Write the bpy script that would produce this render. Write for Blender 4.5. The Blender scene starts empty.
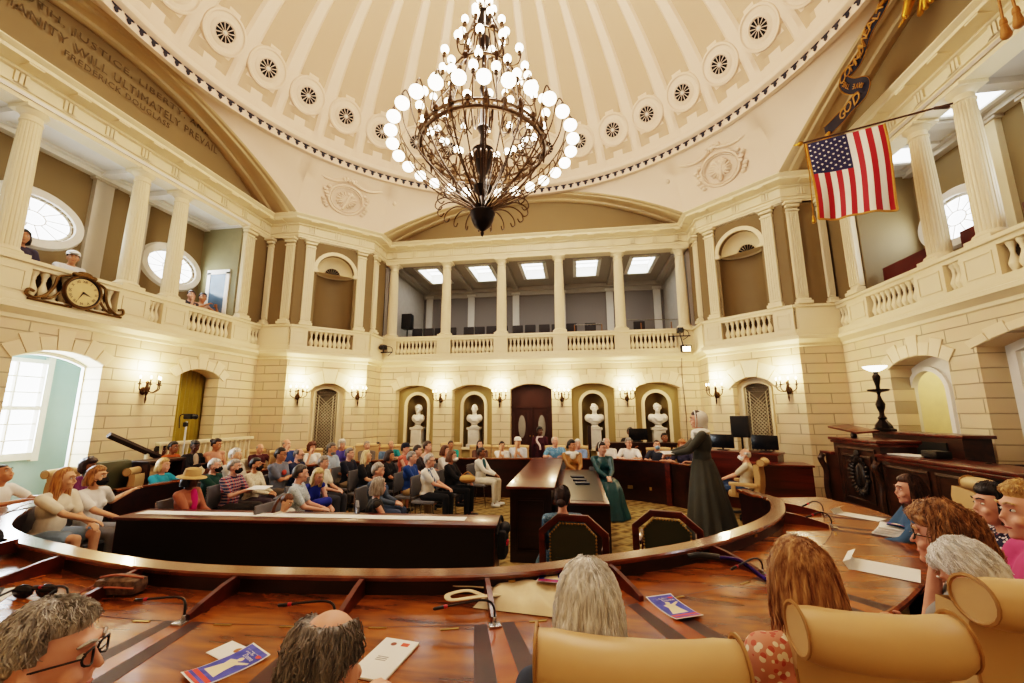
import bpy, bmesh, math, random
from mathutils import Vector, Matrix, noise
from mathutils.geometry import tessellate_polygon
random.seed(7)
PI = math.pi
SC = bpy.context.scene
COL = SC.collection
V = Vector

# ------------------------------------------------------------------ materials
def nt(m):
    m.use_nodes = True
    n = m.node_tree
    return n, n.nodes, n.links

MATS = {}
def hexc(c):
    if isinstance(c, str):
        c = c.lstrip('#')
        c = tuple(int(c[i:i+2], 16)/255 for i in (0, 2, 4))
        return tuple((x/12.92 if x <= .04045 else ((x+.055)/1.055)**2.4) for x in c)
    return tuple(c)

def PM(name, col, rough=.6, metal=0., var=.12, scale=6., bump=0., emis=0., ecol=None, spec=.5, coord='Object', stretch=None, col2=None, sheen=0., trans=0., coat=0.):
    """principled material with noise driven colour variation"""
    if name in MATS: return MATS[name]
    m = bpy.data.materials.new(name); MATS[name] = m
    t, N, L = nt(m)
    b = N['Principled BSDF']
    c = hexc(col)
    tc = N.new('ShaderNodeTexCoord'); mp = N.new('ShaderNodeMapping'); nz = N.new('ShaderNodeTexNoise'); cr = N.new('ShaderNodeMix')
    cr.data_type = 'RGBA'
    L.new(tc.outputs[coord], mp.inputs['Vector']); L.new(mp.outputs[0], nz.inputs['Vector'])
    if stretch: mp.inputs['Scale'].default_value = stretch
    nz.inputs['Scale'].default_value = scale; nz.inputs['Detail'].default_value = 4
    c1 = tuple(max(0, x*(1-var)) for x in c); c2 = hexc(col2) if col2 else tuple(min(1, x*(1+var)) for x in c)
    if col2: c1 = c
    cr.inputs['A'].default_value = (*c1, 1); cr.inputs['B'].default_value = (*c2, 1)
    if col2:
        rp = N.new('ShaderNodeValToRGB'); rp.color_ramp.elements[0].position = .38; rp.color_ramp.elements[1].position = .62
        L.new(nz.outputs['Fac'], rp.inputs[0]); L.new(rp.outputs[0], cr.inputs['Factor'])
    else:
        L.new(nz.outputs['Fac'], cr.inputs['Factor'])
    L.new(cr.outputs['Result'], b.inputs['Base Color'])
    b.inputs['Roughness'].default_value = rough; b.inputs['Metallic'].default_value = metal
    b.inputs['Specular IOR Level'].default_value = spec
    if sheen: b.inputs['Sheen Weight'].default_value = sheen
    if coat: b.inputs['Coat Weight'].default_value = coat; b.inputs['Coat Roughness'].default_value = .15
    if trans: b.inputs['Transmission Weight'].default_value = trans
    if emis:
        b.inputs['Emission Strength'].default_value = emis
        b.inputs['Emission Color'].default_value = (*hexc(ecol or col), 1)
    if bump:
        bp = N.new('ShaderNodeBump'); bp.inputs['Strength'].default_value = bump; bp.inputs['Distance'].default_value = .01
        L.new(nz.outputs['Fac'], bp.inputs['Height']); L.new(bp.outputs[0], b.inputs['Normal'])
    return m

def stone_mat(name, col, bw, bh, mort=.011, dark=.6, vertical=True):
    """rusticated ashlar: joints from the UV map (metres along the wall, height)"""
    if name in MATS: return MATS[name]
    m = bpy.data.materials.new(name); MATS[name] = m
    t, N, L = nt(m); b = N['Principled BSDF']
    uv = N.new('ShaderNodeTexCoord'); br = N.new('ShaderNodeTexBrick'); nz = N.new('ShaderNodeTexNoise')
    c = hexc(col)
    L.new(uv.outputs['UV'], br.inputs['Vector'])
    br.inputs['Scale'].default_value = 1
    br.inputs['Brick Width'].default_value = bw; br.inputs['Row Height'].default_value = bh
    br.inputs['Mortar Size'].default_value = mort; br.inputs['Mortar Smooth'].default_value = .35
    br.inputs['Color1'].default_value = (*c, 1); br.inputs['Color2'].default_value = (*[x*.94 for x in c], 1)
    br.inputs['Mortar'].default_value = (*[x*dark for x in c], 1)
    br.offset = .5
    L.new(uv.outputs['Object'], nz.inputs['Vector']); nz.inputs['Scale'].default_value = 3
    mx = N.new('ShaderNodeMix'); mx.data_type = 'RGBA'; mx.blend_type = 'MULTIPLY'; mx.inputs['Factor'].default_value = .12
    L.new(br.outputs['Color'], mx.inputs['A']); L.new(nz.outputs['Color'], mx.inputs['B'])
    L.new(mx.outputs['Result'], b.inputs['Base Color'])
    bp = N.new('ShaderNodeBump'); bp.inputs['Strength'].default_value = .9; bp.inputs['Distance'].default_value = .03; bp.invert = True
    L.new(br.outputs['Fac'], bp.inputs['Height']); L.new(bp.outputs[0], b.inputs['Normal'])
    b.inputs['Roughness'].default_value = .55
    return m

def wood_mat(name, c1, c2, rough=.25, scale=1.2, stretch=(1, 14, 14), coord='Object', coat=.3):
    if name in MATS: return MATS[name]
    m = bpy.data.materials.new(name); MATS[name] = m
    t, N, L = nt(m); b = N['Principled BSDF']
    tc = N.new('ShaderNodeTexCoord'); mp = N.new('ShaderNodeMapping'); mp.inputs['Scale'].default_value = stretch
    nz = N.new('ShaderNodeTexNoise'); nz.inputs['Scale'].default_value = scale; nz.inputs['Detail'].default_value = 6; nz.inputs['Distortion'].default_value = .6
    rp = N.new('ShaderNodeValToRGB'); e = rp.color_ramp.elements
    e[0].position = .3; e[0].color = (*hexc(c1), 1); e[1].position = .72; e[1].color = (*hexc(c2), 1)
    L.new(tc.outputs[coord], mp.inputs['Vector']); L.new(mp.outputs[0], nz.inputs['Vector']); L.new(nz.outputs['Fac'], rp.inputs[0])
    L.new(rp.outputs[0], b.inputs['Base Color'])
    b.inputs['Roughness'].default_value = rough; b.inputs['Coat Weight'].default_value = coat; b.inputs['Coat Roughness'].default_value = .12
    return m

def pattern_mat(name, kind, c1, c2, c3=None, scale=20., rough=.8):
    """printed cloth: plaid, floral, stripe, spots, check"""
    if name in MATS: return MATS[name]
    m = bpy.data.materials.new(name); MATS[name] = m
    t, N, L = nt(m); b = N['Principled BSDF']; b.inputs['Roughness'].default_value = rough
    tc = N.new('ShaderNodeTexCoord')
    def mix(a, c, f, blend='MIX'):
        x = N.new('ShaderNodeMix'); x.data_type = 'RGBA'; x.blend_type = blend
        for s, v in (('A', a), ('B', c)):
            if isinstance(v, tuple): x.inputs[s].default_value = (*v, 1)
            else: L.new(v, x.inputs[s])
        if isinstance(f, float): x.inputs['Factor'].default_value = f
        else: L.new(f, x.inputs['Factor'])
        return x.outputs['Result']
    def step(o, th):
        q = N.new('ShaderNodeMath'); q.operation = 'GREATER_THAN'; L.new(o, q.inputs[0]); q.inputs[1].default_value = th; return q.outputs[0]
    A, B, C3 = hexc(c1), hexc(c2), hexc(c3 or c2)
    if kind == 'plaid' or kind == 'check':
        outs = []
        for d in ('X', 'Z'):
            w = N.new('ShaderNodeTexWave'); w.wave_type = 'BANDS'; w.bands_direction = d; w.inputs['Scale'].default_value = scale/6
            L.new(tc.outputs['Object'], w.inputs['Vector']); outs.append(w.outputs['Fac'])
        r = mix(mix(A, B, step(outs[0], .6)), C3, step(outs[1], .72))
        r = mix(r, B, step(outs[1], .93))
    elif kind == 'stripe':
        w = N.new('ShaderNodeTexWave'); w.wave_type = 'BANDS'; w.bands_direction = 'X'; w.inputs['Scale'].default_value = scale/6; w.inputs['Distortion'].default_value = 1.5
        L.new(tc.outputs['Object'], w.inputs['Vector']); r = mix(A, B, step(w.outputs['Fac'], .55))
    else:
        vo = N.new('ShaderNodeTexVoronoi'); vo.inputs['Scale'].default_value = scale; L.new(tc.outputs['Object'], vo.inputs['Vector'])
        q = N.new('ShaderNodeMath'); q.operation = 'LESS_THAN'; q.inputs[1].default_value = .33 if kind == 'spots' else .42; L.new(vo.outputs['Distance'], q.inputs[0])
        sep = N.new('ShaderNodeSeparateColor'); L.new(vo.outputs['Color'], sep.inputs[0])
        r = mix(A, mix(B, C3, step(sep.outputs[0], .5)), q.outputs[0])
    L.new(r, b.inputs['Base Color'])
    return m

def hair_mat(col, col2=None):
    c = col if isinstance(col, str) else '#%02x%02x%02x' % tuple(int(x*255) for x in col)
    name = 'hair_'+c.strip('#')+(col2 or '').strip('#')
    if name in MATS: return MATS[name]
    m = bpy.data.materials.new(name); MATS[name] = m
    t, N, L = nt(m); b = N['Principled BSDF']
    tc = N.new('ShaderNodeTexCoord'); mp = N.new('ShaderNodeMapping'); mp.inputs['Scale'].default_value = (38, 38, 5)
    nz = N.new('ShaderNodeTexNoise'); nz.inputs['Scale'].default_value = 1.6; nz.inputs['Detail'].default_value = 3
    rp = N.new('ShaderNodeValToRGB'); e = rp.color_ramp.elements; h = hexc(c)
    e[0].position = .33; e[0].color = (*[x*(.72 if col2 else .5) for x in h], 1); e[1].position = .68; e[1].color = (*(hexc(col2) if col2 else [min(1, x*1.35) for x in h]), 1)
    L.new(tc.outputs['Object'], mp.inputs['Vector']); L.new(mp.outputs[0], nz.inputs['Vector']); L.new(nz.outputs['Fac'], rp.inputs[0]); L.new(rp.outputs[0], b.inputs['Base Color'])
    bp = N.new('ShaderNodeBump'); bp.inputs['Strength'].default_value = .6; bp.inputs['Distance'].default_value = .01
    L.new(nz.outputs['Fac'], bp.inputs['Height']); L.new(bp.outputs[0], b.inputs['Normal'])
    b.inputs['Roughness'].default_value = .42
    return m

# ------------------------------------------------------------------ mesh builder
class MB:
    def __init__(s): s.v = []; s.f = []; s.m = []; s.uv = None
    def add(s, vs, fs, mi=0, M=None):
        o = len(s.v)
        for p in vs:
            p = V(p)
            s.v.append(M @ p if M is not None else p)
        for f in fs: s.f.append([i+o for i in f]); s.m.append(mi)
        return s
    def box(s, c, d, mi=0, M=None, taper=1.0):
        x, y, z = [k/2 for k in d]; cx, cy, cz = c
        vs = []
        for sz in (-1, 1):
            t = taper if sz > 0 else 1
            for sx, sy in ((-1, -1), (1, -1), (1, 1), (-1, 1)): vs.append((cx+sx*x*t, cy+sy*y*t, cz+sz*z))
        return s.add(vs, [(3, 2, 1, 0), (4, 5, 6, 7), (0, 1, 5, 4), (1, 2, 6, 5), (2, 3, 7, 6), (3, 0, 4, 7)], mi, M)
    def bbox(s, c, d, r=.01, mi=0, M=None):
        """box with chamfered edges"""
        x, y, z = [max(k/2, 1e-4) for k in d]; r = min(r, x*.9, y*.9, z*.9)
        me = bmesh.new(); bmesh.ops.create_cube(me, size=1)
        for q in me.verts: q.co = V((q.co.x*2*x, q.co.y*2*y, q.co.z*2*z))
        bmesh.ops.bevel(me, geom=me.edges[:], offset=r, segments=2, affect='EDGES', profile=.6)
        me.verts.index_update()
        vs = [V(q.co)+V(c) for q in me.verts]; fs = [[q.index for q in f.verts] for f in me.faces]
        me.free(); return s.add(vs, fs, mi, M)
    def lathe(s, prof, n=16, mi=0, M=None, a0=0, a1=2*PI, cap=True):
        full = abs(a1-a0-2*PI) < 1e-6; k = n if full else n+1
        vs = []; fs = []
        for r, z in prof:
            for i in range(k):
                a = a0+(a1-a0)*i/n; vs.append((r*math.cos(a), r*math.sin(a), z))
        for j in range(len(prof)-1):
            for i in range(n):
                i2 = (i+1) % k
                fs.append((j*k+i, j*k+i2, (j+1)*k+i2, (j+1)*k+i))
        if full and cap:
            if prof[0][0] > 1e-6: fs.append(tuple(reversed(range(k))))
            if prof[-1][0] > 1e-6: fs.append(tuple((len(prof)-1)*k+i for i in range(k)))
        return s.add(vs, fs, mi, M)
    def tube(s, path, r, n=6, mi=0, M=None, caps=True, closed=False):
        path = [V(p) for p in path]; k = len(path)
        rr = r if isinstance(r, (list, tuple)) else [r]*k
        vs = []; fs = []; up = None
        for i, p in enumerate(path):
            a = path[(i-1) % k] if (closed or i > 0) else p; b = path[(i+1) % k] if (closed or i < k-1) else p
            t = (b-a)
            t = t.normalized() if t.length > 1e-9 else V((0, 0, 1))
            if up is None:
                up = V((0, 0, 1)) if abs(t.z) < .9 else V((1, 0, 0))
            x = up.cross(t)
            if x.length < 1e-6: x = V((1, 0, 0)).cross(t)
            x.normalize(); y = t.cross(x).normalized(); up = y
            for j in range(n):
                an = 2*PI*j/n; vs.append(p+x*(math.cos(an)*rr[i])+y*(math.sin(an)*rr[i]))
        for i in range(k if closed else k-1):
            i2 = (i+1) % k
            for j in range(n):
                fs.append((i*n+j, i*n+(j+1) % n, i2*n+(j+1) % n, i2*n+j))
        if caps and not closed:
            fs.append(tuple(reversed(range(n)))); fs.append(tuple((k-1)*n+j for j in range(n)))
        return s.add(vs, fs, mi, M)
    def ell(s, c, r, nu=12, nv=8, mi=0, M=None):
        if not isinstance(r, (tuple, list)): r = (r, r, r)
        vs = [(c[0], c[1], c[2]-r[2])]; fs = []
        for j in range(1, nv):
            ph = -PI/2+PI*j/nv
            for i in range(nu):
                a = 2*PI*i/nu; vs.append((c[0]+r[0]*math.cos(ph)*math.cos(a), c[1]+r[1]*math.cos(ph)*math.sin(a), c[2]+r[2]*math.sin(ph)))
        vs.append((c[0], c[1], c[2]+r[2])); T = len(vs)-1
        for i in range(nu):
            fs.append((0, 1+(i+1) % nu, 1+i)); fs.append((T, T-nu+i, T-nu+(i+1) % nu))
        for j in range(nv-2):
            for i in range(nu):
                a = 1+j*nu+i; b = 1+j*nu+(i+1) % nu; fs.append((a, b, b+nu, a+nu))
        return s.add(vs, fs, mi, M)
    def cone(s, p0, p1, r0, r1, n=10, mi=0, M=None):
        """tapered capsule"""
        p0 = V(p0); p1 = V(p1); d = p1-p0; L = d.length
        if L < 1e-6: return s.ell(p0, r0, mi=mi, M=M)
        q = d.to_track_quat('Z', 'Y').to_matrix().to_4x4(); q.translation = p0
        prof = [(0, -r0), (r0*.5, -r0*.87), (r0*.87, -r0*.5), (r0, 0), (r0+(r1-r0)*.5, L*.5), (r1, L), (r1*.87, L+r1*.5), (r1*.5, L+r1*.87), (0, L+r1)]
        return s.lathe(prof, n, mi, (M @ q) if M is not None else q)
    def prism(s, poly, z0, z1, mi=0, M=None, holes=()):
        """2D polygon (with holes) extruded in z"""
        loops = [[V((x, y, 0)) for x, y in poly]]+[[V((x, y, 0)) for x, y in h] for h in holes]
        tri = tessellate_polygon(loops)
        flat = [p for l in loops for p in l]; n = len(flat)
        vs = [(p.x, p.y, z0) for p in flat]+[(p.x, p.y, z1) for p in flat]
        fs = []
        for t in tri:
            a, b, c = [flat[i] for i in t]
            if (b-a).cross(c-a).z < 0: t = t[::-1]
            fs.append(tuple(i+n for i in t)); fs.append(tuple(reversed(t)))
        o = 0
        for l in loops:
            k = len(l)
            ar = sum(l[i].x*l[(i+1) % k].y-l[(i+1) % k].x*l[i].y for i in range(k))
            ccw = (ar > 0) == (o == 0)
            for i in range(k):
                a, b = o+i, o+(i+1) % k
                fs.append((a, b, b+n, a+n) if ccw else (b, a, a+n, b+n))
            o += k
        return s.add(vs, fs, mi, M)
    def sweep(s, plan, prof, mi=0, closed=False, M=None):
        """profile [(offset to the left of travel, z)] swept along a plan polyline with mitres"""
        k = len(plan); P = [V((p[0], p[1])) for p in plan]; rows = []
        for i in range(k):
            a = P[i-1] if (i > 0 or closed) else None; b = P[(i+1) % k] if (i < k-1 or closed) else None
            d1 = (P[i]-a).normalized() if a is not None else None; d2 = (b-P[i]).normalized() if b is not None else None
            if d1 is None: d1 = d2
            if d2 is None: d2 = d1
            n1 = V((-d1.y, d1.x)); n2 = V((-d2.y, d2.x)); mm = n1+n2
            mm = mm/max(.2, mm.dot(n1)) if mm.length > 1e-6 else n1
            rows.append([(P[i].x+mm.x*o, P[i].y+mm.y*o, z) for o, z in prof])
        n = len(prof); vs = [p for r in rows for p in r]; fs = []
        for i in range(k if closed else k-1):
            i2 = (i+1) % k
            for j in range(n-1): fs.append((i*n+j, i2*n+j, i2*n+j+1, i*n+j+1))
        return s.add(vs, fs, mi, M)
    def build(s, name, mat, parent=None, smooth=35, M=None, uvf=None, loc=None):
        me = bpy.data.meshes.new(name)
        me.from_pydata([tuple(p) for p in s.v], [], s.f)
        for m in (mat if isinstance(mat, (list, tuple)) else [mat]): me.materials.append(m)
        if any(s.m): me.polygons.foreach_set('material_index', s.m)
        if smooth:
            me.shade_smooth(); me.set_sharp_from_angle(angle=math.radians(smooth))
        if uvf:
            uv = me.uv_layers.new(name='UVMap')
            for lp in me.loops:
                uv.data[lp.index].uv = uvf(me.vertices[lp.vertex_index].co)
        o = bpy.data.objects.new(name, me); COL.objects.link(o)
        if parent is not None: o.parent = parent
        if M is not None: o.matrix_local = M
        if loc is not None: o.location = loc
        return o

def thing(name, label, cat, loc=(0, 0, 0), rotz=0, group=None, M=None):
    o = bpy.data.objects.new(name, None); COL.objects.link(o); o.empty_display_size = .1
    if M is not None: o.matrix_local = M
    else: o.location = loc; o.rotation_euler = (0, 0, rotz)
    o['label'] = label; o['category'] = cat
    if group: o['group'] = group
    return o
def tag(o, label, cat, group=None):
    o['label'] = label; o['category'] = cat
    if group: o['group'] = group
    return o
def struct(o): o['kind'] = 'structure'; return o
KIDS = {}
def children(o): return [c for c in COL.objects if c.parent == o]
def dup(root, loc=None, rotz=None, label=None, group=None, M=None, kids=None):
    r = root.copy(); COL.objects.link(r)
    if M is not None: r.matrix_local = M
    else:
        r.location = loc
        if rotz is not None: r.rotation_euler = (0, 0, rotz)
    if label: r['label'] = label
    if group: r['group'] = group
    for ch in (kids if kids is not None else list(root.children)):
        c = ch.copy(); COL.objects.link(c); c.parent = r; c.matrix_local = ch.matrix_local.copy()
        for g in ch.children:
            d = g.copy(); COL.objects.link(d); d.parent = c; d.matrix_local = g.matrix_local.copy()
    return r
ORD = ['first', 'second', 'third', 'fourth', 'fifth', 'sixth', 'seventh', 'eighth', 'ninth', 'tenth', 'eleventh', 'twelfth', 'thirteenth', 'fourteenth', 'fifteenth', 'sixteenth', 'seventeenth', 'eighteenth', 'nineteenth', 'twentieth']
def T(x, y, z, rz=0, rx=0, ry=0, s=1):
    return Matrix.Translation((x, y, z)) @ Matrix.Rotation(rz, 4, 'Z') @ Matrix.Rotation(ry, 4, 'Y') @ Matrix.Rotation(rx, 4, 'X') @ Matrix.Diagonal((s, s, s, 1) if not isinstance(s, tuple) else (*s, 1))
def text_mesh(body, size, extrude=.004, align='CENTER', spacing=1.0):
    cu = bpy.data.curves.new('lettering', 'FONT'); cu.body = body; cu.size = size; cu.extrude = extrude; cu.align_x = align; cu.align_y = 'CENTER'; cu.resolution_u = 2; cu.space_character = spacing
    o = bpy.data.objects.new('lettering', cu); COL.objects.link(o)
    me = bpy.data.meshes.new_from_object(o.evaluated_get(bpy.context.evaluated_depsgraph_get()))
    vs = [q.co.copy() for q in me.vertices]; fs = [list(p.vertices) for p in me.polygons]
    bpy.data.objects.remove(o); bpy.data.curves.remove(cu); bpy.data.meshes.remove(me)
    return vs, fs
def smoothpath(pts, n=6):
    """Catmull-Rom through points"""
    P = [V(p) for p in pts]; out = []
    for i in range(len(P)-1):
        a = P[max(i-1, 0)]; b = P[i]; c = P[i+1]; d = P[min(i+2, len(P)-1)]
        for k in range(n):
            t = k/n
            out.append(.5*((2*b)+(c-a)*t+(2*a-5*b+4*c-d)*t*t+(3*b-a-3*c+d)*t**3))
    out.append(P[-1]); return out

# ------------------------------------------------------------------ palette
CREAM = PM('cream_paint', '#e6d3b2', .5, var=.04, scale=2)
CREAM2 = PM('cream_trim', '#e9dab9', .45, var=.03, scale=3)
STONE = stone_mat('rusticated_cream', '#e4cfab', .86, .22)
OLIVE = PM('olive_tan_paint', '#7c6a48', .7, var=.05, scale=2)
OLIVE2 = PM('tan_tympanum_paint', '#8b7753', .7, var=.05, scale=2)
TAUPE = PM('taupe_gallery_paint', '#776e66', .75, var=.04, scale=2)
GOLDTAN = PM('niche_olive_gold', '#a4925c', .6, var=.05, scale=2)
PLASTER = PM('dome_plaster', '#e6d0ba', .7, var=.03, scale=1.5)
PLASTER2 = PM('dome_panel_shaded_plaster', '#c6ac8f', .7, var=.03, scale=1.5)  # recessed panels: extra shading put into a darker plaster colour
ARCHTAN = PM('arch_moulding_tan', '#c4ae88', .55, var=.04, scale=2)
WHITE = PM('white_paint', '#ece8df', .45, var=.03)
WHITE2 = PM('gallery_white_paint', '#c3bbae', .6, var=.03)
MARBLE = PM('white_marble', '#e8e4dc', .35, var=.06, scale=8)
DARK = PM('dark_void', '#0b0a09', .9, var=.2)
BLACK = PM('black_plastic', '#101010', .45, var=.2, scale=20)
BRONZE = PM('aged_bronze', '#4a3620', .38, metal=.85, var=.3, scale=14)
BRONZE_D = PM('dark_bronze', '#241a12', .4, metal=.7, var=.3, scale=14)
GOLD = PM('gilt', '#b5862e', .35, metal=.8, var=.2, scale=20)
BRASS = PM('brass', '#b08d45', .3, metal=.9, var=.1)
MAHOG = wood_mat('mahogany_dark', '#1d0a06', '#38150b', .3, 1.0, (1, 9, 9))
MAHOG2 = wood_mat('mahogany_red', '#3c1409', '#6b2a14', .28, 1.0, (1.2, 10, 10))
WALNUT = wood_mat('carved_walnut', '#241309', '#45250f', .35, 1.1, (9, 1, 9))
TAN = PM('tan_leather', '#c8a676', .42, var=.06, scale=5, bump=.06)
GREENL = PM('green_leather', '#43442b', .45, var=.1, scale=6, bump=.08)
GREY = PM('grey_upholstery', '#6d6c6e', .85, var=.08, scale=30, bump=.1)
STEEL = PM('chrome_steel', '#b9b9bb', .25, metal=1., var=.05)
PAPER = PM('white_paper', '#f2efe8', .7, var=.02)
GLASSLIT = PM('daylight_glass', '#ffffff', .2, var=.0, emis=5.0, ecol='#f4faff')
GLOBE = PM('frosted_globe', '#fff6e8', .4, var=.0, emis=9., ecol='#fff1dc')
FLAME = PM('lit_bulb', '#fff2d8', .4, var=.0, emis=25., ecol='#ffdfae')
# ================================================================== THE ROOM
W, D, A_, B_ = 7.18, 6.715, .888, 2.385
PLAN = [(W, -D), (W, D-B_), (W-A_, D-B_), (W-B_, D-A_), (W-B_, D), (-W+B_, D), (-W+B_, D-A_), (-W+A_, D-B_), (-W, D-B_), (-W, -D)]
ZL, ZR, ZCB, ZCT, ZE = 3.52, 4.42, 4.42, 6.90, 7.52

# floor and raised tier
def carpet_mat():
    m = bpy.data.materials.new('patterned_carpet'); t, N, L = nt(m); b = N['Principled BSDF']
    tc = N.new('ShaderNodeTexCoord'); mp = N.new('ShaderNodeMapping'); mp.inputs['Rotation'].default_value = (0, 0, .78)
    vo = N.new('ShaderNodeTexVoronoi'); vo.inputs['Scale'].default_value = 5.5; vo.distance = 'CHEBYCHEV'; vo.inputs['Randomness'].default_value = .25
    wv = N.new('ShaderNodeTexWave'); wv.inputs['Scale'].default_value = 1.3; wv.inputs['Distortion'].default_value = 6; wv.inputs['Detail Scale'].default_value = 3
    r1 = N.new('ShaderNodeValToRGB'); e = r1.color_ramp.elements; e[0].position = .25; e[0].color = (*hexc('#5d4a22'), 1); e[1].position = .6; e[1].color = (*hexc('#a68a4e'), 1)
    mx = N.new('ShaderNodeMix'); mx.data_type = 'RGBA'; mx.inputs['B'].default_value = (*hexc('#c2ab72'), 1)
    L.new(tc.outputs['Object'], mp.inputs[0]); L.new(mp.outputs[0], vo.inputs[0]); L.new(mp.outputs[0], wv.inputs[0])
    L.new(vo.outputs['Distance'], r1.inputs[0]); L.new(r1.outputs[0], mx.inputs['A'])
    q = N.new('ShaderNodeMath'); q.operation = 'MULTIPLY'; q.inputs[1].default_value = .45; L.new(wv.outputs['Fac'], q.inputs[0]); L.new(q.outputs[0], mx.inputs['Factor'])
    L.new(mx.outputs['Result'], b.inputs['Base Color']); b.inputs['Roughness'].default_value = .95
    return m
CARPET = carpet_mat()
struct(MB().box((0, 0, -.05), (2*W+3, 2*D+1, .1)).build('floor', CARPET, smooth=0))
TIER = .18

# ---- lower walls
def wallM(p0, p1):
    d = V((p1[0]-p0[0], p1[1]-p0[1], 0)).normalized(); Y = V((-d.y, d.x, 0))
    M = Matrix(((d.x, Y.x, 0, p0[0]), (d.y, Y.y, 0, p0[1]), (0, 0, 1, 0), (0, 0, 0, 1)))
    return M                                   # local: x along, y into the room, z up
XZ = Matrix(((1, 0, 0, 0), (0, 0, -1, 0), (0, 1, 0, 0), (0, 0, 0, 1)))   # prism (a,b,c) -> x=a, z=b, y=-c
def segarch(u, hw, z0, zs, zc, n=10):
    h = max(zc-zs, 1e-3); R = (hw*hw+h*h)/(2*h); cz = zc-R; a = math.asin(min(1, hw/R))
    if R < hw*1.001: a = PI/2
    pts = [(u-hw, z0), (u+hw, z0)]
    for i in range(n+1):
        t = a-2*a*i/n; pts.append((u+R*math.sin(t), cz+R*math.cos(t)))
    return pts
def roundarch(u, hw, z0, zc, n=14): return segarch(u, hw, z0, zc-hw, zc, n)
def panel(name, p0, p1, z0, z1, th, mat, holes=(), kind=True):
    L = (V(p1)-V(p0)).length; M = wallM(p0, p1)
    mb = MB().prism([(0, z0), (L, z0), (L, z1), (0, z1)], 0, th, M=M @ XZ, holes=holes)
    d = V((p1[0]-p0[0], p1[1]-p0[1])).normalized()
    o = mb.build(name, mat, smooth=0, uvf=lambda c: (c.x*d.x+c.y*d.y+.37, c.z))
    return struct(o) if kind else o
def archframe(u, hw, z0, zs, zc, wd, y0, y1, mb, M, mi=0, n=14):
    """moulding band that follows an arched opening"""
    a = segarch(u, hw, z0, zs, zc, n); k = (hw+wd)/hw
    b = segarch(u, hw+wd, z0, zs, zc+wd, n)
    a = a[1:]+a[:1]; b = b[1:]+b[:1]; nn = len(a)
    vs = [(p[0], y0, p[1]) for p in a]+[(p[0], y1, p[1]) for p in a]+[(p[0], y1, p[1]) for p in b]+[(p[0], y0, p[1]) for p in b]
    fs = []
    for i in range(nn-1):
        for q in range(3):
            fs.append((q*nn+i, q*nn+i+1, (q+1)*nn+i+1, (q+1)*nn+i))
    mb.add(vs, fs, mi, M)
def voussoirs(u, hw, zs, zc, mb, M, n=7, h=.42, ztop=3.42):
    hh = max(zc-zs, .05); R = (hw*hw+hh*hh)/(2*hh); cz = zc-R; a = math.asin(min(1, hw/R))
    F = 1.28 if hw < .6 else 1.06
    for i in range(n):
        t0 = -a*F+2*a*F*i/n; t1 = -a*F+2*a*F*(i+1)/n; g = .006/R
        H = h*(1.0 if i in (n//2,) else (.86 if i % 2 else .62))
        q = [(R+.01, t0+g), (R+H, t0+g), (R+H, t1-g), (R+.01, t1-g)]
        pts = [(u+r*math.sin(t)*(1.0 if r < R+.1 else 1.03), min(ztop, cz+r*math.cos(t))) for r, t in q]
        mb.prism(pts, -.022, .0, M=M @ XZ)
def niche_shell(u, r, z0, zs, y, mb, M, mi=0, n=16, depth=.8):
    """concave half cylinder closed by a half dome, opening at plane y (room side)"""
    vs = []; fs = []; k = n+1
    rows = [(r, z0)]+[(r, z0+(zs-z0)*i/3) for i in (1, 2, 3)]
    for rr, z in rows:
        for i in range(k):
            a = PI*i/n; vs.append((u+rr*math.cos(a), y-rr*depth*math.sin(a), z))
    m = 8
    for j in range(1, m+1):
        ph = PI/2*j/m
        for i in range(k):
            a = PI*i/n; vs.append((u+r*math.cos(ph)*math.cos(a), y-r*math.cos(ph)*depth*math.sin(a), zs+r*math.sin(ph)))
    R_ = len(rows)+m
    for j in range(R_-1):
        for i in range(n): fs.append((j*k+i, j*k+i+1, (j+1)*k+i+1, (j+1)*k+i))
    fs.append(tuple(range(k)))
    mb.add(vs, fs, mi, M)

TH = .3
PB0, PB1 = PLAN[4], PLAN[5]           # back wall, u = 4.795 - x
XB = [3.63, 1.82, 0, -1.8, -3.63]     # recess centres (x)
UB = [W-B_-x for x in XB]
SPR, CRN = 2.72, 2.88
MBACK = wallM(PB0, PB1)
panel('wall_back', PB0, PB1, 0, ZL, TH, STONE, [segarch(u, .62, .3, SPR, CRN) for u in UB])
tr = MB()
for u in UB: voussoirs(u, .62, SPR, CRN, tr, MBACK)
struct(tr.build('trim_1', CREAM, smooth=0))
# recess backs with niches
rb = MB(); fr = MB(); ns = MB()
NI = [0, 1, 3, 4]
holes = [roundarch(UB[i], .33, 1.0, 2.60) for i in NI]
for i in NI:
    u = UB[i]
    rb.prism([(u-.64, .2), (u+.64, .2), (u+.64, 3.0), (u-.64, 3.0)], TH-.02, TH+.04, M=MBACK @ XZ, holes=[roundarch(u, .33, 1.0, 2.60)])
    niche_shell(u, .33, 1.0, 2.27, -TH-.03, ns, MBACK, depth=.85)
    archframe(u, .33, 1.0, 2.27, 2.60, .095, -TH+.0, -TH+.05, fr, MBACK)
    fr.bbox((u, -TH+.06, .97), (.98, .14, .07), .015, M=MBACK)
struct(rb.build('trim_2', GOLDTAN, smooth=0)); struct(fr.build('trim_3', CREAM2)); struct(ns.build('trim_4', PM('niche_shadow_olive', '#6f5f36', .6, var=.05)))

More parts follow.
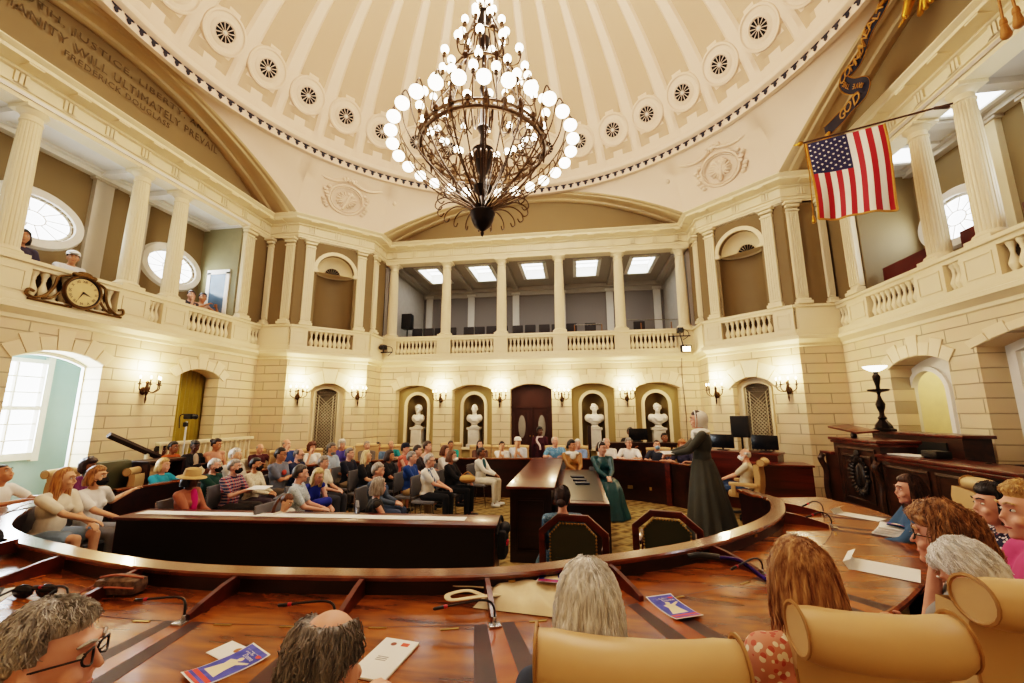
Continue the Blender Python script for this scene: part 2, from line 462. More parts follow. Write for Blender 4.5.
# returns, diagonals, side walls
panel('wall_back_return', PLAN[3], PLAN[4], 0, ZL, TH, STONE)
panel('wall_back_return', PLAN[5], PLAN[6], 0, ZL, TH, STONE)
panel('wall_right_return', PLAN[1], PLAN[2], 0, ZL, TH, STONE)
panel('wall_left_return', PLAN[7], PLAN[8], 0, ZL, TH, STONE)
DL = 1.497*2**.5
for nm, a, b in (('wall_right_diagonal', PLAN[2], PLAN[3]), ('wall_left_diagonal', PLAN[6], PLAN[7])):
    u = 1.08 if 'right' in nm else DL-1.1
    panel(nm, a, b, 0, ZL, TH, STONE, [segarch(u, .46, .2, 2.68, 2.86)])
    M = wallM(a, b); tr = MB(); voussoirs(u, .46, 2.68, 2.86, tr, M, n=5)
    tr.prism([(u-.5, .1), (u+.5, .1), (u+.5, 2.95), (u-.5, 2.95)], TH-.08, TH, M=M @ XZ, holes=[segarch(u, .3, .5, 2.62, 2.72)])
    archframe(u, .3, .5, 2.62, 2.72, .05, -TH+.08, -TH+.12, tr, M)
    struct(tr.build('trim_5', CREAM2, smooth=0))
    # perforated metal screen in the recess
    g = thing('ventilation_grille', 'arched metal lattice grille set in the '+('angled wall behind the far loudspeaker' if 'right' in nm else 'angled wall on the clock side of the hall'), 'grille', M=M)
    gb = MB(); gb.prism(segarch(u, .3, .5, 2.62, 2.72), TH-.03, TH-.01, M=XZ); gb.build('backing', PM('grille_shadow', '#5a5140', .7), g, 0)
    gl = MB()
    for k in range(-26, 48):
        for sg in (-1, 1):
            z0 = .5+k*.085; x0, x1 = -.29, .29
            za, zb = (z0, z0+.58) if sg > 0 else (z0+.58, z0)
            if max(za, zb) > 2.66:
                continue
            if min(za, zb) < .5: continue
            gl.tube([(u+x0, -TH+.045, za), (u+x1, -TH+.045, zb)], .011, 4)
    gl.build('lattice', PM('grille_metal', '#a19781', .4, metal=.5), g)
    gf = MB()
    for q in (.19, .27):
        gf.tube([(u-q, -TH+.055, .56), (u-q, -TH+.055, 2.52 if q < .2 else 2.62), (u+q, -TH+.055, 2.52 if q < .2 else 2.62), (u+q, -TH+.055, .56)], .013, 4)
    gf.build('border_frame', PM('grille_metal_light', '#c9bfa5', .4, metal=.3), g)

PLW0, PLW1 = PLAN[8], PLAN[9]
ML = wallM(PLW0, PLW1); uL = lambda y: (D-B_)-y
panel('wall_left', PLW0, PLW1, 0, ZL, .36, STONE, [segarch(uL(0), .62, .3, 2.89, 3.06), segarch(uL(2.66), .5, .3, 2.88, 3.03), segarch(uL(-2.66), .5, .3, 2.88, 3.03)])
PRW0, PRW1 = PLAN[0], PLAN[1]
MR = wallM(PRW0, PRW1); uR = lambda y: y+D
panel('wall_right', PRW0, PRW1, 0, ZL, .36, STONE, [segarch(uR(0), 1.3, .3, 2.95, 3.15), segarch(uR(2.44), .63, .3, 2.8, 2.97), segarch(uR(-2.44), .63, .3, 2.8, 2.97)])
tr = MB()
for y, hw, a, b in ((0, .62, 2.89, 3.06), (2.66, .5, 2.88, 3.03)): voussoirs(uL(y), hw, a, b, tr, ML, h=.36)
for y, hw, a, b in ((0, 1.3, 2.95, 3.15), (2.44, .63, 2.8, 2.97)): voussoirs(uR(y), hw, a, b, tr, MR, n=9 if hw > 1 else 7, h=.2 if hw > 1 else .36)
struct(tr.build('trim_6', CREAM, smooth=0))
# right bays: doorway recess and blind niche
tr = MB()
tr.prism([(uR(1.7), 0), (uR(3.15), 0), (uR(3.15), 3.1), (uR(1.7), 3.1)], .36, .42, M=MR @ XZ, holes=[roundarch(uR(2.72), .36, .2, 2.73)])
archframe(uR(2.72), .36, .2, 2.37, 2.73, .08, -.36, -.31, tr, MR)
tr.prism([(uR(-1.4), 0), (uR(1.4), 0), (uR(1.4), 3.3), (uR(-1.4), 3.3)], .36, .42, M=MR @ XZ)
archframe(uR(0), 1.1, .2, 2.85, 3.02, .07, -.36, -.30, tr, MR)
struct(tr.build('trim_7', WHITE))
cor = MB(); cor.box((W+1.05, 2.5, 1.7), (1.2, 1.9, 3.3)); me_c = cor.build('wall_corridor', PM('corridor_cream', '#efe3be', .6), smooth=0); struct(me_c)
# cut the corridor open towards the room
bm = bmesh.new(); bm.from_mesh(me_c.data); bm.faces.ensure_lookup_table()
bmesh.ops.delete(bm, geom=[f for f in bm.faces if f.normal.x < -.9], context='FACES')
bmesh.ops.reverse_faces(bm, faces=bm.faces[:]); bm.to_mesh(me_c.data); bm.free()
ca = MB(); archframe(0, .3, .2, 2.2, 2.5, .08, -.03, .03, ca, T(W+1.3, 2.05, 0, PI)); ca.bbox((W+1.25, 2.2, 1.95), (.5, .12, .1), .02); struct(ca.build('trim_8', CREAM2))

# left window bay: alcove outer wall with the bright window
XO = -W-1.05
wb = MB(); wb.prism([(-2.2, 0), (1.6, 0), (1.6, 3.6), (-2.2, 3.6)], 0, .1, M=Matrix.Translation((XO, 0, 0)) @ Matrix(((0, 0, -1, 0), (1, 0, 0, 0), (0, 1, 0, 0), (0, 0, 0, 1))), holes=[[(-1.15, 1.3), (.52, 1.3), (.52, 2.95), (-1.15, 2.95)]])
wb.box(((XO-W-.36)/2, 1.55, 1.75), (-W-.36-XO, .1, 3.5)); wb.box(((XO-W-.36)/2, -2.15, 1.75), (-W-.36-XO, .1, 3.5)); wb.box(((XO-W-.36)/2, -.3, 3.4), (-W-.36-XO, 3.8, .1))
struct(wb.build('wall_alcove', PM('pale_teal_paint', '#a9c3c4', .6, var=.04), smooth=0))
wn = MB(); y0, y1, z0, z1 = -1.15, .52, 1.3, 2.95
for a in (y0, y1): wn.box((XO+.02, a, (z0+z1)/2), (.125, .1, z1-z0+.18))
for z in (z0, (z0+z1)/2, z1): wn.box((XO+.02, (y0+y1)/2, z), (.12, y1-y0+.08, .07 if z != z0 else .12))
for k in (1, 2, 3): wn.box((XO+.0, y0+(y1-y0)*k/4, (z0+z1)/2), (.055, .025, z1-z0))
for k in range(1, 6): wn.box((XO+.0, (y0+y1)/2, z0+(z1-z0)*k/6), (.05, y1-y0, .022))
w1 = struct(wn.build('window_1', WHITE, smooth=0))
MB().box((XO-.06, (y0+y1)/2, (z0+z1)/2), (.01, y1-y0, z1-z0)).build('pane', GLASSLIT, w1, 0)
cs = MB(); archframe(uL(0), .6, .3, 2.85, 3.0, .06, -.42, -.36, cs, ML); struct(cs.build('trim_9', WHITE))

# curtained bay
cb = MB(); cb.box((-W-.8, 2.66, 1.7), (.06, 1.6, 3.4)); cb.box((-W-.6, 3.42, 1.7), (.5, .06, 3.4)); cb.box((-W-.6, 1.9, 1.7), (.5, .06, 3.4)); cb.box((-W-.58, 2.66, 3.3), (.5, 1.5, .06))
struct(cb.build('wall_curtain_bay', PM('bay_paint', '#cfc6ae', .6), smooth=0))
w2 = struct(MB().box((-W-.755, 2.35, 1.9), (.04, .12, 2.2)).build('window_2', WHITE, smooth=0)); MB().box((-W-.72, 2.35, 1.9), (.02, .16, 2.3)).build('pane', GLASSLIT, w2, 0)
def curtain(y0, y1, x, z0, z1, folds, label):
    n = folds*8; vs = []; fs = []
    for i in range(n+1):
        t = i/n; ph = t*folds*2*PI
        for j in range(7):
            s = j/6; amp = .022+.02*s
            vs.append((x+amp*math.sin(ph+.4*math.sin(s*3+t*9)), y0+(y1-y0)*t+.006*math.sin(ph*2), z1+(z0-z1)*s))
    for i in range(n):
        for j in range(6): fs.append((i*7+j, i*7+j+1, (i+1)*7+j+1, (i+1)*7+j))
    mb = MB().add(vs, fs)
    o = mb.build('curtain', PM('mustard_velvet', '#a8921c', .75, var=.15, scale=8, sheen=.3), smooth=80)
    tag(o, label, 'curtain', 'mustard curtains in the arched bay')
curtain(2.36, 3.3, -W-.48, .3, 3.1, 8, 'wide mustard yellow curtain hanging in the arched bay beside the daylight strip')
curtain(2.12, 2.27, -W-.5, .3, 3.1, 2, 'narrow mustard yellow curtain strip at the camera side of the arched bay')

# front wall behind the camera, simple
panel('wall_front', PLAN[9], PLAN[0], 0, 9.2, .3, CREAM)

# ---- ledge cornice and entablature
led = [(0, ZL-.06), (.03, ZL-.04), (.03, ZL+.02), (.07, ZL+.05), (.13, ZL+.10), (.15, ZL+.10), (.15, ZL+.17), (.10, ZL+.19), (.10, ZL+.22), (-.4, ZL+.22)]
struct(MB().sweep(PLAN, led, closed=True).build('trim_10', CREAM2, smooth=25))
ent = [(-.34, ZCT), (.0, ZCT), (.0, ZCT+.10), (.02, ZCT+.10), (.02, ZCT+.16), (.05, ZCT+.17), (.05, ZCT+.21), (0, ZCT+.22), (0, ZCT+.40), (.05, ZCT+.42), (.05, ZCT+.46), (.09, ZCT+.47), (.30, ZCT+.49), (.30, ZCT+.55), (.34, ZCT+.57), (.38, ZCT+.60), (.38, ZCT+.62), (-.3, ZCT+.68)]
eb = MB().sweep(PLAN, ent, closed=True)
def along(step, fn, segs=range(0, 9)):
    for i in segs:
        p, q = PLAN[i], PLAN[i+1]; L = (V(q)-V(p)).length; M = wallM(p, q); n = max(1, round((L-.2)/step))
        for k in range(n): fn((k+.5)*L/n, M)
def trig(u, M):
    for o in (-.065, 0, .065): eb.box((u+o, .018, ZCT+.31), (.045, .036, .18), M=M)
    eb.box((u, .02, ZCT+.195), (.2, .06, .02), M=M)
    eb.box((u, .19, ZCT+.478), (.2, .2, .03), M=M)
along(.62, trig)
struct(eb.build('trim_11', CREAM2, smooth=25))

# ---- upper walls of the corners
UW0, UW1 = ZL+.2, ZCT+.05
for nm, i in (('wall_back_upper', 3), ('wall_back_upper', 5), ('wall_right_upper', 1), ('wall_left_upper', 7)):
    panel(nm, PLAN[i], PLAN[i+1], UW0, UW1, .2, OLIVE)
panel('wall_right_upper', (W+.03, D-B_-.8), (W+.03, D-B_+.15), UW0, UW1, .2, OLIVE)
panel('wall_left_upper', (-W-.03, D-B_+.15), (-W-.03, D-B_-.8), UW0, UW1, .2, OLIVE)
for nm, a, b in (('wall_right_diagonal_upper', PLAN[2], PLAN[3]), ('wall_left_diagonal_upper', PLAN[6], PLAN[7])):
    u = DL/2; M = wallM(a, b)
    panel(nm, a, b, UW0, UW1, .12, OLIVE, [roundarch(u, .52, 4.0, 6.6)])
    nb = MB(); niche_shell(u, .52, 4.0, 6.08, -.1, nb, M, depth=.8); struct(nb.build('trim_12', OLIVE, smooth=60))
    # bring the half dome into its own cream shell
    hd = MB(); niche_shell(u, .505, 6.06, 6.09, -.1, hd, M, depth=.79); archframe(u, .52, 6.0, 6.08, 6.6, .1, 0, .05, hd, M)
    for s in (-1, 1): hd.bbox((u+s*.58, .02, 6.05), (.2, .1, .1), .015, M=M)
    nrm = []
    for k in range(17):
        a_ = PI*k/16; nrm.append((u+.5*math.cos(a_), -.1-.39*math.sin(a_), 6.06))
    hd.tube([M @ V(p) for p in nrm], .03, 6)
    struct(hd.build('trim_13', CREAM2, smooth=40))
    fg = thing('fan_vent', 'black fan-shaped vent in the half dome of the '+('flag side' if 'right' in nm else 'clock side')+' upper niche', 'vent', M=M)
    fb = MB(); base = (u, -.1-.385, 6.1)
    for k in range(9):
        a0 = PI*(k+.12)/9; a1 = PI*(k+.88)/9
        q = []
        for r in (.06, .22):
            for a_ in (a0, a1): q.append((u+r*math.cos(a_), -.1-.37+.055*(r/.22)**2+.0, 6.12+r*math.sin(a_)))
        fb.add([q[0], q[1], q[3], q[2]], [(0, 1, 2, 3)])
    fb.build('slots', DARK, fg, 0)
    MB().tube([(u+.24*math.cos(PI*k/10), -.1-.30, 6.12+.24*math.sin(PI*k/10)) for k in range(11)], .012, 5).build('rim', CREAM2, fg)

# ---- pilasters and columns
def flute_mat():
    m = bpy.data.materials.new('fluted_cream'); t, N, L = nt(m); b = N['Principled BSDF']
    b.inputs['Base Color'].default_value = (*hexc('#e9dbba'), 1); b.inputs['Roughness'].default_value = .5
    nz = N.new('ShaderNodeTexNoise'); nz.inputs['Scale'].default_value = 5; mx = N.new('ShaderNodeMix'); mx.data_type = 'RGBA'
    mx.inputs['A'].default_value = (*hexc('#e3d4b2'), 1); mx.inputs['B'].default_value = (*hexc('#ede0c2'), 1)
    L.new(nz.outputs['Fac'], mx.inputs['Factor']); L.new(mx.outputs['Result'], b.inputs['Base Color'])
    return m
FLUTE = flute_mat()
def column(loc, label, group):
    t = thing('column', label, 'column', loc, group=group)
    H = ZCT-ZCB; n = 20
    vs = []; fs = []; k = n*4
    rows = [(.155, .14), (.155, .5), (.152, 1.0), (.145, 1.5), (.136, 1.95), (.128, H-.24)]
    for r, z in rows:
        for i in range(k):
            a = 2*PI*i/k; f = abs(math.sin(a*n/2)); rr = r*(.935+.065*f**.55); vs.append((rr*math.cos(a), rr*math.sin(a), z))
    for j in range(len(rows)-1):
        for i in range(k): fs.append((j*k+i, j*k+(i+1) % k, (j+1)*k+(i+1) % k, (j+1)*k+i))
    MB().add(vs, fs).build('shaft', FLUTE, t, 30)
    MB().bbox((0, 0, .03), (.42, .42, .06), .008).lathe([(.2, .06), (.21, .08), (.2, .105), (.175, .115), (.17, .13), (.16, .145)], 24).build('base', CREAM2, t)
    MB().lathe([(.128, H-.25), (.142, H-.24), (.142, H-.22), (.13, H-.21), (.13, H-.14), (.15, H-.12), (.185, H-.075), (.19, H-.06)], 24).bbox((0, 0, H-.03), (.40, .40, .06), .01).build('capital', CREAM2, t)
    return t
CB = [-4.54, -2.724, -.908, .908, 2.724, 4.54]
c0 = None
for i, x in enumerate(CB):
    lb = 'slim cream column on the far balustrade, %s from the clock side' % ORD[i]
    if c0 is None: c0 = column((x, D+.13, ZCB), lb, 'columns of the far gallery')
    else: dup(c0, (x, D+.13, ZCB), label=lb, group='columns of the far gallery')
SIDEY = [-1.76, -.89, .89, 1.76, 3.6]
for s, nm in ((-1, 'clock'), (1, 'flag')):
    lab = ['fluted cream column two bays nearer the camera than the gallery %s' % nm, 'fluted cream column flanking the %s on its camera side' % ('balcony clock' if s < 0 else 'raised flagpole'),
           'fluted cream column flanking the %s on its far side' % ('balcony clock' if s < 0 else 'raised flagpole'), 'fluted cream column one narrow bay beyond the %s column pair' % nm, '']
    for y, lb in list(zip(SIDEY, lab))[:4]:
        dup(c0, (s*(W+.13), y, ZCB), label=lb, group='columns of the side galleries')
def pilaster(M, w, label, group='flat pilasters of the upper corners', d=.08):
    t = thing('pilaster', label, 'pilaster', M=M, group=group); H = ZCT-ZCB
    mb = MB(); m = 5
    for q in range(m): mb.box((-w/2+w*(q+.5)/m, d*.5+.004, H/2), (w/m*.62, d, H-.4))
    mb.box((0, d*.4+.003, H/2), (w, d*.8, H-.3)); mb.build('shaft', FLUTE, t, 0)
    MB().bbox((0, d/2+.042, .035), (w+.08, d+.08, .07), .008).bbox((0, d/2+.027, .1), (w+.04, d+.05, .06), .02).build('base', CREAM2, t)
    MB().bbox((0, d/2+.017, H-.22), (w+.03, d+.03, .03), .008).bbox((0, d/2+.027, H-.1), (w+.05, d+.05, .07), .02).bbox((0, d/2+.052, H-.03), (w+.12, d+.1, .06), .008).build('capital', CREAM2, t)
for s, side in ((1, 'flag side'), (-1, 'clock side')):
    ii = (2, 1, 3) if s > 0 else (6, 7, 5)
    Md = wallM(PLAN[ii[0]], PLAN[ii[0]+1])
    for u, w_ in ((.34, 'side gallery end'), (DL-.34, 'far gallery end')) if s > 0 else ((.34, 'far gallery end'), (DL-.34, 'side gallery end')):
        pilaster(Md @ T(u, 0, ZCB), .25, 'cream pilaster beside the upper niche on the %s, %s' % (side, w_))
    Mr = wallM(PLAN[ii[1]], PLAN[ii[1]+1]); LR = A_
    pilaster(Mr @ T(LR-.18 if s > 0 else .18, 0, ZCB), .24, 'cream pilaster on the short return by the %s gallery end' % side)
    pilaster(Mr @ T(.1 if s > 0 else LR-.1, 0, ZCB), .14, 'thin cream pilaster in the inner corner of the %s gallery' % side)
    Mr = wallM(PLAN[ii[2]], PLAN[ii[2]+1])
    pilaster(Mr @ T(.16 if s > 0 else LR-.16, 0, ZCB), .2, 'cream pilaster on the return next to the far gallery, %s' % side)
    Ms = wallM((W+.04, 0), (W+.04, 5)) if s > 0 else wallM((-W-.04, 5), (-W-.04, 0))
    pilaster(Ms @ T(3.6 if s > 0 else 5-3.6, -.02, ZCB), .3, 'wide cream pilaster closing the open %s gallery' % side, d=.12)

# ---- balustrades
def baluster_mesh():
    z0, z1 = ZL+.33, ZR-.14; H = z1-z0
    pr = [(.055, 0), (.055, .05), (.035, .06), (.048, .12), (.062, .22), (.066, .30), (.05, .42), (.03, .56), (.024, .66), (.034, .72), (.03, .76), (.04, .84), (.052, .90), (.055, .93), (.055, 1)]
    return [(r, z0+z*H) for r, z in pr]
BPROF = baluster_mesh()
def balustrade(p0, p1, label, peds, gaps):
    """peds: list of (u centre, width); gaps: list of (u0, u1, count)"""
    M = wallM(p0, p1); L = (V(p1)-V(p0)).length
    t = thing('balustrade', label, 'balustrade', M=M)
    MB().bbox((L/2, -.02, ZL+.275), (L, .22, .11), .012).build('plinth', CREAM2, t)
    MB().bbox((L/2, -.03, ZR-.1), (L, .2, .08), .01).bbox((L/2, -.03, ZR-.035), (L, .28, .07), .02).build('rail', CREAM2, t)
    for u, w in peds:
        pb = MB(); z0, z1 = ZL+.22, ZR-.13
        pb.box((u, -.02, (z0+z1)/2), (w, .2, z1-z0)); q = min(.07, w*.22)
        if w > .3:
            zz0, zz1 = z0+.16, z1-.06
            pb.sweep([(u-w/2+q, zz0), (u+w/2-q, zz0), (u+w/2-q, zz1), (u-w/2+q, zz1)], [(0, -.079), (.0, -.094), (.02, -.094), (.02, -.079)], closed=True, M=XZ)
        pb.build('pedestal', CREAM2, t, 0)
    for u0, u1, n in gaps:
        MB().box(((u0+u1)/2, -.16, (ZL+ZR)/2), (u1-u0+.1, .02, ZR-ZL-.1)).build('shadow_panel', PM('baluster_gap_shade', '#57452a', .8), t, 0)  # dark sheet standing in for the shaded gallery interior between balusters
    first = None
    for u0, u1, n in gaps:
        for k in range(n):
            u = u0+(u1-u0)*(k+.5)/n
            if first is None: first = MB().lathe(BPROF, 12).build('baluster', CREAM2, t, 50, loc=(u, -.02, 0))
            else:
                c = first.copy(); COL.objects.link(c); c.parent = t; c.location = (u, -.02, 0)
uu = [W-B_-x for x in reversed(CB)]
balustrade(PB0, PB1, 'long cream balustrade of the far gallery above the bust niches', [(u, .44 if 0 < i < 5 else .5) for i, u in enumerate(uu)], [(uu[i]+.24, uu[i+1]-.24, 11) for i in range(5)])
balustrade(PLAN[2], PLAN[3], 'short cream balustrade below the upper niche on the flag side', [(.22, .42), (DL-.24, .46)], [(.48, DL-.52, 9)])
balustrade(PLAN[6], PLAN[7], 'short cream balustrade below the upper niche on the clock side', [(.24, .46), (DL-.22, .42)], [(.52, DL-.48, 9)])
for s, p0, p1, lb in ((1, PRW0, PRW1, 'cream side balustrade running under the flag gallery'), (-1, PLW0, PLW1, 'cream side balustrade carrying the gilt clock')):
    f = uR if s > 0 else uL
    def seg(a, b, n):
        q = sorted((f(a), f(b))); return (q[0], q[1], n)
    balustrade(p0, p1, lb, [(f(.93), .58), (f(1.79), .58), (f(3.58), .6), (f(-.93), .58), (f(-1.79), .58)], [seg(-.62, .62, 9), seg(1.24, 1.48, 3), seg(2.12, 3.26, 9), seg(3.92, 4.25, 3), seg(-1.24, -1.48, 3)])
for nm, i in (('a', 1), ('b', 3), ('c', 5), ('d', 7)):
    M = wallM(PLAN[i], PLAN[i+1]); mb = MB()
    mb.bbox((A_/2, -.02, ZL+.275), (A_+.1, .22, .11), .012, M=M).bbox((A_/2, -.03, ZR-.1), (A_, .2, .08), .01, M=M).bbox((A_/2, -.03, ZR-.035), (A_+.1, .28, .07), .02, M=M).box((A_/2, -.02, (ZL+ZR)/2+.05), (A_, .2, ZR-ZL-.3), M=M)
    struct(mb.build('trim_14', CREAM2, smooth=0))

# ---- side galleries
for s, side in ((-1, 'left'), (1, 'right')):
    X = s*8.38
    hol = []
    def oval(y, z, a, b, n=28): return [(y+a*math.cos(2*PI*k/n), z+b*math.sin(2*PI*k/n)) for k in range(n)]
    YZ = Matrix(((0, 0, 1, X), (1, 0, 0, 0), (0, 1, 0, 0), (0, 0, 0, 1)))
    wins = [(0, 5.47), (2.62, 5.52)]
    wins = [(0., 5.56), (2.66, 5.56), (-2.66, 5.56)]
    mb = MB().prism([(-D, 3.5), (3.6, 3.5), (3.6, 7.2), (-D, 7.2)], 0, .1*s, M=YZ, holes=[oval(y, z, .62, .40) for y, z in wins])
    struct(mb.build('wall_gallery_'+side, OLIVE, smooth=0))
    e = MB(); e.box((s*7.86, 3.47, 5.3), (1.2, .1, 3.6))
    struct(e.build('wall_gallery_end_'+side, PM('gallery_end_sage', '#8d8768', .7) if s < 0 else OLIVE, smooth=0))
    struct(MB().box((s*7.85, -1.6, ZL+.12), (1.3, 10.3, .1)).build('floor_gallery_'+side, CREAM, smooth=0))
    cl = MB(); cl.box((s*7.85, -1.6, 7.0), (1.4, 10.3, .06))
    for y in (-.89, .89, 1.76, 3.4): cl.box((s*7.85, y, 6.93), (1.2, .18, .12))
    cl.box((s*8.3, -1.6, 6.9), (.16, 10.3, .14)); cl.box((s*8.24, -1.6, 6.95), (.2, 10.3, .05))
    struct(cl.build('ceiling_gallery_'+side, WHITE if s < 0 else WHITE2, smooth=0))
    for k, (y, z) in enumerate(wins):
        wm = MB(); n = 40
        Mw = YZ
        for (a0, b0, a1, b1, d0, d1) in ((.62, .40, .76, .53, -.06, -.06), (.76, .53, .80, .57, -.06, .0), (.62, .40, .62, .40, -.06, .06), (.57, .355, .62, .40, .03, .03)):
            vs = [(y+a0*math.cos(2*PI*i/n), z+b0*math.sin(2*PI*i/n), s*d0) for i in range(n)]+[(y+a1*math.cos(2*PI*i/n), z+b1*math.sin(2*PI*i/n), s*d1) for i in range(n)]
            wm.add(vs, [(i, (i+1) % n, n+(i+1) % n, n+i) for i in range(n)], 0, Mw)
        wm.tube([Mw @ V((y+.2*math.cos(2*PI*i/24), z+.13*math.sin(2*PI*i/24), s*.03)) for i in range(24)], .012, 5, closed=True)
        for i in range(12):
            a = 2*PI*(i+.5)/12
            wm.tube([Mw @ V((y+.2*math.cos(a), z+.13*math.sin(a), s*.03)), Mw @ V((y+.62*math.cos(a), z+.4*math.sin(a), s*.03))], .011, 4)
        o = struct(wm.build('window_%d' % (3+k+(0 if s < 0 else 3)), WHITE, smooth=40))
        MB().prism(oval(y, z, .63, .41), s*.05, s*.06, M=Mw).build('pane', GLASSLIT, o, 0)
    for y, w in ((.95, .34), (1.72, .34), (-.95, .34)):
        Mp = Matrix.Translation((X, y, ZCB-.6)) @ Matrix.Rotation(PI/2 if s > 0 else -PI/2, 4, 'Z')
        t = thing('pilaster', 'white pilaster on the %s gallery outer wall, %s' % ('clock' if s < 0 else 'flag', {.95: 'beside its middle oval window', 1.72: 'between its two oval windows', -.95: 'camera side of its middle oval'}[y]), 'pilaster', M=Mp, group='outer wall pilasters')
        MB().box((0, .05, 1.5), (w, .1, 3.0)).build('shaft', WHITE2 if s < 0 else FLUTE, t, 0); MB().bbox((0, .06, 3.02), (w+.12, .16, .12), .02).build('capital', WHITE2, t); MB().bbox((0, .06, .25), (w+.1, .16, .3), .02).build('base', WHITE2, t)
for i, y in enumerate((1.32, 2.7)):
    t = thing('skylight', 'bright skylight in the flag gallery ceiling, %s from the flagpole' % ('nearer' if i == 0 else 'farther'), 'skylight', (7.8, y, 6.968), group='skylights over the flag gallery')
    f = MB()
    for q in (-1, 1): f.box((q*.3, 0, -.02), (.08, .66, .05)); f.box((0, q*.3, -.02), (.52, .08, .05))
    f.build('frame', WHITE, t, 0); MB().box((0, 0, -.008), (.54, .54, .012)).build('pane', GLASSLIT, t, 0)
# door at the end of the clock gallery
d1 = MB(); y = 3.415
for a, b in (((-8.05, 4.65), (.1, 2.0)), ((-7.5, 4.65), (.1, 2.0)), ((-7.78, 5.66), (.66, .12))): d1.box((a[0], y, a[1]), (b[0], .06, b[1]))
o = struct(d1.build('door_1', WHITE, smooth=0)); MB().box((-7.78, y-.005, 4.65), (.46, .03, 1.9)).build('pane', PM('blue_grey_door_glass', '#5d7488', .1, var=.3, scale=3), o, 0)

# ---- back gallery
GX, GY, GZ = 4.72, 10.17, 6.96
struct(MB().box((0, GY+.05, 5.3), (2*GX+.2, .1, 3.6)).build('wall_gallery_back', TAUPE, smooth=0))
for s, nm in ((-1, 'left'), (1, 'right')): struct(MB().box((s*(GX+.05), (D+.2+GY)/2, 5.3), (.1, GY-D, 3.6)).build('wall_gallery_back_'+nm, PM('gallery_side_grey', '#a39b90', .7), smooth=0))
struct(MB().box((0, (D+GY)/2, ZL+.1), (2*GX, GY-D, .1)).build('floor_gallery_back', CREAM, smooth=0))
SKX = [-3.63, -1.82, 0, 1.82, 3.63]
sky_h = [[(x-.36, 7.45), (x+.36, 7.45), (x+.36, 9.0), (x-.36, 9.0)] for x in SKX]
gc = MB().prism([(-GX-.1, D+.3), (GX+.1, D+.3), (GX+.1, GY+.1), (-GX-.1, GY+.1)], GZ, GZ+.08, holes=sky_h)
for x in CB: gc.bbox((x, (D+GY)/2+.1, GZ-.06), (.2, GY-D-.2, .13), .015)
gc.bbox((0, GY-.1, GZ-.08), (2*GX, .2, .16), .03); gc.box((0, GY-.04, GZ-.24), (2*GX, .08, .18))
for s in (-1, 1): gc.bbox((s*(GX-.06), (D+GY)/2+.1, GZ-.1), (.14, GY-D-.2, .14), .02)
struct(gc.build('ceiling_gallery_back', PM('gallery_ceiling_taupe', '#a2998d', .7, var=.03), smooth=0))
for i, x in enumerate(SKX):
    t = thing('skylight', 'bright white-framed skylight in the far gallery ceiling, %s from the clock side' % ORD[i], 'skylight', (x, 8.22, GZ), group='skylights over the far gallery')
    f = MB()
    for sx in (-1, 1): f.box((sx*.38, 0, .14), (.05, 1.6, .36)); f.box((sx*.40, 0, -.015), (.12, 1.75, .03))
    for sy in (-1, 1): f.box((0, sy*.8, .14), (.76, .05, .36)); f.box((0, sy*.83, -.015), (.9, .12, .03))
    f.box((0, .2, .24), (.74, .04, .04)); f.box((0, .62, .24), (.74, .04, .04)); f.build('frame', WHITE, t, 0)
    MB().box((0, 0, .29), (.76, 1.6, .02)).build('pane', GLASSLIT, t, 0)
for i, x in enumerate(CB):
    t = thing('pilaster', 'white pilaster on the grey back wall of the far gallery, %s from the clock side' % ORD[i], 'pilaster', (x if abs(x) < 4.5 else x*.985, GY, ZCB-.6), PI, group='back wall pilasters of the far gallery')
    MB().box((0, .04, 1.45), (.26, .08, 2.9)).build('shaft', WHITE2, t, 0); MB().bbox((0, .05, 2.88), (.34, .12, .1), .02).build('capital', WHITE2, t)

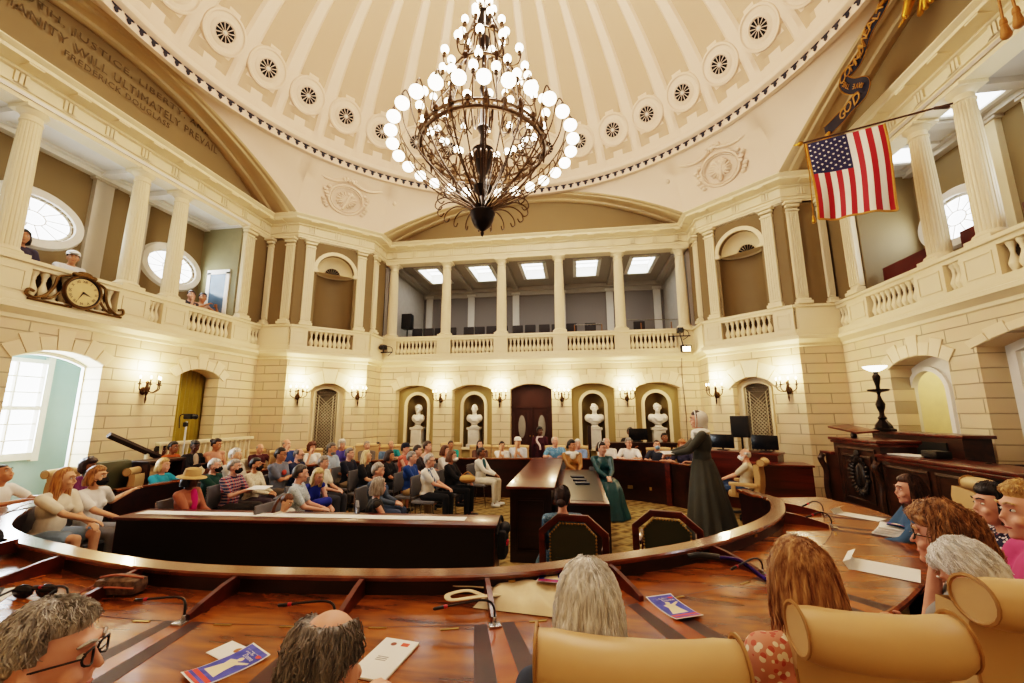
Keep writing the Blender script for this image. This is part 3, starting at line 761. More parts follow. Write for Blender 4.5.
# ---- tympana, arches, pendentives, dome
RIM_R, RIM_Z = 6.42, 9.02
def arc_pts(c, zs, zc, n=24, k=1.0):
    h = zc-zs; R = (c*c+h*h)/(2*h); cz = zc-R; a = math.asin(c/R)
    return [(R*math.sin(-a+2*a*i/n), cz+R*math.cos(-a+2*a*i/n)) for i in range(n+1)]
NA = 24
def side_xy(which, u, v):
    """u along, v distance outward from centre"""
    return {'back': (u, v), 'left': (-v, u), 'right': (v, u), 'front': (u, -v)}[which]
outer = {}
for wh, c_in, v_in, zc_in, c_out, v_sp, v_cr, zc_out in (('back', 4.72, D+.13, 8.78, W-B_-.38, D-A_-.16, 6.48, 8.98), ('left', 4.27, W+.13, 8.98, D-B_-.38, W-A_-.16, 6.72, 9.05), ('right', 4.27, W+.13, 8.98, D-B_-.38, W-A_-.16, 6.72, 9.05), ('front', 4.72, D+.0, 8.78, W-B_-.38, D-A_-.16, 6.48, 8.98)):
    a = arc_pts(c_in, ZE-.02, zc_in, NA); b = arc_pts(c_out, ZE, zc_out, NA)
    O = []; rows = []
    for i in range(NA+1):
        t = i/NA*2-1; v = v_sp+(v_cr-v_sp)*(1-abs(t)**2.0)
        po = V((*side_xy(wh, b[i][0], v), b[i][1])); pi = V((*side_xy(wh, a[i][0], v_in), a[i][1])); O.append(po)
        d = po-pi; up = V((0, 0, 1)); nrm = (d.cross(V((*side_xy(wh, 1, 0), 0)))).normalized()
        if nrm.z > 0: nrm = -nrm
        prof = [(0, 0), (.12, .02), (.16, .05), (.3, .05), (.34, .0), (.62, .0), (.66, .05), (.8, .06), (.84, .02), (.95, .03), (1, 0)]
        rows.append([pi+d*s_+nrm*h_ for s_, h_ in prof])
    outer[wh] = O
    n = len(rows[0]); mb = MB().add([p for r in rows for p in r], [(i*n+j, i*n+j+1, (i+1)*n+j+1, (i+1)*n+j) for i in range(NA) for j in range(n-1)])
    struct(mb.build('trim_16', ARCHTAN, smooth=25))
    poly = [(p[0], p[1]) for p in a]
    Mt = {'back': T(0, D+.13, 0), 'left': T(-W-.13, 0, 0, PI/2), 'right': T(W+.13, 0, 0, -PI/2), 'front': T(0, -D, 0, PI)}[wh]
    fl = 1
    struct(MB().prism([(-5.2, ZE-.1), (5.2, ZE-.1), (5.2, 9.4), (-5.2, 9.4)], -.0, -.05, M=Mt @ XZ).build('wall_tympanum_'+wh, OLIVE2, smooth=0))
# pendentives: a ring of lower edge points matched to the dome rim
low = []
order = [('right', 1), ('dr', 0), ('back', -1), ('dl', 0), ('left', -1)]
def dpts(a, b, n): return [V(a).lerp(V(b), k/n) for k in range(n+1)]
cE = W-B_-.38, D-A_-.16; cS = W-A_-.16, D-B_-.38
loop = []
loop += [p for p in outer['right'][NA//2:]]
loop += dpts((cS[0], cS[1], ZE), (cE[0], cE[1], ZE), 8)
loop += list(reversed(outer['back']))
loop += dpts((-cE[0], cE[1], ZE), (-cS[0], cS[1], ZE), 8)
loop += list(reversed(outer['left']))
loop += dpts((-cS[0], -cS[1], ZE), (-cE[0], -cE[1], ZE), 8)
loop += list(outer['front'])
loop += dpts((cE[0], -cE[1], ZE), (cS[0], -cS[1], ZE), 8)
loop += [p for p in outer['right'][:NA//2]]
def pend_pt(p, s):
    a = math.atan2(p.y, p.x); q = V((RIM_R*1.01*math.cos(a), RIM_R*1.01*math.sin(a), RIM_Z-.14))
    r = p.lerp(q, s); bulge = math.sin(s*PI)*.10*(q-p).length
    o = V((math.cos(a), math.sin(a), .25)).normalized(); return r+o*bulge
mS = 8
pm = MB(); n = len(loop)
pm.add([pend_pt(p, j/mS) for p in loop for j in range(mS+1)], [(i*(mS+1)+j, ((i+1) % n)*(mS+1)+j, ((i+1) % n)*(mS+1)+j+1, i*(mS+1)+j+1) for i in range(n) for j in range(mS)])
struct(pm.build('ceiling_pendentives', PLASTER, smooth=50))
# rim cornice and festoon frieze
def ringprof(prof, name, mat, n=148):
    return struct(MB().lathe(prof, n, cap=False).build(name, mat, smooth=30))
ringprof([(RIM_R*1.012, RIM_Z-.2), (RIM_R-.03, RIM_Z-.2), (RIM_R-.03, RIM_Z-.165), (RIM_R, RIM_Z-.155), (RIM_R, RIM_Z+.01), (RIM_R-.05, RIM_Z+.02), (RIM_R-.10, RIM_Z+.05), (RIM_R-.12, RIM_Z+.10), (RIM_R-.12, RIM_Z+.15), (RIM_R+.2, RIM_Z+.16)], 'trim_15', PLASTER)
fs_ = MB()
NF = 176
for k in range(NF):
    a = 2*PI*k/NF; da = 2*PI/NF
    def P_(t, z, r=RIM_R-.012): return (r*math.cos(a+t*da), r*math.sin(a+t*da), RIM_Z+z)
    fs_.add([P_(-.38, -.0), P_(.38, -.0), P_(.40, -.03), P_(.14, -.055), P_(-.14, -.055), P_(-.40, -.03)], [(0, 1, 2, 3, 4, 5)])
    fs_.add([P_(-.15, -.05), P_(.15, -.05), P_(.2, -.095), P_(.05, -.15), P_(-.05, -.15), P_(-.2, -.095)], [(0, 1, 2, 3, 4, 5)])
struct(fs_.build('trim_festoon_frieze', PM('indigo_festoons', '#20222e', .7), smooth=0))
# coffered dome on a sphere
ZS, RS = 6.22, 7.08
NSEC = 37; TH0 = math.radians(90+3.3)     # plan angle of the first vent (blender angle from +x)
el0 = math.acos(min(1, (RIM_R+.03)/RS)); elv = math.asin((10.05-ZS)/RS)
SUB, ROWS = 16, 64
vs = []; fs = []; mi = []
def dome_panel(f, el):
    r = RS*math.cos(el); half = PI*r/NSEC; x = f*half; y = RS*(el-elv); dd = math.hypot(x, y)
    if dd < .46: return 0
    if r < 2.7: return 0
    w = half*.66
    if y >= -.02: return 1 if abs(x) < w else 0
    if y < -.98: return 0
    return 1 if abs(x) < half*.8 and math.hypot(x, y+1.12) > .5 and abs(x) < .47 else 0
for j in range(ROWS+1):
    el = el0+(PI/2-el0)*(1-(1-j/ROWS)**1.25)
    for i in range(NSEC*SUB):
        f = ((i % SUB)+.5)/SUB*2-1; ff = (i % SUB)/SUB*2-1
        a = TH0+(i/SUB-.5)*2*PI/NSEC
        r_ = RS+(.055 if dome_panel(ff, el) else 0)
        if RS*math.cos(el) < 2.6: r_ = RS-.08
        vs.append((r_*math.cos(el)*math.cos(a), r_*math.cos(el)*math.sin(a), ZS+r_*math.sin(el)))
K = NSEC*SUB
db = MB()
for j in range(ROWS):
    el = el0+(PI/2-el0)*(1-(1-(j+.5)/ROWS)**1.25)
    for i in range(K):
        f = ((i % SUB)+.5)/SUB*2-1
        fs.append((j*K+i, j*K+(i+1) % K, (j+1)*K+(i+1) % K, (j+1)*K+i)); mi.append(1 if dome_panel(f, el) else 0)
db.v = [V(p) for p in vs]; db.f = [list(f) for f in fs]; db.m = mi
struct(db.build('ceiling_dome', [PLASTER, PLASTER2], smooth=25))
# round vents
v0 = None
for k in range(-9, 10):
    a = TH0-k*2*PI/NSEC; n_ = V((math.cos(elv)*math.cos(a), math.cos(elv)*math.sin(a), math.sin(elv)))
    Mv = (-n_).to_track_quat('Z', 'Y').to_matrix().to_4x4(); Mv.translation = V((0, 0, ZS))+n_*(RS-.015)
    lb = 'round wheel vent with dark slots in the dome, %s counted from the %s end' % (ORD[k+9] if k <= 0 else ORD[9-k], 'inscription' if k <= 0 else 'flag')
    if v0 is None:
        v0 = thing('dome_vent', lb, 'vent', M=Mv, group='wheel vents round the dome')
        MB().lathe([(.46, -.03), (.44, .025), (.40, .03), (.38, .0), (.3, -.02), (.25, .02), (.21, .025), (.20, .0)], 32, cap=False).build('surround', PLASTER, v0)
        dk = MB()
        for q in range(12):
            a0 = 2*PI*(q+.13)/12; a1 = 2*PI*(q+.87)/12
            dk.add([(.055*math.cos((a0+a1)/2-.14), .055*math.sin((a0+a1)/2-.14), .012), (.055*math.cos((a0+a1)/2+.14), .055*math.sin((a0+a1)/2+.14), .012), (.19*math.cos(a1), .19*math.sin(a1), .012), (.19*math.cos(a0), .19*math.sin(a0), .012)], [(0, 1, 2, 3)])
        dk.build('slots', DARK, v0, 0)
        MB().lathe([(.215, .0), (.0, .004)], 24, cap=False).build('wheel', PLASTER, v0, 0)
        MB().ell((0, 0, .015), (.03, .03, .02)).build('hub', WHITE, v0)
    else: dup(v0, M=Mv, label=lb, group='wheel vents round the dome')
# plaster medallions on the pendentives
for s, nm in ((1, 'flag'), (-1, 'clock')):
    mid = V((s*(cS[0]+cE[0])/2, (cS[1]+cE[1])/2, ZE))
    ctr = pend_pt(mid, .45); up = (pend_pt(mid, .7)-pend_pt(mid, .2)).normalized(); side = V((-s*.7071, .7071, 0))*-1
    nrm = up.cross(side).normalized()
    if nrm.dot(V((-ctr.x, -ctr.y, 0))) < 0: nrm = -nrm; 
    side = up.cross(nrm).normalized()
    ctr = ctr+nrm*.07
    Mm = Matrix(((side.x, up.x, nrm.x, ctr.x), (side.y, up.y, nrm.y, ctr.y), (side.z, up.z, nrm.z, ctr.z), (0, 0, 0, 1)))
    t = thing('plaster_medallion', 'round plaster relief medallion with ribbons on the ceiling corner above the %s side niche' % nm, 'relief', M=Mm)
    MB().tube([(.48*math.cos(2*PI*k/32), .40*math.sin(2*PI*k/32), .0) for k in range(32)], .035, 6, closed=True).tube([(.42*math.cos(2*PI*k/32), .34*math.sin(2*PI*k/32), .0) for k in range(32)], .015, 6, closed=True).build('ring', PLASTER, t)
    rl = MB(); rnd = random.Random(3)
    for k in range(16):
        a = 2*PI*k/16; rl.cone((.05*math.cos(a), .05*math.sin(a), .0), (.27*math.cos(a+.3), .22*math.sin(a+.3), .0), .035, .02, 6)
    rl.cone((-.05, -.25, .02), (.1, .2, .02), .05, .04, 6); rl.ell((.1, .15, .0), (.1, .07, .06)); rl.build('relief', PLASTER, t)
    gr = MB()
    for q in (-1, 1):
        gr.tube(smoothpath([(q*.1, .52, .05), (q*.5, .42, .03), (q*.95, .55, .0), (q*1.3, .82, -.05)]), .035, 6)
        gr.tube(smoothpath([(q*1.3, .82, -.05), (q*1.42, .6, -.03), (q*1.38, .35, .0)]), .025, 6); gr.ell((q*1.38, .33, 0), (.06, .07, .04))
        for k in range(7): gr.ell((q*(.5+.05*(k % 3)), -.3+.09*k, .0), (.07, .05, .04), 8, 6)
    for k in range(6): gr.ell((-.15+.06*k, .54+.03*(k % 2), .05), (.05, .06, .05), 8, 6)
    gr.build('garland', PLASTER, t)
# inscription on the clock side tympanum
ins = thing('inscription', 'dark painted inscription lettering on the tan lunette above the clock gallery', 'inscription', (-W-.075, .25, 8.1), PI/2)
INK = PM('inscription_ink', '#58472a', .7)
for txt, z, w in (('TRUTH, JUSTICE, LIBERTY, AND', .56, 3.85), ('HUMANITY WILL ULTIMATELY PREVAIL', .30, 4.3), ('FREDERICK DOUGLASS', .09, 1.9)):
    vs, fs = text_mesh(txt, .2, .002, spacing=1.15); x0 = min(p.x for p in vs); x1 = max(p.x for p in vs); y0 = min(p.y for p in vs); y1 = max(p.y for p in vs)
    s_ = w/(x1-x0); sy = (.165 if w > 2 else .115)/(y1-y0)
    MB().add([((p.x-(x0+x1)/2)*s_, -p.z, z+(p.y-(y0+y1)/2)*sy) for p in vs], fs).build('text_line', INK, ins, 0)
# ================================================================== CHANDELIER
ch = thing('chandelier', 'huge bronze chandelier with tiers of glowing white globes hanging under the dome', 'chandelier', (0, 0, 0))
MB().lathe([(0, 4.60), (.015, 4.62), (.03, 4.66), (.02, 4.69), (.05, 4.71), (.12, 4.77), (.165, 4.86), (.175, 4.93), (.19, 4.95), (.19, 4.98), (.13, 5.0), (.12, 5.04)], 24).build('bowl', BRONZE_D, ch, 40)
MB().lathe([(.1, 5.0), (.06, 5.1), (.04, 5.25), (.12, 5.33), (.15, 5.4), (.06, 5.46), (.05, 5.6), (.09, 5.66), (.16, 5.95), (.17, 6.02), (.06, 6.06), (.045, 6.3), (.10, 6.4), (.05, 6.5), (.035, 7.0), (.07, 7.1), (.035, 7.2), (.03, 7.8), (.08, 7.9), (.10, 8.02), (.03, 8.1), (.02, 8.3), (.13, 8.42), (.16, 8.47), (.03, 8.5), (.02, 8.75), (.055, 8.78), (.06, 8.86), (.02, 8.9), (.02, 12.9), (.14, 12.95), (.14, 13.1)], 16).build('stem', BRONZE_D, ch, 40)
for R, z, r in ((.95, 6.02, .03), (.95, 6.13, .022), (.5, 7.28, .022), (.30, 7.95, .018)):
    ring = MB().tube([(R*math.cos(2*PI*k/48), R*math.sin(2*PI*k/48), z) for k in range(48)], r, 6, closed=True)
    n = int(R*26)
    for k in range(n):
        a = 2*PI*k/n; ring.ell((R*math.cos(a), R*math.sin(a), z+.03), (.05, .05, .055), 7, 5)
        if k % 2: ring.cone((R*math.cos(a), R*math.sin(a), z-.02), (R*math.cos(a), R*math.sin(a), z-.13), .03, .012, 6)
        if R > .9 and k % 2: ring.cone((R*math.cos(a), R*math.sin(a), z+.05), (R*math.cos(a), R*math.sin(a), z+.16), .045, .02, 6)
    ring.build('ornamented_ring', BRONZE, ch)
def pol(R, a, z): return (R*math.cos(a), R*math.sin(a), z)
NR = 12
for k in range(NR):
    a = 2*PI*(k+.5)/NR
    m = MB().tube(smoothpath([pol(.07, a, 5.05), pol(.3, a, 5.2), pol(.62, a, 5.5), pol(.86, a, 5.85), pol(.93, a, 6.1)], 5), .014, 5)
    m.tube(smoothpath([pol(.93, a, 6.1), pol(.80, a, 6.5), pol(.6, a, 6.85), pol(.5, a, 7.28), pol(.34, a, 7.6), pol(.3, a, 7.95), pol(.15, a, 8.4)], 5), .012, 5)
    m.build('main_rib', BRONZE, ch)
for k in range(20):
    a = 2*PI*k/20
    for pts in ([pol(.1, a, 5.02), pol(.3, a, 5.14), pol(.5, a, 5.2), pol(.66, a, 5.14), pol(.7, a, 5.03), pol(.64, a, 4.98), pol(.6, a, 5.03)], [pol(.1, a+.1, 5.4), pol(.24, a+.1, 5.6), pol(.3, a+.1, 5.8), pol(.22, a+.1, 5.9), pol(.17, a+.1, 5.8)],
        [pol(.95, a+.1, 6.1), pol(.75, a+.1, 6.25), pol(.6, a+.1, 6.2), pol(.6, a+.1, 6.05), pol(.7, a+.1, 6.05)], [pol(.93, a+.05, 6.0), pol(.8, a+.05, 5.85), pol(.66, a+.05, 5.9), pol(.62, a+.05, 6.02), pol(.7, a+.05, 6.08)],
        [pol(.5, a, 7.25), pol(.64, a, 7.0), pol(.6, a, 6.8), pol(.5, a, 6.82), pol(.52, a, 6.9)]):
        MB().tube(smoothpath(pts, 4), .010, 5).build('scroll', BRONZE, ch)
for k in range(28):
    a = 2*PI*k/28; R = 1.36
    m = MB().tube(smoothpath([pol(.08, a, 5.06), pol(.5, a, 5.3), pol(.95, a, 5.62), pol(1.2, a, 5.95), pol(1.27, a, 6.2), pol(1.33, a, 6.3), pol(1.375, a, 6.24), pol(1.38, a, 6.18)], 4), .0095, 5)
    m.cone(pol(1.38, a, 6.20), pol(1.38, a, 6.16), .022, .035, 7)
    ar = m.build('drop_arm', BRONZE, ch)
    MB().ell(pol(1.38, a, 6.075), (.095, .095, .08), 14, 9).build('globe', GLOBE, ar, 80)
for R, z, n, g, base in ((.98, 6.62, 20, .066, (.95, 6.12)), (.66, 7.52, 12, .064, (.5, 7.28)), (.36, 8.18, 10, .06, (.3, 7.95)), (.72, 6.42, 14, .055, (.5, 5.95)), (.80, 6.98, 12, .058, (.62, 6.82)), (.15, 8.62, 6, .058, (.12, 8.45))):
    for k in range(n):
        a = 2*PI*(k+.25)/n
        m = MB().tube(smoothpath([pol(base[0], a, base[1]), pol((base[0]+R)/2+.06, a, base[1]-.02), pol(R+.03, a, base[1]+.12), pol(R, a, z-.14), pol(R, a, z-g)], 3), .010, 5)
        m.lathe([(.012, -.06), (.03, -.05), (.012, -.03), (.035, -.005), (.02, .01)], 7, M=Matrix.Translation(pol(R, a, z-g)))
        ar = m.build('candle_arm', BRONZE, ch)
        MB().ell(pol(R, a, z), g, 12, 8).build('globe', GLOBE, ar, 80)

# ================================================================== SCONCES
SCONCE_LIGHTS = []
s0 = None
def sconce(M, label):
    """local: x along the wall, y out of the wall, z up; origin at the backplate"""
    global s0
    p = M @ V((0, .24, .46)); SCONCE_LIGHTS.append(tuple(p))
    if s0 is not None: dup(s0, M=M, label=label, group='bronze wall sconces'); return
    s0 = t = thing('wall_sconce', label, 'sconce', M=M, group='bronze wall sconces')
    MB().ell((0, .02, 0), (.06, .035, .08)).ell((0, .035, .0), (.035, .03, .045)).build('backplate', BRONZE, t)
    MB().lathe([(0, -.26), (.012, -.22), (.02, -.16), (.012, -.1), (.035, -.04), (.045, .02), (.03, .08), (.022, .13), (.034, .17), (.012, .2)], 12, M=T(0, .1, 0)).cone((0, .03, 0), (0, .1, 0), .02, .03).build('stem', BRONZE, t)
    for x, y in ((-.2, .16), (.2, .16), (-.08, .26), (.08, .26)):
        m = MB().tube(smoothpath([(0, .1, .02), (x*.5, .1+(y-.1)*.5, -.03), (x*.95, y*.97, .03), (x, y, .12)], 5), .010, 6)
        m.lathe([(.012, -.01), (.034, .0), (.03, .015), (.01, .02)], 10, M=T(x, y, .12))
        ar = m.build('arm', BRONZE, t)
        MB().cone((x, y, .14), (x, y, .215), .012, .011, 8).build('candle', BRONZE_D, ar)
        MB().ell((x, y, .262), (.016, .016, .034), 8, 6).build('bulb', FLAME, ar, 80)
for i, x in enumerate((-2.77, -.93, .92, 2.78)):
    sconce(MBACK @ T(W-B_-x, 0, 2.42), 'bronze candle sconce on the far wall between ' + ('the two busts on the clock side', 'a bust and the door, clock side', 'the door and a bust, flag side', 'the two busts on the flag side')[i])
MDL, MDR = wallM(PLAN[6], PLAN[7]), wallM(PLAN[2], PLAN[3])
sconce(MDL @ T(DL-.31, 0, 2.47), 'bronze candle sconce on the clock side angled wall, away from the busts')
sconce(MDL @ T(DL-1.88, 0, 2.49), 'bronze candle sconce on the clock side angled wall, bust side of its grille')
sconce(MDR @ T(.28, 0, 2.50), 'bronze candle sconce on the flag side angled wall, rostrum side of its grille')
sconce(MDR @ T(DL-.19, 0, 2.46), 'bronze candle sconce on the flag side angled wall, bust side of its grille')
sconce(ML @ T(uL(1.39), 0, 2.47), 'bronze candle sconce on the side wall between the bright alcove and the curtains')

# ================================================================== FAR DOOR
dm = PM('brown_door_paint', '#3a1d14', .4, var=.1)
db_ = MB().prism(segarch(UB[2], .615, .3, SPR, CRN), TH-.08, TH-.02, M=MBACK @ XZ)
for s in (-1, 1):
    for z0, z1 in ((.5, 1.05), (1.2, 2.05)):
        db_.sweep([(UB[2]+s*.3-.2, z0), (UB[2]+s*.3+.2, z0), (UB[2]+s*.3+.2, z1), (UB[2]+s*.3-.2, z1)], [(0, -TH+.08), (.0, -TH+.10), (.03, -TH+.10), (.03, -TH+.08)], closed=True, M=MBACK @ XZ)
db_.box((UB[2], -TH+.1, 2.2), (1.23, .05, .06), M=MBACK); db_.box((UB[2], -TH+.09, 1.2), (.03, .03, 2.0), M=MBACK)
d2 = struct(db_.build('door_2', dm, smooth=0))
for s in (-1, 1):
    MB().ell((UB[2]+s*.05, -TH+.14, 1.35), (.022, .03, .022), 8, 6, M=MBACK).build('door_knob', BRASS, d2)
    MB().ell((UB[2]+s*.3, -TH+.085, 1.62), (.11, .012, .34), 16, 8, M=MBACK).build('oval_glass', PM('frosted_oval', '#8f8a80', .25, var=.2, scale=9), d2)

# ================================================================== BUSTS
def bust(x, kind, label):
    t = thing('marble_bust', label, 'bust', (x, D+TH+.06, 0))
    MB().bbox((0, 0, 1.045), (.44, .36, .09), .01).bbox((0, 0, 1.31), (.34, .3, .46), .015).bbox((0, 0, 1.56), (.42, .34, .07), .015).lathe([(.13, 1.595), (.15, 1.61), (.1, 1.64), (.085, 1.67), (.12, 1.70)], 16).build('pedestal', PM('veined_pedestal', '#cdc8bd', .35, var=.2, scale=7), t)
    w = {0: .2, 1: .25, 2: .29, 3: .28}[kind]; m = MB(); h_ = 1.18
    m.ell((0, .02, 1.84), (w*.85, .14, .15), 16, 10).ell((-w*.62, .02, 1.87), (w*.42, .12, .12)).ell((w*.62, .02, 1.87), (w*.42, .12, .12)).cone((0, .03, 1.70), (0, .02, 1.84), .09, .14)
    m.cone((0, .02, 1.93), (0, .0, 2.06), .075, .065); hz = 2.155
    m.ell((0, .01, hz+.02), (.082*h_, .1*h_, .105*h_)).ell((0, -.03, hz-.06), (.062*h_, .075*h_, .075*h_)).cone((0, -.108, hz+.015), (0, -.136, hz-.025), .013, .018)
    for s in (-1, 1): m.ell((s*.097, .01, hz-.01), (.017, .028, .038), 8, 6)
    m.ell((0, -.116, hz+.04), (.06, .014, .014), 8, 6)
    rnd = random.Random(kind+5)
    if kind != 1:
        for k in range(26):
            a = rnd.uniform(0, 2*PI); zz = rnd.uniform(-.02, .13); rr = .105*math.sqrt(max(.1, 1-(zz/.14)**2))
            if math.sin(a) < -.5 and zz < .06: continue
            m.ell((rr*math.cos(a), .015+rr*1.15*math.sin(a), hz+zz), .028, 7, 5)
    if kind == 0: m.ell((0, -.07, hz-.1), (.05, .05, .06))
    for k in range(5):  # drapery folds
        q = -1+k*.5; m.tube(smoothpath([(w*.9*q, .0, 1.93-.1*abs(q)), (w*.4*q, -.1, 1.88), (w*.2*q+.03, -.125, 1.78)]), .022, 6)
    o = m.build('bust_figure', MARBLE, t, 60)
    r = o.modifiers.new('Remesh', 'REMESH'); r.mode = 'VOXEL'; r.voxel_size = .012; r.use_smooth_shade = True
    s = o.modifiers.new('Smooth', 'SMOOTH'); s.factor = .5; s.iterations = 3
bust(-3.63, 0, 'narrow bearded white marble bust in the first wall niche on the clock side')
bust(-1.80, 1, 'white marble bust of a smooth-headed draped man beside the door, clock side')
bust(1.86, 2, 'broad draped white marble bust in the niche beside the door, flag side')
bust(3.67, 3, 'curly-haired white marble bust in the niche behind the bonneted speaker')

# ================================================================== BALCONY CLOCK
ck = thing('balcony_clock', 'round gilt clock with scrolled frame fixed to the side balustrade', 'clock', (-W+.10, .03, 4.08), PI/2); ck.scale = (.9, .9, .9)
FR = T(0, 0, 0, 0, PI/2)
MB().lathe([(.31, .0), (.33, .05), (.31, .085), (.285, .075), (.275, .05)], 40, M=FR, cap=False).build('bezel', PM('bronze_gilt', '#5a431f', .4, metal=.7, var=.2), ck)
MB().lathe([(.262, .05), (.285, .072), (.262, .052)], 40, M=FR, cap=False).build('black_rim', BLACK, ck)
MB().lathe([(.268, .045), (.0, .05)], 40, M=FR).build('dial', PM('ivory_dial', '#d8c08a', .5, var=.05), ck, 0)
hb = MB()
def hand(a, L, w): hb.add([(-w*math.cos(a), -.062, w*math.sin(a)), (w*math.cos(a), -.062, -w*math.sin(a)), (L*math.sin(a), -.062, L*math.cos(a))], [(0, 1, 2)])
hand(math.radians(112), .16, .018); hand(math.radians(205), .22, .013); hb.ell((0, -.062, 0), .016, 8, 6)
hb.build('hands', BLACK, ck, 0)
nm = MB()
for k, r_ in enumerate(('XII', 'I', 'II', 'III', 'IIII', 'V', 'VI', 'VII', 'VIII', 'IX', 'X', 'XI')):
    a = 2*PI*k/12; vs, fs = text_mesh(r_, .066, .001)
    ca, sa = math.cos(a), math.sin(a)
    nm.add([(.212*sa+p.x*ca+p.y*sa, -.058-p.z, .212*ca-p.x*sa+p.y*ca) for p in vs], fs)
nm.build('numerals', BLACK, ck, 0)
og = MB()
for s in (-1, 1):
    og.tube(smoothpath([(s*.22, -.01, .27), (s*.38, -.01, .2), (s*.42, -.01, .02), (s*.5, -.01, -.16), (s*.66, -.01, -.27), (s*.78, -.01, -.24), (s*.77, -.01, -.15), (s*.69, -.01, -.17)], 6), .024, 6)
    og.tube(smoothpath([(s*.12, -.01, -.31), (s*.4, -.01, -.31), (s*.76, -.01, -.31)], 6), .022, 6); og.tube(smoothpath([(s*.34, -.01, -.1), (s*.44, -.01, -.22), (s*.56, -.01, -.26), (s*.5, -.01, -.18)], 5), .022, 6)
og.cone((-.16, -.03, .32), (.16, -.03, .32), .045, .045); og.ell((0, -.03, .36), (.13, .04, .05))
og.build('scrollwork', PM('gilt_dim', '#6a5126', .45, metal=.6, var=.35, scale=18), ck)

# ================================================================== FLAG
A0, B0 = V((7.05, .76, 6.58)), V((5.5, 1.855, 6.84))
fp = thing('flagpole', 'brown flagpole slanting out from a column with a gilt finial and cord', 'flagpole', A0)
MB().tube([(0, 0, 0), B0-A0], .016, 8).cone(V((-.05, .03, -.03)), (B0-A0)*.1, .03, .025, 8).build('pole', PM('pole_wood', '#3c2415', .4), fp)
MB().ell(B0-A0, (.05, .05, .04)).cone(B0-A0, (B0-A0)*1.05, .03, .01).build('finial', GOLD, fp)
cr_ = MB(); q = (B0-A0)*.97
cr_.tube([q, q+V((.02, 0, -.6)), q+V((.0, .02, -1.42))], .008, 5).cone(q+V((0, .02, -1.42)), q+V((0, .02, -1.52)), .02, .035); cr_.build('cord', GOLD, fp)
fl = thing('american_flag', 'American flag with gold fringe hanging below the slanting pole over the hall', 'flag', (0, 0, 0))
e0 = A0.lerp(B0, .955); e1 = A0.lerp(B0, .405); HO = (e1-e0).length; hd = (e1-e0).normalized(); FLY = 1.48
side_n = hd.cross(V((0, 0, 1))).normalized()
def flagpt(a, b, off=0):
    p = e0+(e1-e0)*a+V((0, 0, -FLY*b-.04)); wv = .05*b**.6*math.sin(a*9+b*2.2)+.03*b*math.sin(a*17+1)
    return p+side_n*(wv+off)+hd*(.05*b*math.sin(b*3+a*2)+.03*b)
NA_, NB_ = 52, 40
vs = [flagpt(i/NA_, j/NB_) for i in range(NA_+1) for j in range(NB_+1)]
fsx = {0: [], 1: [], 2: []}
for i in range(NA_):
    for j in range(NB_):
        st = int(i/NA_*13); mi_ = 2 if (i/NA_ < 7/13-1e-6 and j/NB_ < .42) else (0 if st % 2 == 0 else 1)
        fsx[mi_].append((i*(NB_+1)+j, i*(NB_+1)+j+1, (i+1)*(NB_+1)+j+1, (i+1)*(NB_+1)+j))
for mi_, (nm_, mt_) in enumerate((('red_stripes', PM('flag_red', '#a3121f', .7, var=.06)), ('white_stripes', PM('flag_white', '#e9e2d6', .7, var=.03)), ('canton', PM('flag_blue', '#1a1c46', .7, var=.08)))):
    MB().add(vs, fsx[mi_]).build(nm_, mt_, fl, 80)
sb = MB()
for row in range(9):
    for c in range(6 if row % 2 == 0 else 5):
        a = (7/13)*(row+.75)/9.5; b = .42*((c+.5)/6 if row % 2 == 0 else (c+1)/6)
        for off in (-.008, .008):
            ctr = flagpt(a, b, off); ex = hd*.023; ey = V((0, 0, -.023))
            pts = [ctr]+[ctr+(ex*math.cos(PI/2+k*PI/5)+ey*math.sin(PI/2+k*PI/5))*(1 if k % 2 == 0 else .42) for k in range(10)]
            sb.add(pts, [(0, 1+k, 1+(k+1) % 10) for k in range(10)])
sb.build('stars', PM('flag_white', '#e9e2d6'), fl, 0)
fb = MB()
for pth in ([flagpt(0, j/30) for j in range(31)], [flagpt(i/30, 1) for i in range(31)], [flagpt(1, j/30) for j in range(31)]): fb.tube(pth, .018, 5)
fb.build('fringe', PM('gold_fringe', '#b9822a', .6, var=.3, scale=60), fl)

# ================================================================== BANNER AND EAGLE
bn = thing('motto_banner', 'dark blue ribbon with gilt capitals trailing down the arch beside the flag', 'banner', (0, 0, 0))
XR = 6.45
cl_ = [(2.7, 7.57), (2.33, 7.58), (1.98, 7.52), (1.71, 7.48), (1.55, 7.52), (1.59, 7.7), (1.8, 7.86), (1.89, 8.07), (1.78, 8.18), (1.57, 8.24), (1.33, 8.28), (1.13, 8.39), (0.96, 8.52), (0.83, 8.7)]
sp = smoothpath([(a, b, 0) for a, b in cl_], 8)
def rib(idx0, idx1, wd, x, mb):
    vs = []; fs = []
    for i in range(idx0, idx1+1):
        p = sp[i]; d = (sp[min(i+1, len(sp)-1)]-sp[max(i-1, 0)]).normalized(); n_ = V((-d.y, d.x, 0))
        for s in (-1, 1): vs.append((x+.05*math.sin(i*.2), p.x+n_.x*wd*s, p.y+n_.y*wd*s))
    for i in range(idx1-idx0): fs.append((2*i, 2*i+1, 2*i+3, 2*i+2))
    mb.add(vs, fs)
m = MB(); rib(0, len(sp)-1, .135, XR, m); m.build('ribbon', PM('ribbon_indigo', '#141a2c', .6, var=.15), bn, 80)
m = MB()
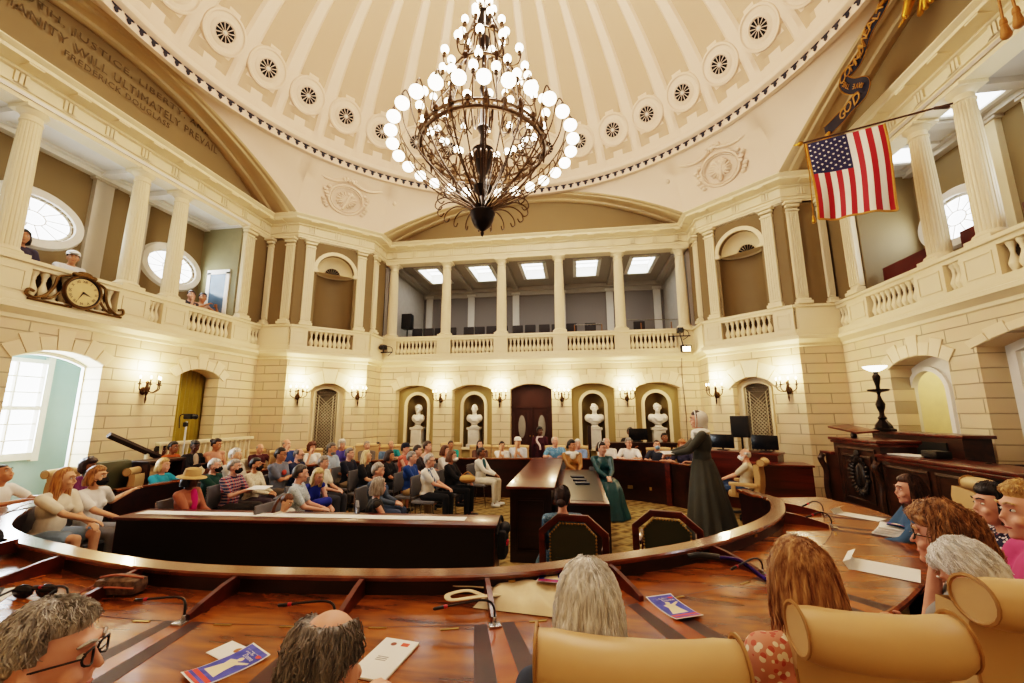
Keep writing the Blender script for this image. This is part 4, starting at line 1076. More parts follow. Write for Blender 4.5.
for s in (-1, 1):
    m.tube([V((XR-.01+.05*math.sin(i*.2), sp[i].x, sp[i].y))+V((0, -(sp[min(i+1, len(sp)-1)]-sp[max(i-1, 0)]).normalized().y, (sp[min(i+1, len(sp)-1)]-sp[max(i-1, 0)]).normalized().x))*.13*s for i in range(len(sp))], .008, 4)
m.build('gilt_edge', GOLD, bn)
lens = [0]
for i in range(1, len(sp)): lens.append(lens[-1]+(sp[i]-sp[i-1]).length)
def at_len(L):
    for i in range(1, len(sp)):
        if lens[i] >= L: break
    t = (L-lens[i-1])/max(1e-6, lens[i]-lens[i-1]); p = sp[i-1].lerp(sp[i], t); d = (sp[min(i+1, len(sp)-1)]-sp[max(i-2, 0)]).normalized(); return p, d, i
gl_ = MB()
def letters(txt, L0, L1, size):
    n = len(txt)
    for k, c in enumerate(txt):
        if c == ' ': continue
        L = L0+(L1-L0)*(k+.5)/n; p, d, i = at_len(L); up = V((d.y, -d.x, 0))
        vs, fs = text_mesh(c, size, .006)
        gl_.add([(XR-.03+.05*math.sin(i*.2)-q.z, p.x+d.x*q.x-up.x*q.y*-1, p.y+d.y*q.x-up.y*q.y*-1) for q in vs], fs)
TL = lens[-1]
letters('GOD', .14*TL, .38*TL, .27); letters('SAVE THE', .42*TL, .57*TL, .12); letters('COMMONWEALTH', .58*TL, TL, .24)
gl_.build('gilt_lettering', PM('gilt_letters', '#c0924a', .4, metal=.5), bn, 0)
m = MB(); rnd = random.Random(2)
for L in (.02, .05, .08):
    p, d, i = at_len(L)
    for k in range(4): m.cone((XR-.02, p.x+rnd.uniform(-.1, .1), p.y-.1), (XR-.05, p.x+rnd.uniform(-.2, .2), p.y-.26+rnd.uniform(-.05, .05)), .03, .015, 6)
m.build('gilt_tassels', GOLD, bn)
eg = thing('gilt_eagle', 'carved gilt eagle above the flag gallery cornice with ribbon in its grip', 'carving', (6.45, .12, 7.78))
m = MB().ell((0, 0, .55), (.22, .26, .42)).cone((0, .02, .85), (0, .05, 1.12), .14, .11).ell((-.03, .08, 1.2), (.11, .14, .11)).cone((-.05, .2, 1.2), (-.06, .31, 1.14), .04, .015)
for s in (-1, 1):
    for k in range(7): m.cone((0, s*.2, .8), (.02, s*(.35+.08*k), 1.25-.07*k), .07, .03, 7)
    m.cone((-.08, s*.13, .3), (-.14, s*.22, .02), .08, .05); 
    for k in (-1, 0, 1): m.cone((-.14, s*.22, .0), (-.2, s*.22+.07*k, -.1), .025, .012, 6)
for k in range(5): m.cone((0, 0, .3), (.03, (k-2)*.10, .0), .06, .04, 7)
o = m.build('body', GOLD, eg, 60)
sh = MB()
sh.prism([(-.16, .16), (.16, .16), (.16, -.02), (.0, -.22), (-.16, -.02)], 0, .04, M=T(-.26, 0, .42) @ Matrix(((0, 0, -1, 0), (1, 0, 0, 0), (0, 1, 0, 0), (0, 0, 0, 1)))); sh.build('shield', PM('shield_stripes', '#7a2a24', .5, col2='#d8c9b0', scale=14, stretch=(1, 1, .1)), eg, 0)
ts = thing('gold_tassel', 'pair of hanging gold tasselled cords in front of the flag gallery cornice', 'tassel', (6.3, -.85, 7.2))
for dy in (0, -.14):
    MB().tube([(0, dy, .6), (.0, dy*.6, 0), (0, dy+.02, -.75)], .014, 5).cone((0, dy+.02, -.75), (0, dy+.02, -.80), .03, .035).cone((0, dy+.02, -.82), (0, dy+.02, -.95), .03, .05).build('cord', PM('gold_cord', '#9c6a2a', .6, var=.3, scale=50), ts)

# ================================================================== GALLERY BENCHES, SEATS, STAGE GEAR
RED = PM('maroon_leather', '#4a130f', .4, var=.1)
for i, (y0, y1) in enumerate(((2.1, 3.3), (1.1, 1.58), (-.6, .62))):
    t = thing('gallery_bench', 'maroon bench back rising behind the flag gallery rail, %s bay from the far corner' % ORD[i], 'bench', (W+.35, (y0+y1)/2, ZL+.17))
    MB().bbox((0, 0, 1.0), (.09, y1-y0, .34), .02).build('backrest', RED, t); MB().bbox((.25, 0, .45), (.45, y1-y0, .1), .02).build('seat', RED, t)
    for s in (-1, 1): MB().box((.2, s*((y1-y0)/2-.08), .21), (.45, .06, .42)).build('leg', MAHOG2, t, 0)
struct(MB().box((0, 8.9, ZL+.335), (9.3, 1.6, .37)).build('floor_gallery_step', CREAM, smooth=0))
g0 = None
GS = [(-4.4, 'one'), (-3.98, ''), (-3.55, ''), (-3.1, ''), (-2.45, ''), (-2.05, ''), (-1.6, ''), (-1.2, ''), (-.65, ''), (-.2, ''), (.3, ''), (.74, ''), (1.25, ''), (1.9, ''), (3.55, '')]
SEATG = PM('gallery_seat_fabric', '#332c2a', .8, var=.2, scale=20)
for i, (x, _) in enumerate(GS[2:] if 0 else GS):
    lb = 'dark upholstered seat in the far gallery row, %s from the clock side' % ORD[i]
    if g0 is None:
        g0 = thing('theatre_chair', lb, 'seat', (x, 8.5, ZL+.52), group='seats in the far gallery')
        MB().bbox((0, .2, .87), (.38, .08, .42), .03).build('backrest', SEATG, g0); MB().bbox((0, 0, .45), (.38, .42, .08), .03).build('seat', SEATG, g0)
        for s in (-1, 1): MB().box((s*.17, .05, .21), (.03, .4, .42)).build('leg', BLACK, g0, 0)
    else: dup(g0, (x, 8.5+.02*(i % 3), ZL+.52), label=lb, group='seats in the far gallery')
r1 = thing('gallery_handrail', 'thin metal handrail on posts in the far gallery near the flag side', 'handrail', (0, 0, 0))
for x in (1.35, 2.2, 3.4, 4.3): MB().tube([(x, 7.4, ZL+.15), (x, 7.4, 4.78)], .018, 6).build('post', PM('rail_oak', '#8a5a2c', .5), r1)
MB().tube([(1.35, 7.4, 4.78), (2.2, 7.4, 4.78)], .015, 6).tube([(2.6, 7.4, 4.9), (4.5, 7.4, 4.85)], .012, 6).build('bar', STEEL, r1)
def loudspeaker(name, loc, h, w, label, poleh, rz=0):
    t = thing(name, label, 'loudspeaker', loc, rz)
    MB().bbox((0, 0, poleh+h/2), (w, w*.85, h), .02).build('cabinet', BLACK, t)
    MB().bbox((0, -w*.43, poleh+h/2), (w*.86, .012, h*.9), .004).build('grille', PM('speaker_mesh', '#1a1a1b', .7, var=.3, scale=90), t)
    MB().tube([(0, 0, 0), (0, 0, poleh)], .022, 8).build('pole', BLACK, t)
    for k in range(3):
        a = 2*PI*k/3+.5; MB().tube([(0, 0, .35), (.3*math.cos(a), .3*math.sin(a), .01)], .014, 6).build('leg', BLACK, t)
loudspeaker('loudspeaker', (-4.33, 7.6, ZL+.15), .52, .34, 'black loudspeaker standing in the far gallery at its clock side end', 1.2)
loudspeaker('loudspeaker', (5.02, 4.62, 0), .48, .38, 'black loudspeaker on a pole before the flag side lattice grille', 1.46, -.5)
def spot(M, label):
    t = thing('stage_light', label, 'light', M=M)
    MB().bbox((0, .12, .16), (.16, .2, .14), .02).cone((0, .2, .15), (0, .27, .13), .06, .08).build('housing', BLACK, t)
    MB().tube([(-.28, .08, .0), (.3, .1, .0)], .018, 6).tube([(0, .09, 0), (0, .1, .1)], .016, 6).tube([(-.1, .1, .16), (-.1, .05, .0)], .01, 5).build('bracket', BLACK, t)
    MB().tube(smoothpath([(-.08, .06, .2), (-.22, .02, .16), (-.25, .03, .02), (-.1, .0, -.1)]), .009, 5).build('cable', BLACK, t)
spot(MBACK @ T(W-B_+4.62, .12, 3.92), 'black stage light clamped on the ledge at the clock side end of the far gallery')
spot(MBACK @ T(W-B_-4.30, .16, 4.16), 'black stage light on the far balustrade, upper of the pair near the flag side')
tt = thing('stage_light', 'black floodlight with lit face, lower of the pair near the flag side', 'light', M=MBACK @ T(W-B_-4.42, .2, 3.74))
MB().bbox((0, .1, .05), (.28, .16, .2), .03).tube([(.05, .05, .1), (.1, .0, .45)], .014, 6).build('housing', BLACK, tt); MB().bbox((0, .185, .03), (.2, .01, .13), .004).build('lens', FLAME, tt)
tag(MB().tube(smoothpath([(4.36, D-.05, 3.7), (4.33, D-.03, 3.0), (4.36, D-.03, 2.0), (4.34, D-.03, .1)]), .008, 5).build('hanging_cable', BLACK), 'thin black cable hanging down the far wall from the pair of stage lights', 'cable')

# camera rig at the curtains
ct = thing('video_camera', 'black video camera on a slim pole stand before the yellow curtains', 'camera', (-6.66, 1.95, 0)); ct.scale = (.9, .9, .96)
MB().tube([(0, 0, 0), (0, 0, 1.95)], .02, 8).tube([(0, 0, .5), (.3, .2, .01)], .012).tube([(0, 0, .5), (-.3, .2, .01)], .012).tube([(0, 0, .5), (0, -.32, .01)], .012).build('stand', PM('pale_pole', '#d8dde0', .3), ct)
MB().bbox((.05, .0, 2.05), (.2, .12, .11), .02).cone((.15, 0, 2.05), (.22, 0, 2.04), .045, .055).bbox((-.02, 0, 1.88), (.08, .08, .1), .02).build('body', BLACK, ct)
MB().tube(smoothpath([(-.1, 0, 2.1), (-.22, .02, 2.05), (-.2, .02, 1.8)]), .012).tube(smoothpath([(-.03, .02, 1.5), (-.15, 0, 1.45), (-.25, .02, 1.52)]), .01).build('cable', BLACK, ct)
# ================================================================== FURNITURE
TIER = .25
DESKTOP = wood_mat('polished_desktop', '#52260a', '#ab651f', .27, 2.2, (1.2, 5, 4), coat=.22)
INLAY = wood_mat('desk_inlay', '#2a1006', '#421a0a', .45, 2., (3, 3, 3), coat=.0)
ORANGE = wood_mat('light_mahogany_band', '#8a400f', '#ae6226', .22, 2., (3, 3, 3), coat=.5)
RIMW = wood_mat('rim_mahogany', '#54260e', '#8a4c22', .18, 1.5, (3, 3, 3), coat=.7)
# raised outer floor on the camera side and towards the rostrum
NEARI = [(3.25, .0), (3.31, -.29), (3.37, -.58), (3.2, -1.05), (3.02, -1.37), (2.68, -1.79), (2.1, -2.33), (1.43, -2.73), (.73, -3.05), (-.31, -3.2), (-1.23, -3.23), (-2.15, -3.08), (-3.0, -2.80), (-3.86, -2.40), (-4.64, -1.82), (-5.2, -1.2), (-5.36, -.4)]
NEARP = [(p.x, p.y) for p in smoothpath([(a, b, 0) for a, b in NEARI], 4)]
FARI = [(-5.36, -.3), (-5.3, .3), (-5.15, 1.2), (-4.75, 2.3), (-4.1, 3.25), (-3.3, 3.95), (-2.4, 4.4), (-1.5, 4.6), (-.5, 4.7), (.4, 4.82), (1.3, 4.9), (2.0, 4.93), (2.6, 4.75), (3.13, 4.45), (3.5, 4.1), (3.65, 3.8)]
FARP = [(p.x, p.y) for p in smoothpath([(a, b, 0) for a, b in FARI], 4)]
def offs(path, d):
    out = []; k = len(path)
    for i in range(k):
        a = V(path[max(i-1, 0)]); b = V(path[min(i+1, k-1)]); t = (b-a).normalized(); out.append((path[i][0]-t.y*d, path[i][1]+t.x*d))
    return out
tier_in = offs(NEARP, .12)
tp = [(q[0], q[1]) for q in tier_in if q[0] > -4.2]+[(-4.9, -2.3), (-7.16, -2.0), (-7.16, -6.7), (7.16, -6.7), (7.16, 3.3), (5.7, 3.3), (3.6, .05)]
struct(MB().prism(tp, 0, TIER).build('floor_tier', CARPET, smooth=0))

def path_frame(path, s):
    """point and outward normal at arc length s"""
    L = 0
    for i in range(len(path)-1):
        a, b = V(path[i]), V(path[i+1]); d = (b-a).length
        if L+d >= s or i == len(path)-2:
            t = (b-a).normalized(); p = a+t*min(s-L, d); return p, t, V((-t.y, t.x))
        L += d
def path_s(path, x, y):
    best = None; L = 0
    for i in range(len(path)-1):
        a, b = V(path[i]), V(path[i+1]); d = b-a; t = max(0, min(1, (V((x, y))-a).dot(d)/d.length_squared)); q = (a+d*t-V((x, y))).length
        if best is None or q < best[0]: best = (q, L+t*d.length)
        L += d.length
    return best[1]
def curved_desk(path, zr, zd, depth, label, zbase):
    t = thing('curved_desk', label, 'desk')
    MB().sweep(path, [(.0, zr-.045), (-.015, zr-.035), (-.02, zr-.01), (-.012, zr), (.105, zr), (.112, zr-.01), (.105, zr-.03), (.09, zr-.04), (0, zr-.045)]).build('rim', RIMW, t, 30)
    e = MB().sweep(path, [(.02, 0), (.02, zr-.04), (.085, zr-.04), (.085, zd-.02)]); e.sweep(path, [(.01, zr-.16), (.005, zr-.05)])
    for q in (path[0], path[-1]): pass
    e.build('inner_panel', MAHOG, t, 30)
    w = MB().sweep(path, [(.08, zd), (depth, zd), (depth+.012, zd-.012), (depth, zd-.045), (.08, zd-.045)])
    w.build('worktop', DESKTOP, t, 20)
    MB().sweep(path, [(depth-.12, zd-.045), (depth-.12, zd-.16), (depth-.15, zd-.16), (depth-.15, zd-.045)]).build('apron', MAHOG, t, 20)
    for s_ in (0, 1):
        p, tt, n = path_frame(path, .02 if s_ == 0 else 1e9); M = Matrix(((n.x, tt.x, 0, p.x), (n.y, tt.y, 0, p.y), (0, 0, 1, 0), (0, 0, 0, 1)))
        MB().box((depth/2, 0, zd/2), (depth-.1, .05, zd-.05), M=M).build('end_panel', MAHOG, t, 0)
    if zbase:
        for ch in t.children:
            for q in ch.data.vertices: q.co.z -= ldrop(q.co.x)*min(1, q.co.z/.3)
    return t
def ldrop(x): return .13*max(0, min(1, (-2.4-x)/2.6))
nd = curved_desk(NEARP, 1.08, .97, 1.06, 'long curved mahogany desk with raised rim sweeping across in front of the tan armchairs', TIER)
fd = curved_desk(FARP, .93, .84, .62, 'far curved dark mahogany desk with people seated behind it below the busts', 0)
# dividers, seams and inlaid bands of the near desk
NZ = .97
def pathM(path, s, z=0):
    p, t, n = path_frame(path, s); return Matrix(((t.x, n.x, 0, p.x), (t.y, n.y, 0, p.y), (0, 0, 1, z), (0, 0, 0, 1)))   # x along, y outward
DIVS = [(3.45, -.72), (3.3, -1.2), (2.37, -2.5), (1.55, -2.95), (.78, -3.24), (.07, -3.4), (-.70, -3.4), (-1.4, -3.4), (-2.2, -3.3), (-3.0, -3.0)]
seams = MB()
for i, (x, y) in enumerate(DIVS):
    s = path_s(NEARP, x, y); M = pathM(NEARP, s, NZ)
    dv = MB(); dv.prism([(.085, 0), (.43, 0), (.43, .028), (.36, .05), (.2, .085), (.085, .1)], -.014, .014, M=M @ Matrix(((0, 0, 1, 0), (1, 0, 0, 0), (0, 1, 0, 0), (0, 0, 0, 1))))
    dv.build('divider', MAHOG2, nd, 0)
    MB().prism([(-.035, .44), (.035, .44), (.05, 1.05), (-.05, 1.05)], .0008, .0016, M=M).build('light_inlay_band', ORANGE, nd, 0)
    MB().prism([(-.10, .44), (-.035, .44), (-.05, 1.05), (-.15, 1.05)], .0008, .0014, M=M).build('dark_inlay_band', INLAY, nd, 0); MB().prism([(.035, .44), (.10, .44), (.15, 1.05), (.05, 1.05)], .0008, .0014, M=M).build('dark_inlay_band', INLAY, nd, 0)
    for q in (-.22, .22): MB().box((q, .46, .002), (.09, .014, .003), M=M).build('brass_hinge', BRASS, nd, 0)
seams.sweep(NEARP, [(.445, NZ+.001), (.45, NZ+.001)]).build('worktop_seam', PM('seam_dark', '#120603', .5), nd, 0)
for s in (.55, 1.3, 2.05, 2.8, 3.5, 4.2): 
    M = pathM(NEARP, s); MB().box((0, .088, 1.025), (.04, .008, .02), M=M).build('cabinet_lock', BRASS, nd, 0)
# sockets on the far desk front
M = pathM(FARP, path_s(FARP, 2.5, 4.8))
for q in (-.35, .0, .06, .5): MB().box((q, -.0, .3), (.05, .06, .07), M=M).build('floor_socket', PM('brass_plate', '#a89256', .4, metal=.6), fd, 0)
MB().box((-.0, .0, .46), (.12, .06, .92), M=pathM(FARP, path_s(FARP, 3.3, 4.3))).build('pilaster_strip', MAHOG2, fd, 0)

# gooseneck microphones
mk = ['by the lectern end of the curved desk', 'second from the lectern end of the curved desk', 'beside the purple cane handle', '', 'behind the canvas tote straps', 'behind the balding man', 'beside the brown clutch bag', 'beside the dark sunglasses', '', '']
MICB = PM('mic_black', '#0c0c0d', .35, var=.2)
REDL = PM('mic_red_ring', '#b01525', .4)
for i, (x, y) in enumerate(DIVS[:8]):
    if i == 3: continue
    M = pathM(NEARP, path_s(NEARP, x, y), NZ)
    t = thing('gooseneck_microphone', 'black gooseneck microphone on the desk '+mk[i], 'microphone', M=M @ T(0, .45, 0), group='gooseneck desk microphones')
    MB().bbox((0, .02, .006), (.06, .05, .012), .004).cone((0, 0, .01), (0, 0, .03), .012, .009).build('base', STEEL, t)
    pts = [(0, 0, .02), (0, 0, .07), (.02, -.01, .10), (.07, -.02, .107), (.16, -.02, .10), (.25, -.02, .09)] if i > 1 else [(0, 0, .02), (0, 0, .08), (.01, -.03, .12), (.02, -.08, .13), (.03, -.14, .1)]
    MB().tube(smoothpath(pts, 4), .006, 6).build('neck', MICB, t)
    e = V(pts[-1]); d = (V(pts[-1])-V(pts[-2])).normalized()
    MB().cone(e, e+d*.045, .009, .008, 8).build('capsule', MICB, t); MB().cone(e-d*.012, e-d*.004, .0095, .0095, 8).build('light_ring', REDL, t)

# straight bench desk inside the ring
bd = thing('bench_desk', 'long straight dark wood bench desk topped with a white paper strip', 'desk', (-1.9, -1.06, 0), math.atan2(.24, 4.42))
L_ = 4.58
MB().bbox((0, .2, .78), (L_+.04, .48, .035), .008).build('top', MAHOG2, bd)
MB().box((0, .0, .385), (L_-.02, .03, .76)).box((0, .41, .385), (L_-.02, .03, .76)).build('front_panel', PM('ebony_brown', '#170806', .5, var=.25, scale=3), bd, 0)
for s in (-1, 1): MB().box((s*(L_/2-.02), .2, .385), (.04, .42, .76)).build('end_panel', MAHOG2, bd, 0)
MB().bbox((0, -.03, .06), (L_, .05, .12), .01).build('kick_board', MAHOG, bd)
tag(MB().box((-2.05, -.9+.02, .8015), (4.12, .17, .004), M=T(0, 0, 0, 0)).build('paper_strip', PAPER, smooth=0), 'long white paper strip lying along the top of the bench desk', 'paper')
bpy.data.objects['paper_strip'].matrix_world = Matrix.Translation((-2.05, -.86, .80)) @ Matrix.Rotation(math.atan2(.24, 4.42), 4, 'Z') @ Matrix.Translation((2.05, .88, -.80))
bg = thing('shoulder_bag', 'black shoulder bag with a red tag hanging at the end of the bench desk', 'bag', (.415, -.86, 0))
MB().bbox((.04, .05, .58), (.10, .26, .3), .04).ell((.05, .1, .72), (.07, .12, .07)).build('body', PM('bag_black', '#0d0b0c', .7, var=.3), bg); MB().tube(smoothpath([(.0, -.1, .7), (.02, .05, .86), (.02, .2, .7)]), .014).build('strap', PM('bag_black', '#0d0b0c'), bg); MB().bbox((.1, .0, .6), (.02, .09, .05), .008).build('tag', PM('crimson_tag', '#c01c3c', .5), bg); MB().bbox((.1, .16, .72), (.02, .08, .03), .008).build('buckle', STEEL, bg)

# central double-level table
ctb = thing('clerk_table', 'long dark central table with a high shelf side and a lower desk side', 'table', (.98, .30, 0))
MB().bbox((-.33, 1.83, .985), (.68, 3.72, .04), .012).build('high_top', MAHOG2, ctb)
MB().bbox((.36, 1.75, .785), (.76, 3.5, .035), .012).build('low_top', MAHOG2, ctb)
MB().box((.38, 1.75, .806), (.6, 3.2, .004)).build('leather_inset', PM('black_leather_inset', '#20201f', .3, var=.15), ctb, 0)
b = MB(); b.box((-.33, 1.83, .48), (.58, 3.6, .96)); b.sweep([(-.62+.08, .15), (-.04-.08, .15), (-.04-.08, .85), (-.62+.08, .85)], [(0, .03-.01), (0, .015), (.03, .015), (.03, .03)], closed=True, M=XZ @ T(0, 0, 0)); b.build('cabinet', MAHOG, ctb, 0)
MB().box((.38, .1, .38), (.74, .04, .77)).box((.68, 1.75, .38), (.04, 3.3, .77)).build('modesty_panel', MAHOG, ctb, 0)
for i, (x, y, rz) in enumerate(((1.3, 2.6, .2), (1.35, 2.2, -.1), (1.38, 1.85, .1))):
    tag(MB().bbox((0, 0, .822), (.24, .16, .028), .008).build('notebook', PM('notebook_dark', '#1b2236', .5, var=.2), M=T(x, y, 0, rz)), 'dark closed notebook on the low desk, %s from the teal dress' % ORD[i], 'notebook', 'notebooks on the central table')

# green leather wooden armchairs
def wood_chair(M, label):
    t = thing('wooden_armchair', label, 'chair', M=M, group='green leather wooden armchairs')
    # local: sitter faces +y; back at -y
    w = .31
    pts = [(-w, -.28, .45), (-w, -.30, .84), (-.14, -.31, .985), (.14, -.31, .985), (w, -.30, .84), (w, -.28, .45)]
    fr = MB()
    for a, b in zip(pts[:-1], pts[1:]):
        a, b = V(a), V(b); d = b-a; q = d.to_track_quat('Z', 'Y').to_matrix().to_4x4(); q.translation = (a+b)/2
        ax = V((0, 1, 0)); z = d.normalized(); x = ax.cross(z).normalized(); y = z.cross(x)
        Q = Matrix(((x.x, y.x, z.x, (a.x+b.x)/2), (x.y, y.y, z.y, (a.y+b.y)/2), (x.z, y.z, z.z, (a.z+b.z)/2), (0, 0, 0, 1)))
        fr.bbox((0, 0, 0), (.065, .05, d.length+.04), .01, M=Q)
    fr.build('back_frame', MAHOG2, t)
    oct_ = [(-.225, .50), (.225, .50), (.225, .83), (.12, .935), (-.12, .935), (-.225, .83)]
    MB().prism(oct_, .285, .335, M=XZ).build('back_pad', GREENL, t, 0)
    nl = MB(); k = len(oct_)
    for i in range(k):
        a, b = oct_[i], oct_[(i+1) % k]; n = max(2, int(math.dist(a, b)/.028))
        for j in range(n): nl.ell((a[0]+(b[0]-a[0])*j/n, -.337, a[1]+(b[1]-a[1])*j/n), .011, 6, 4)
    nl.build('nail_trim', BRASS, t)
    MB().bbox((0, 0, .45), (.6, .56, .09), .03).build('seat', GREENL, t)
    for x in (-.29, .29):
        for y in (-.26, .25): MB().bbox((x, y, .21), (.05, .05, .42), .008, 0).build('leg', MAHOG2, t)
        MB().bbox((x, .0, .67), (.06, .5, .04), .012).bbox((x, .22, .56), (.05, .05, .2), .01).build('armrest', MAHOG2, t)
wood_chair(T(1.28, -1.02, 0, -.12), 'green leather mahogany armchair with nail trim, occupied by the woman in blue')
wood_chair(T(2.26, -.74, 0, -.25), 'empty green leather mahogany armchair with nail trim near the speaker')

# tan leather swivel armchair
def tan_chair(M, label, group, wide=1.0):
    t = thing('leather_armchair', label, 'chair', M=M, group=group)
    w = .29*wide
    prof = [(-.30, .46), (-.335, .62), (-.345, .80), (-.33, .95), (-.345, 1.04)]       # y,z of the back
    sh = MB()
    for yo, fl_ in ((0, 1), (.1, 0)): pass
    n = 9; vs = []; fs = []
    for j, (y, z) in enumerate(prof):
        for i in range(n):
            u = i/(n-1)*2-1; vs.append((u*w, y+.05*abs(u)**2, z))
        for i in range(n):
            u = i/(n-1)*2-1; vs.append((u*w, y+.11+.04*abs(u)**2, z))
    m = 2*n
    for j in range(len(prof)-1):
        for i in range(n-1):
            a = j*m+i; fs.append((a+1, a, a+m, a+m+1)); a = j*m+n+i; fs.append((a, a+1, a+m+1, a+m))
        for i in (0, n-1):
            a = j*m+i; b = j*m+n+i; q = (a, b, b+m, a+m); fs.append(q if i == 0 else q[::-1])
    fs.append(tuple(range(n))+tuple(reversed(range(n, m))))
    sh.add(vs, fs); sh.build('backrest', TAN, t, 60)
    rl = MB(); R = .072; k = 14; cx_, cz_ = -.37, 1.075
    for s0_, s1_ in ((-1, 1),):
        vs = []; fs = []; q = 10
        for i in range(q+1):
            u = i/q*2-1
            for a in range(k):
                an = 2*PI*a/k; r = R*(1-.10*max(0, abs(u)-.85)/.15)
                vs.append((u*w*1.03, cx_+.05*abs(u)**2+r*math.cos(an), cz_+r*.92*math.sin(an)-.006*abs(u)))
        for i in range(q):
            for a in range(k): fs.append((i*k+a, (i+1)*k+a, (i+1)*k+(a+1) % k, i*k+(a+1) % k))
        fs.append(tuple(range(k))); fs.append(tuple(reversed(range(q*k, q*k+k)))); rl.add(vs, fs)
    rl.build('head_roll', TAN, t, 50)
    for s in (-1, 1):
        MB().tube([(s*w*1.035, cx_+.05+R*.93*math.cos(a), cz_+R*.86*math.sin(a)) for a in [2*PI*i/20 for i in range(20)]], .006, 5, closed=True).build('piping', PM('tan_piping', '#a27a44', .5), t)
        MB().tube(smoothpath([(s*w*1.01, -.30+.05, .5), (s*w*1.01, -.345+.05, .8), (s*w*1.01, -.33+.05, .96)]), .006, 5).build('piping', PM('tan_piping', '#a27a44', .5), t)
    MB().bbox((0, .0, .47), (2*w*.96, .56, .13), .05).build('seat', TAN, t)
    for s in (-1, 1):
        MB().bbox((s*(w+.015), .0, .66), (.075, .5, .07), .03).bbox((s*(w+.015), .17, .55), (.06, .08, .2), .02).build('armrest', TAN, t)
    MB().tube([(0, 0, .4), (0, 0, .1)], .03, 10).build('pedestal', BLACK, t)
    for i in range(5):
        a = 2*PI*i/5+.3; lg = MB().tube([(0, 0, .12), (.3*math.cos(a), .3*math.sin(a), .08)], [.03, .018], 8).build('leg', BLACK, t)
        MB().ell((.3*math.cos(a), .3*math.sin(a), .035), (.03, .02, .035)).build('caster', BLACK, lg)
    return t
G1 = 'tan leather armchairs of the near row'; G2 = 'tan leather armchairs behind the far desk'
def faceM(x, y, z, tx, ty, s=1): return T(x, y, z, math.atan2(-(tx-x), ty-y), s=s)
tc0 = tan_chair(T(1.42, -4.22, TIER+.03, .02, s=(.8, 1.05, 1.05)), 'large tan leather armchair with rolled top directly behind the grey-haired woman', G1)
def tchair(M, label, group): dup(tc0, M=M, label=label, group=group)
tchair(T(2.09, -4.0, TIER+.03, -.02, s=(.64, 1.05, 1.05)), 'large tan leather armchair with rolled top beside the auburn-haired woman in florals', G1)
tchair(T(2.66, -3.80, TIER+.07, .12, s=(.8, 1.05, 1.05)), 'tan leather armchair behind the white-haired person, cut by the picture edge', G1)
tchair(T(.0, -4.70, TIER-.03, -.12, s=1.05), 'tan leather armchair behind the grey-haired man in glasses, only its top corner showing', G1)
tchair(T(4.50, -1.22, TIER+.03, 1.15, s=1.0), 'tan leather armchair next to the rostrum, behind the woman in denim', G1)

# grey stacking chair
def stack_chair():
    t = thing('stacking_chair', '', 'chair', group='grey stacking chairs inside the ring')
    MB().bbox((0, 0, .44), (.46, .44, .05), .02).build('seat', GREY, t)
    MB().bbox((0, -.23, .70), (.45, .045, .36), .02, M=T(0, 0, 0)).build('backrest', GREY, t)
    f = MB()
    for x in (-.22, .22): f.tube([(x, -.24, .86), (x, -.22, .45)], .011, 6)
    f.build('back_frame', STEEL, t)
    for x in (-.22, .22):
        for y0, y1 in ((-.2, -.26), (.2, .24)): MB().tube([(x, y0, .43), (x, y1, 0)], .011, 6).build('leg', STEEL, t)
    return t
st0 = stack_chair(); ST_USED = [False]
def schair(M, label):
    if not ST_USED[0]: st0.matrix_local = M; st0['label'] = label; ST_USED[0] = True
    else: dup(st0, M=M, label=label)

# ================================================================== ROSTRUM
ro = thing('rostrum', 'tall carved dark walnut rostrum with a crest in front of the doorway wall', 'rostrum', (5.9, 0, TIER))
RH, RL = 1.28, 1.08
b = MB()
b.box((.25, 2.2, RH/2), (.5, 1.18, RH)); b.box((.25, .55, RL/2), (.5, 2.2, RL)); b.box((.25, 2.94, .98/2+.02), (.5, .30, 1.0)); b.box((.25, -.95, RL/2), (.5, .9, RL))
b.build('carcass', WALNUT, ro, 0)
c = MB()
c.bbox((.24, 2.19, RH+.02), (.62, 1.26, .05), .012).bbox((.235, 2.19, RH-.03), (.56, 1.22, .04), .01)
c.bbox((.24, .12, RL+.02), (.62, 3.06, .05), .012).bbox((.235, .12, RL-.03), (.56, 3.04, .04), .01)
c.bbox((.24, 2.98, 1.03), (.6, .36, .05), .012); c.bbox((.24, 1.2, .06), (.58, 3.9, .12), .01); c.build('cornice', MAHOG2, ro)
f = MB()
def fpanel(y0, y1, z0, z1):
    f.sweep([(y0, z0), (y1, z0), (y1, z1), (y0, z1)], [(0, 0), (0, .02), (.03, .025), (.045, .0)], closed=True, M=Matrix(((0, 0, -1, 0), (1, 0, 0, 0), (0, 1, 0, 0), (0, 0, 0, 1))))
fpanel(1.72, 2.68, .2, RH-.1); fpanel(.75, 1.6, .2, RL-.1); fpanel(-.35, .65, .2, RL-.1); fpanel(1.84, 2.56, .32, RH-.22)
f.build('moulded_panel', WALNUT, ro, 0)
k_ = MB(); rnd = random.Random(4)
for i in range(26):
    a = 2*PI*i/26; c_, s__ = math.cos(a), math.sin(a)
    k_.cone((-.02, 2.14+.17*c_, .74+.24*s__), (-.05, 2.14+.23*c_+.03*(i % 2), .74+.32*s__), .028, .012, 6); k_.ell((-.03, 2.14+.19*c_*(1+.12*(i % 3)), .74+.27*s__*(1+.1*(i % 2))), (.03, .028, .035), 7, 5)
k_.ell((-.015, 2.14, .74), (.03, .13, .19)).cone((-.03, 2.14, .6), (-.03, 2.14, .86), .05, .035).ell((-.03, 2.14, 1.08), (.03, .06, .07))
k_.build('carved_crest', PM('carving_dark', '#1d0f07', .4, var=.3, scale=12), ro)
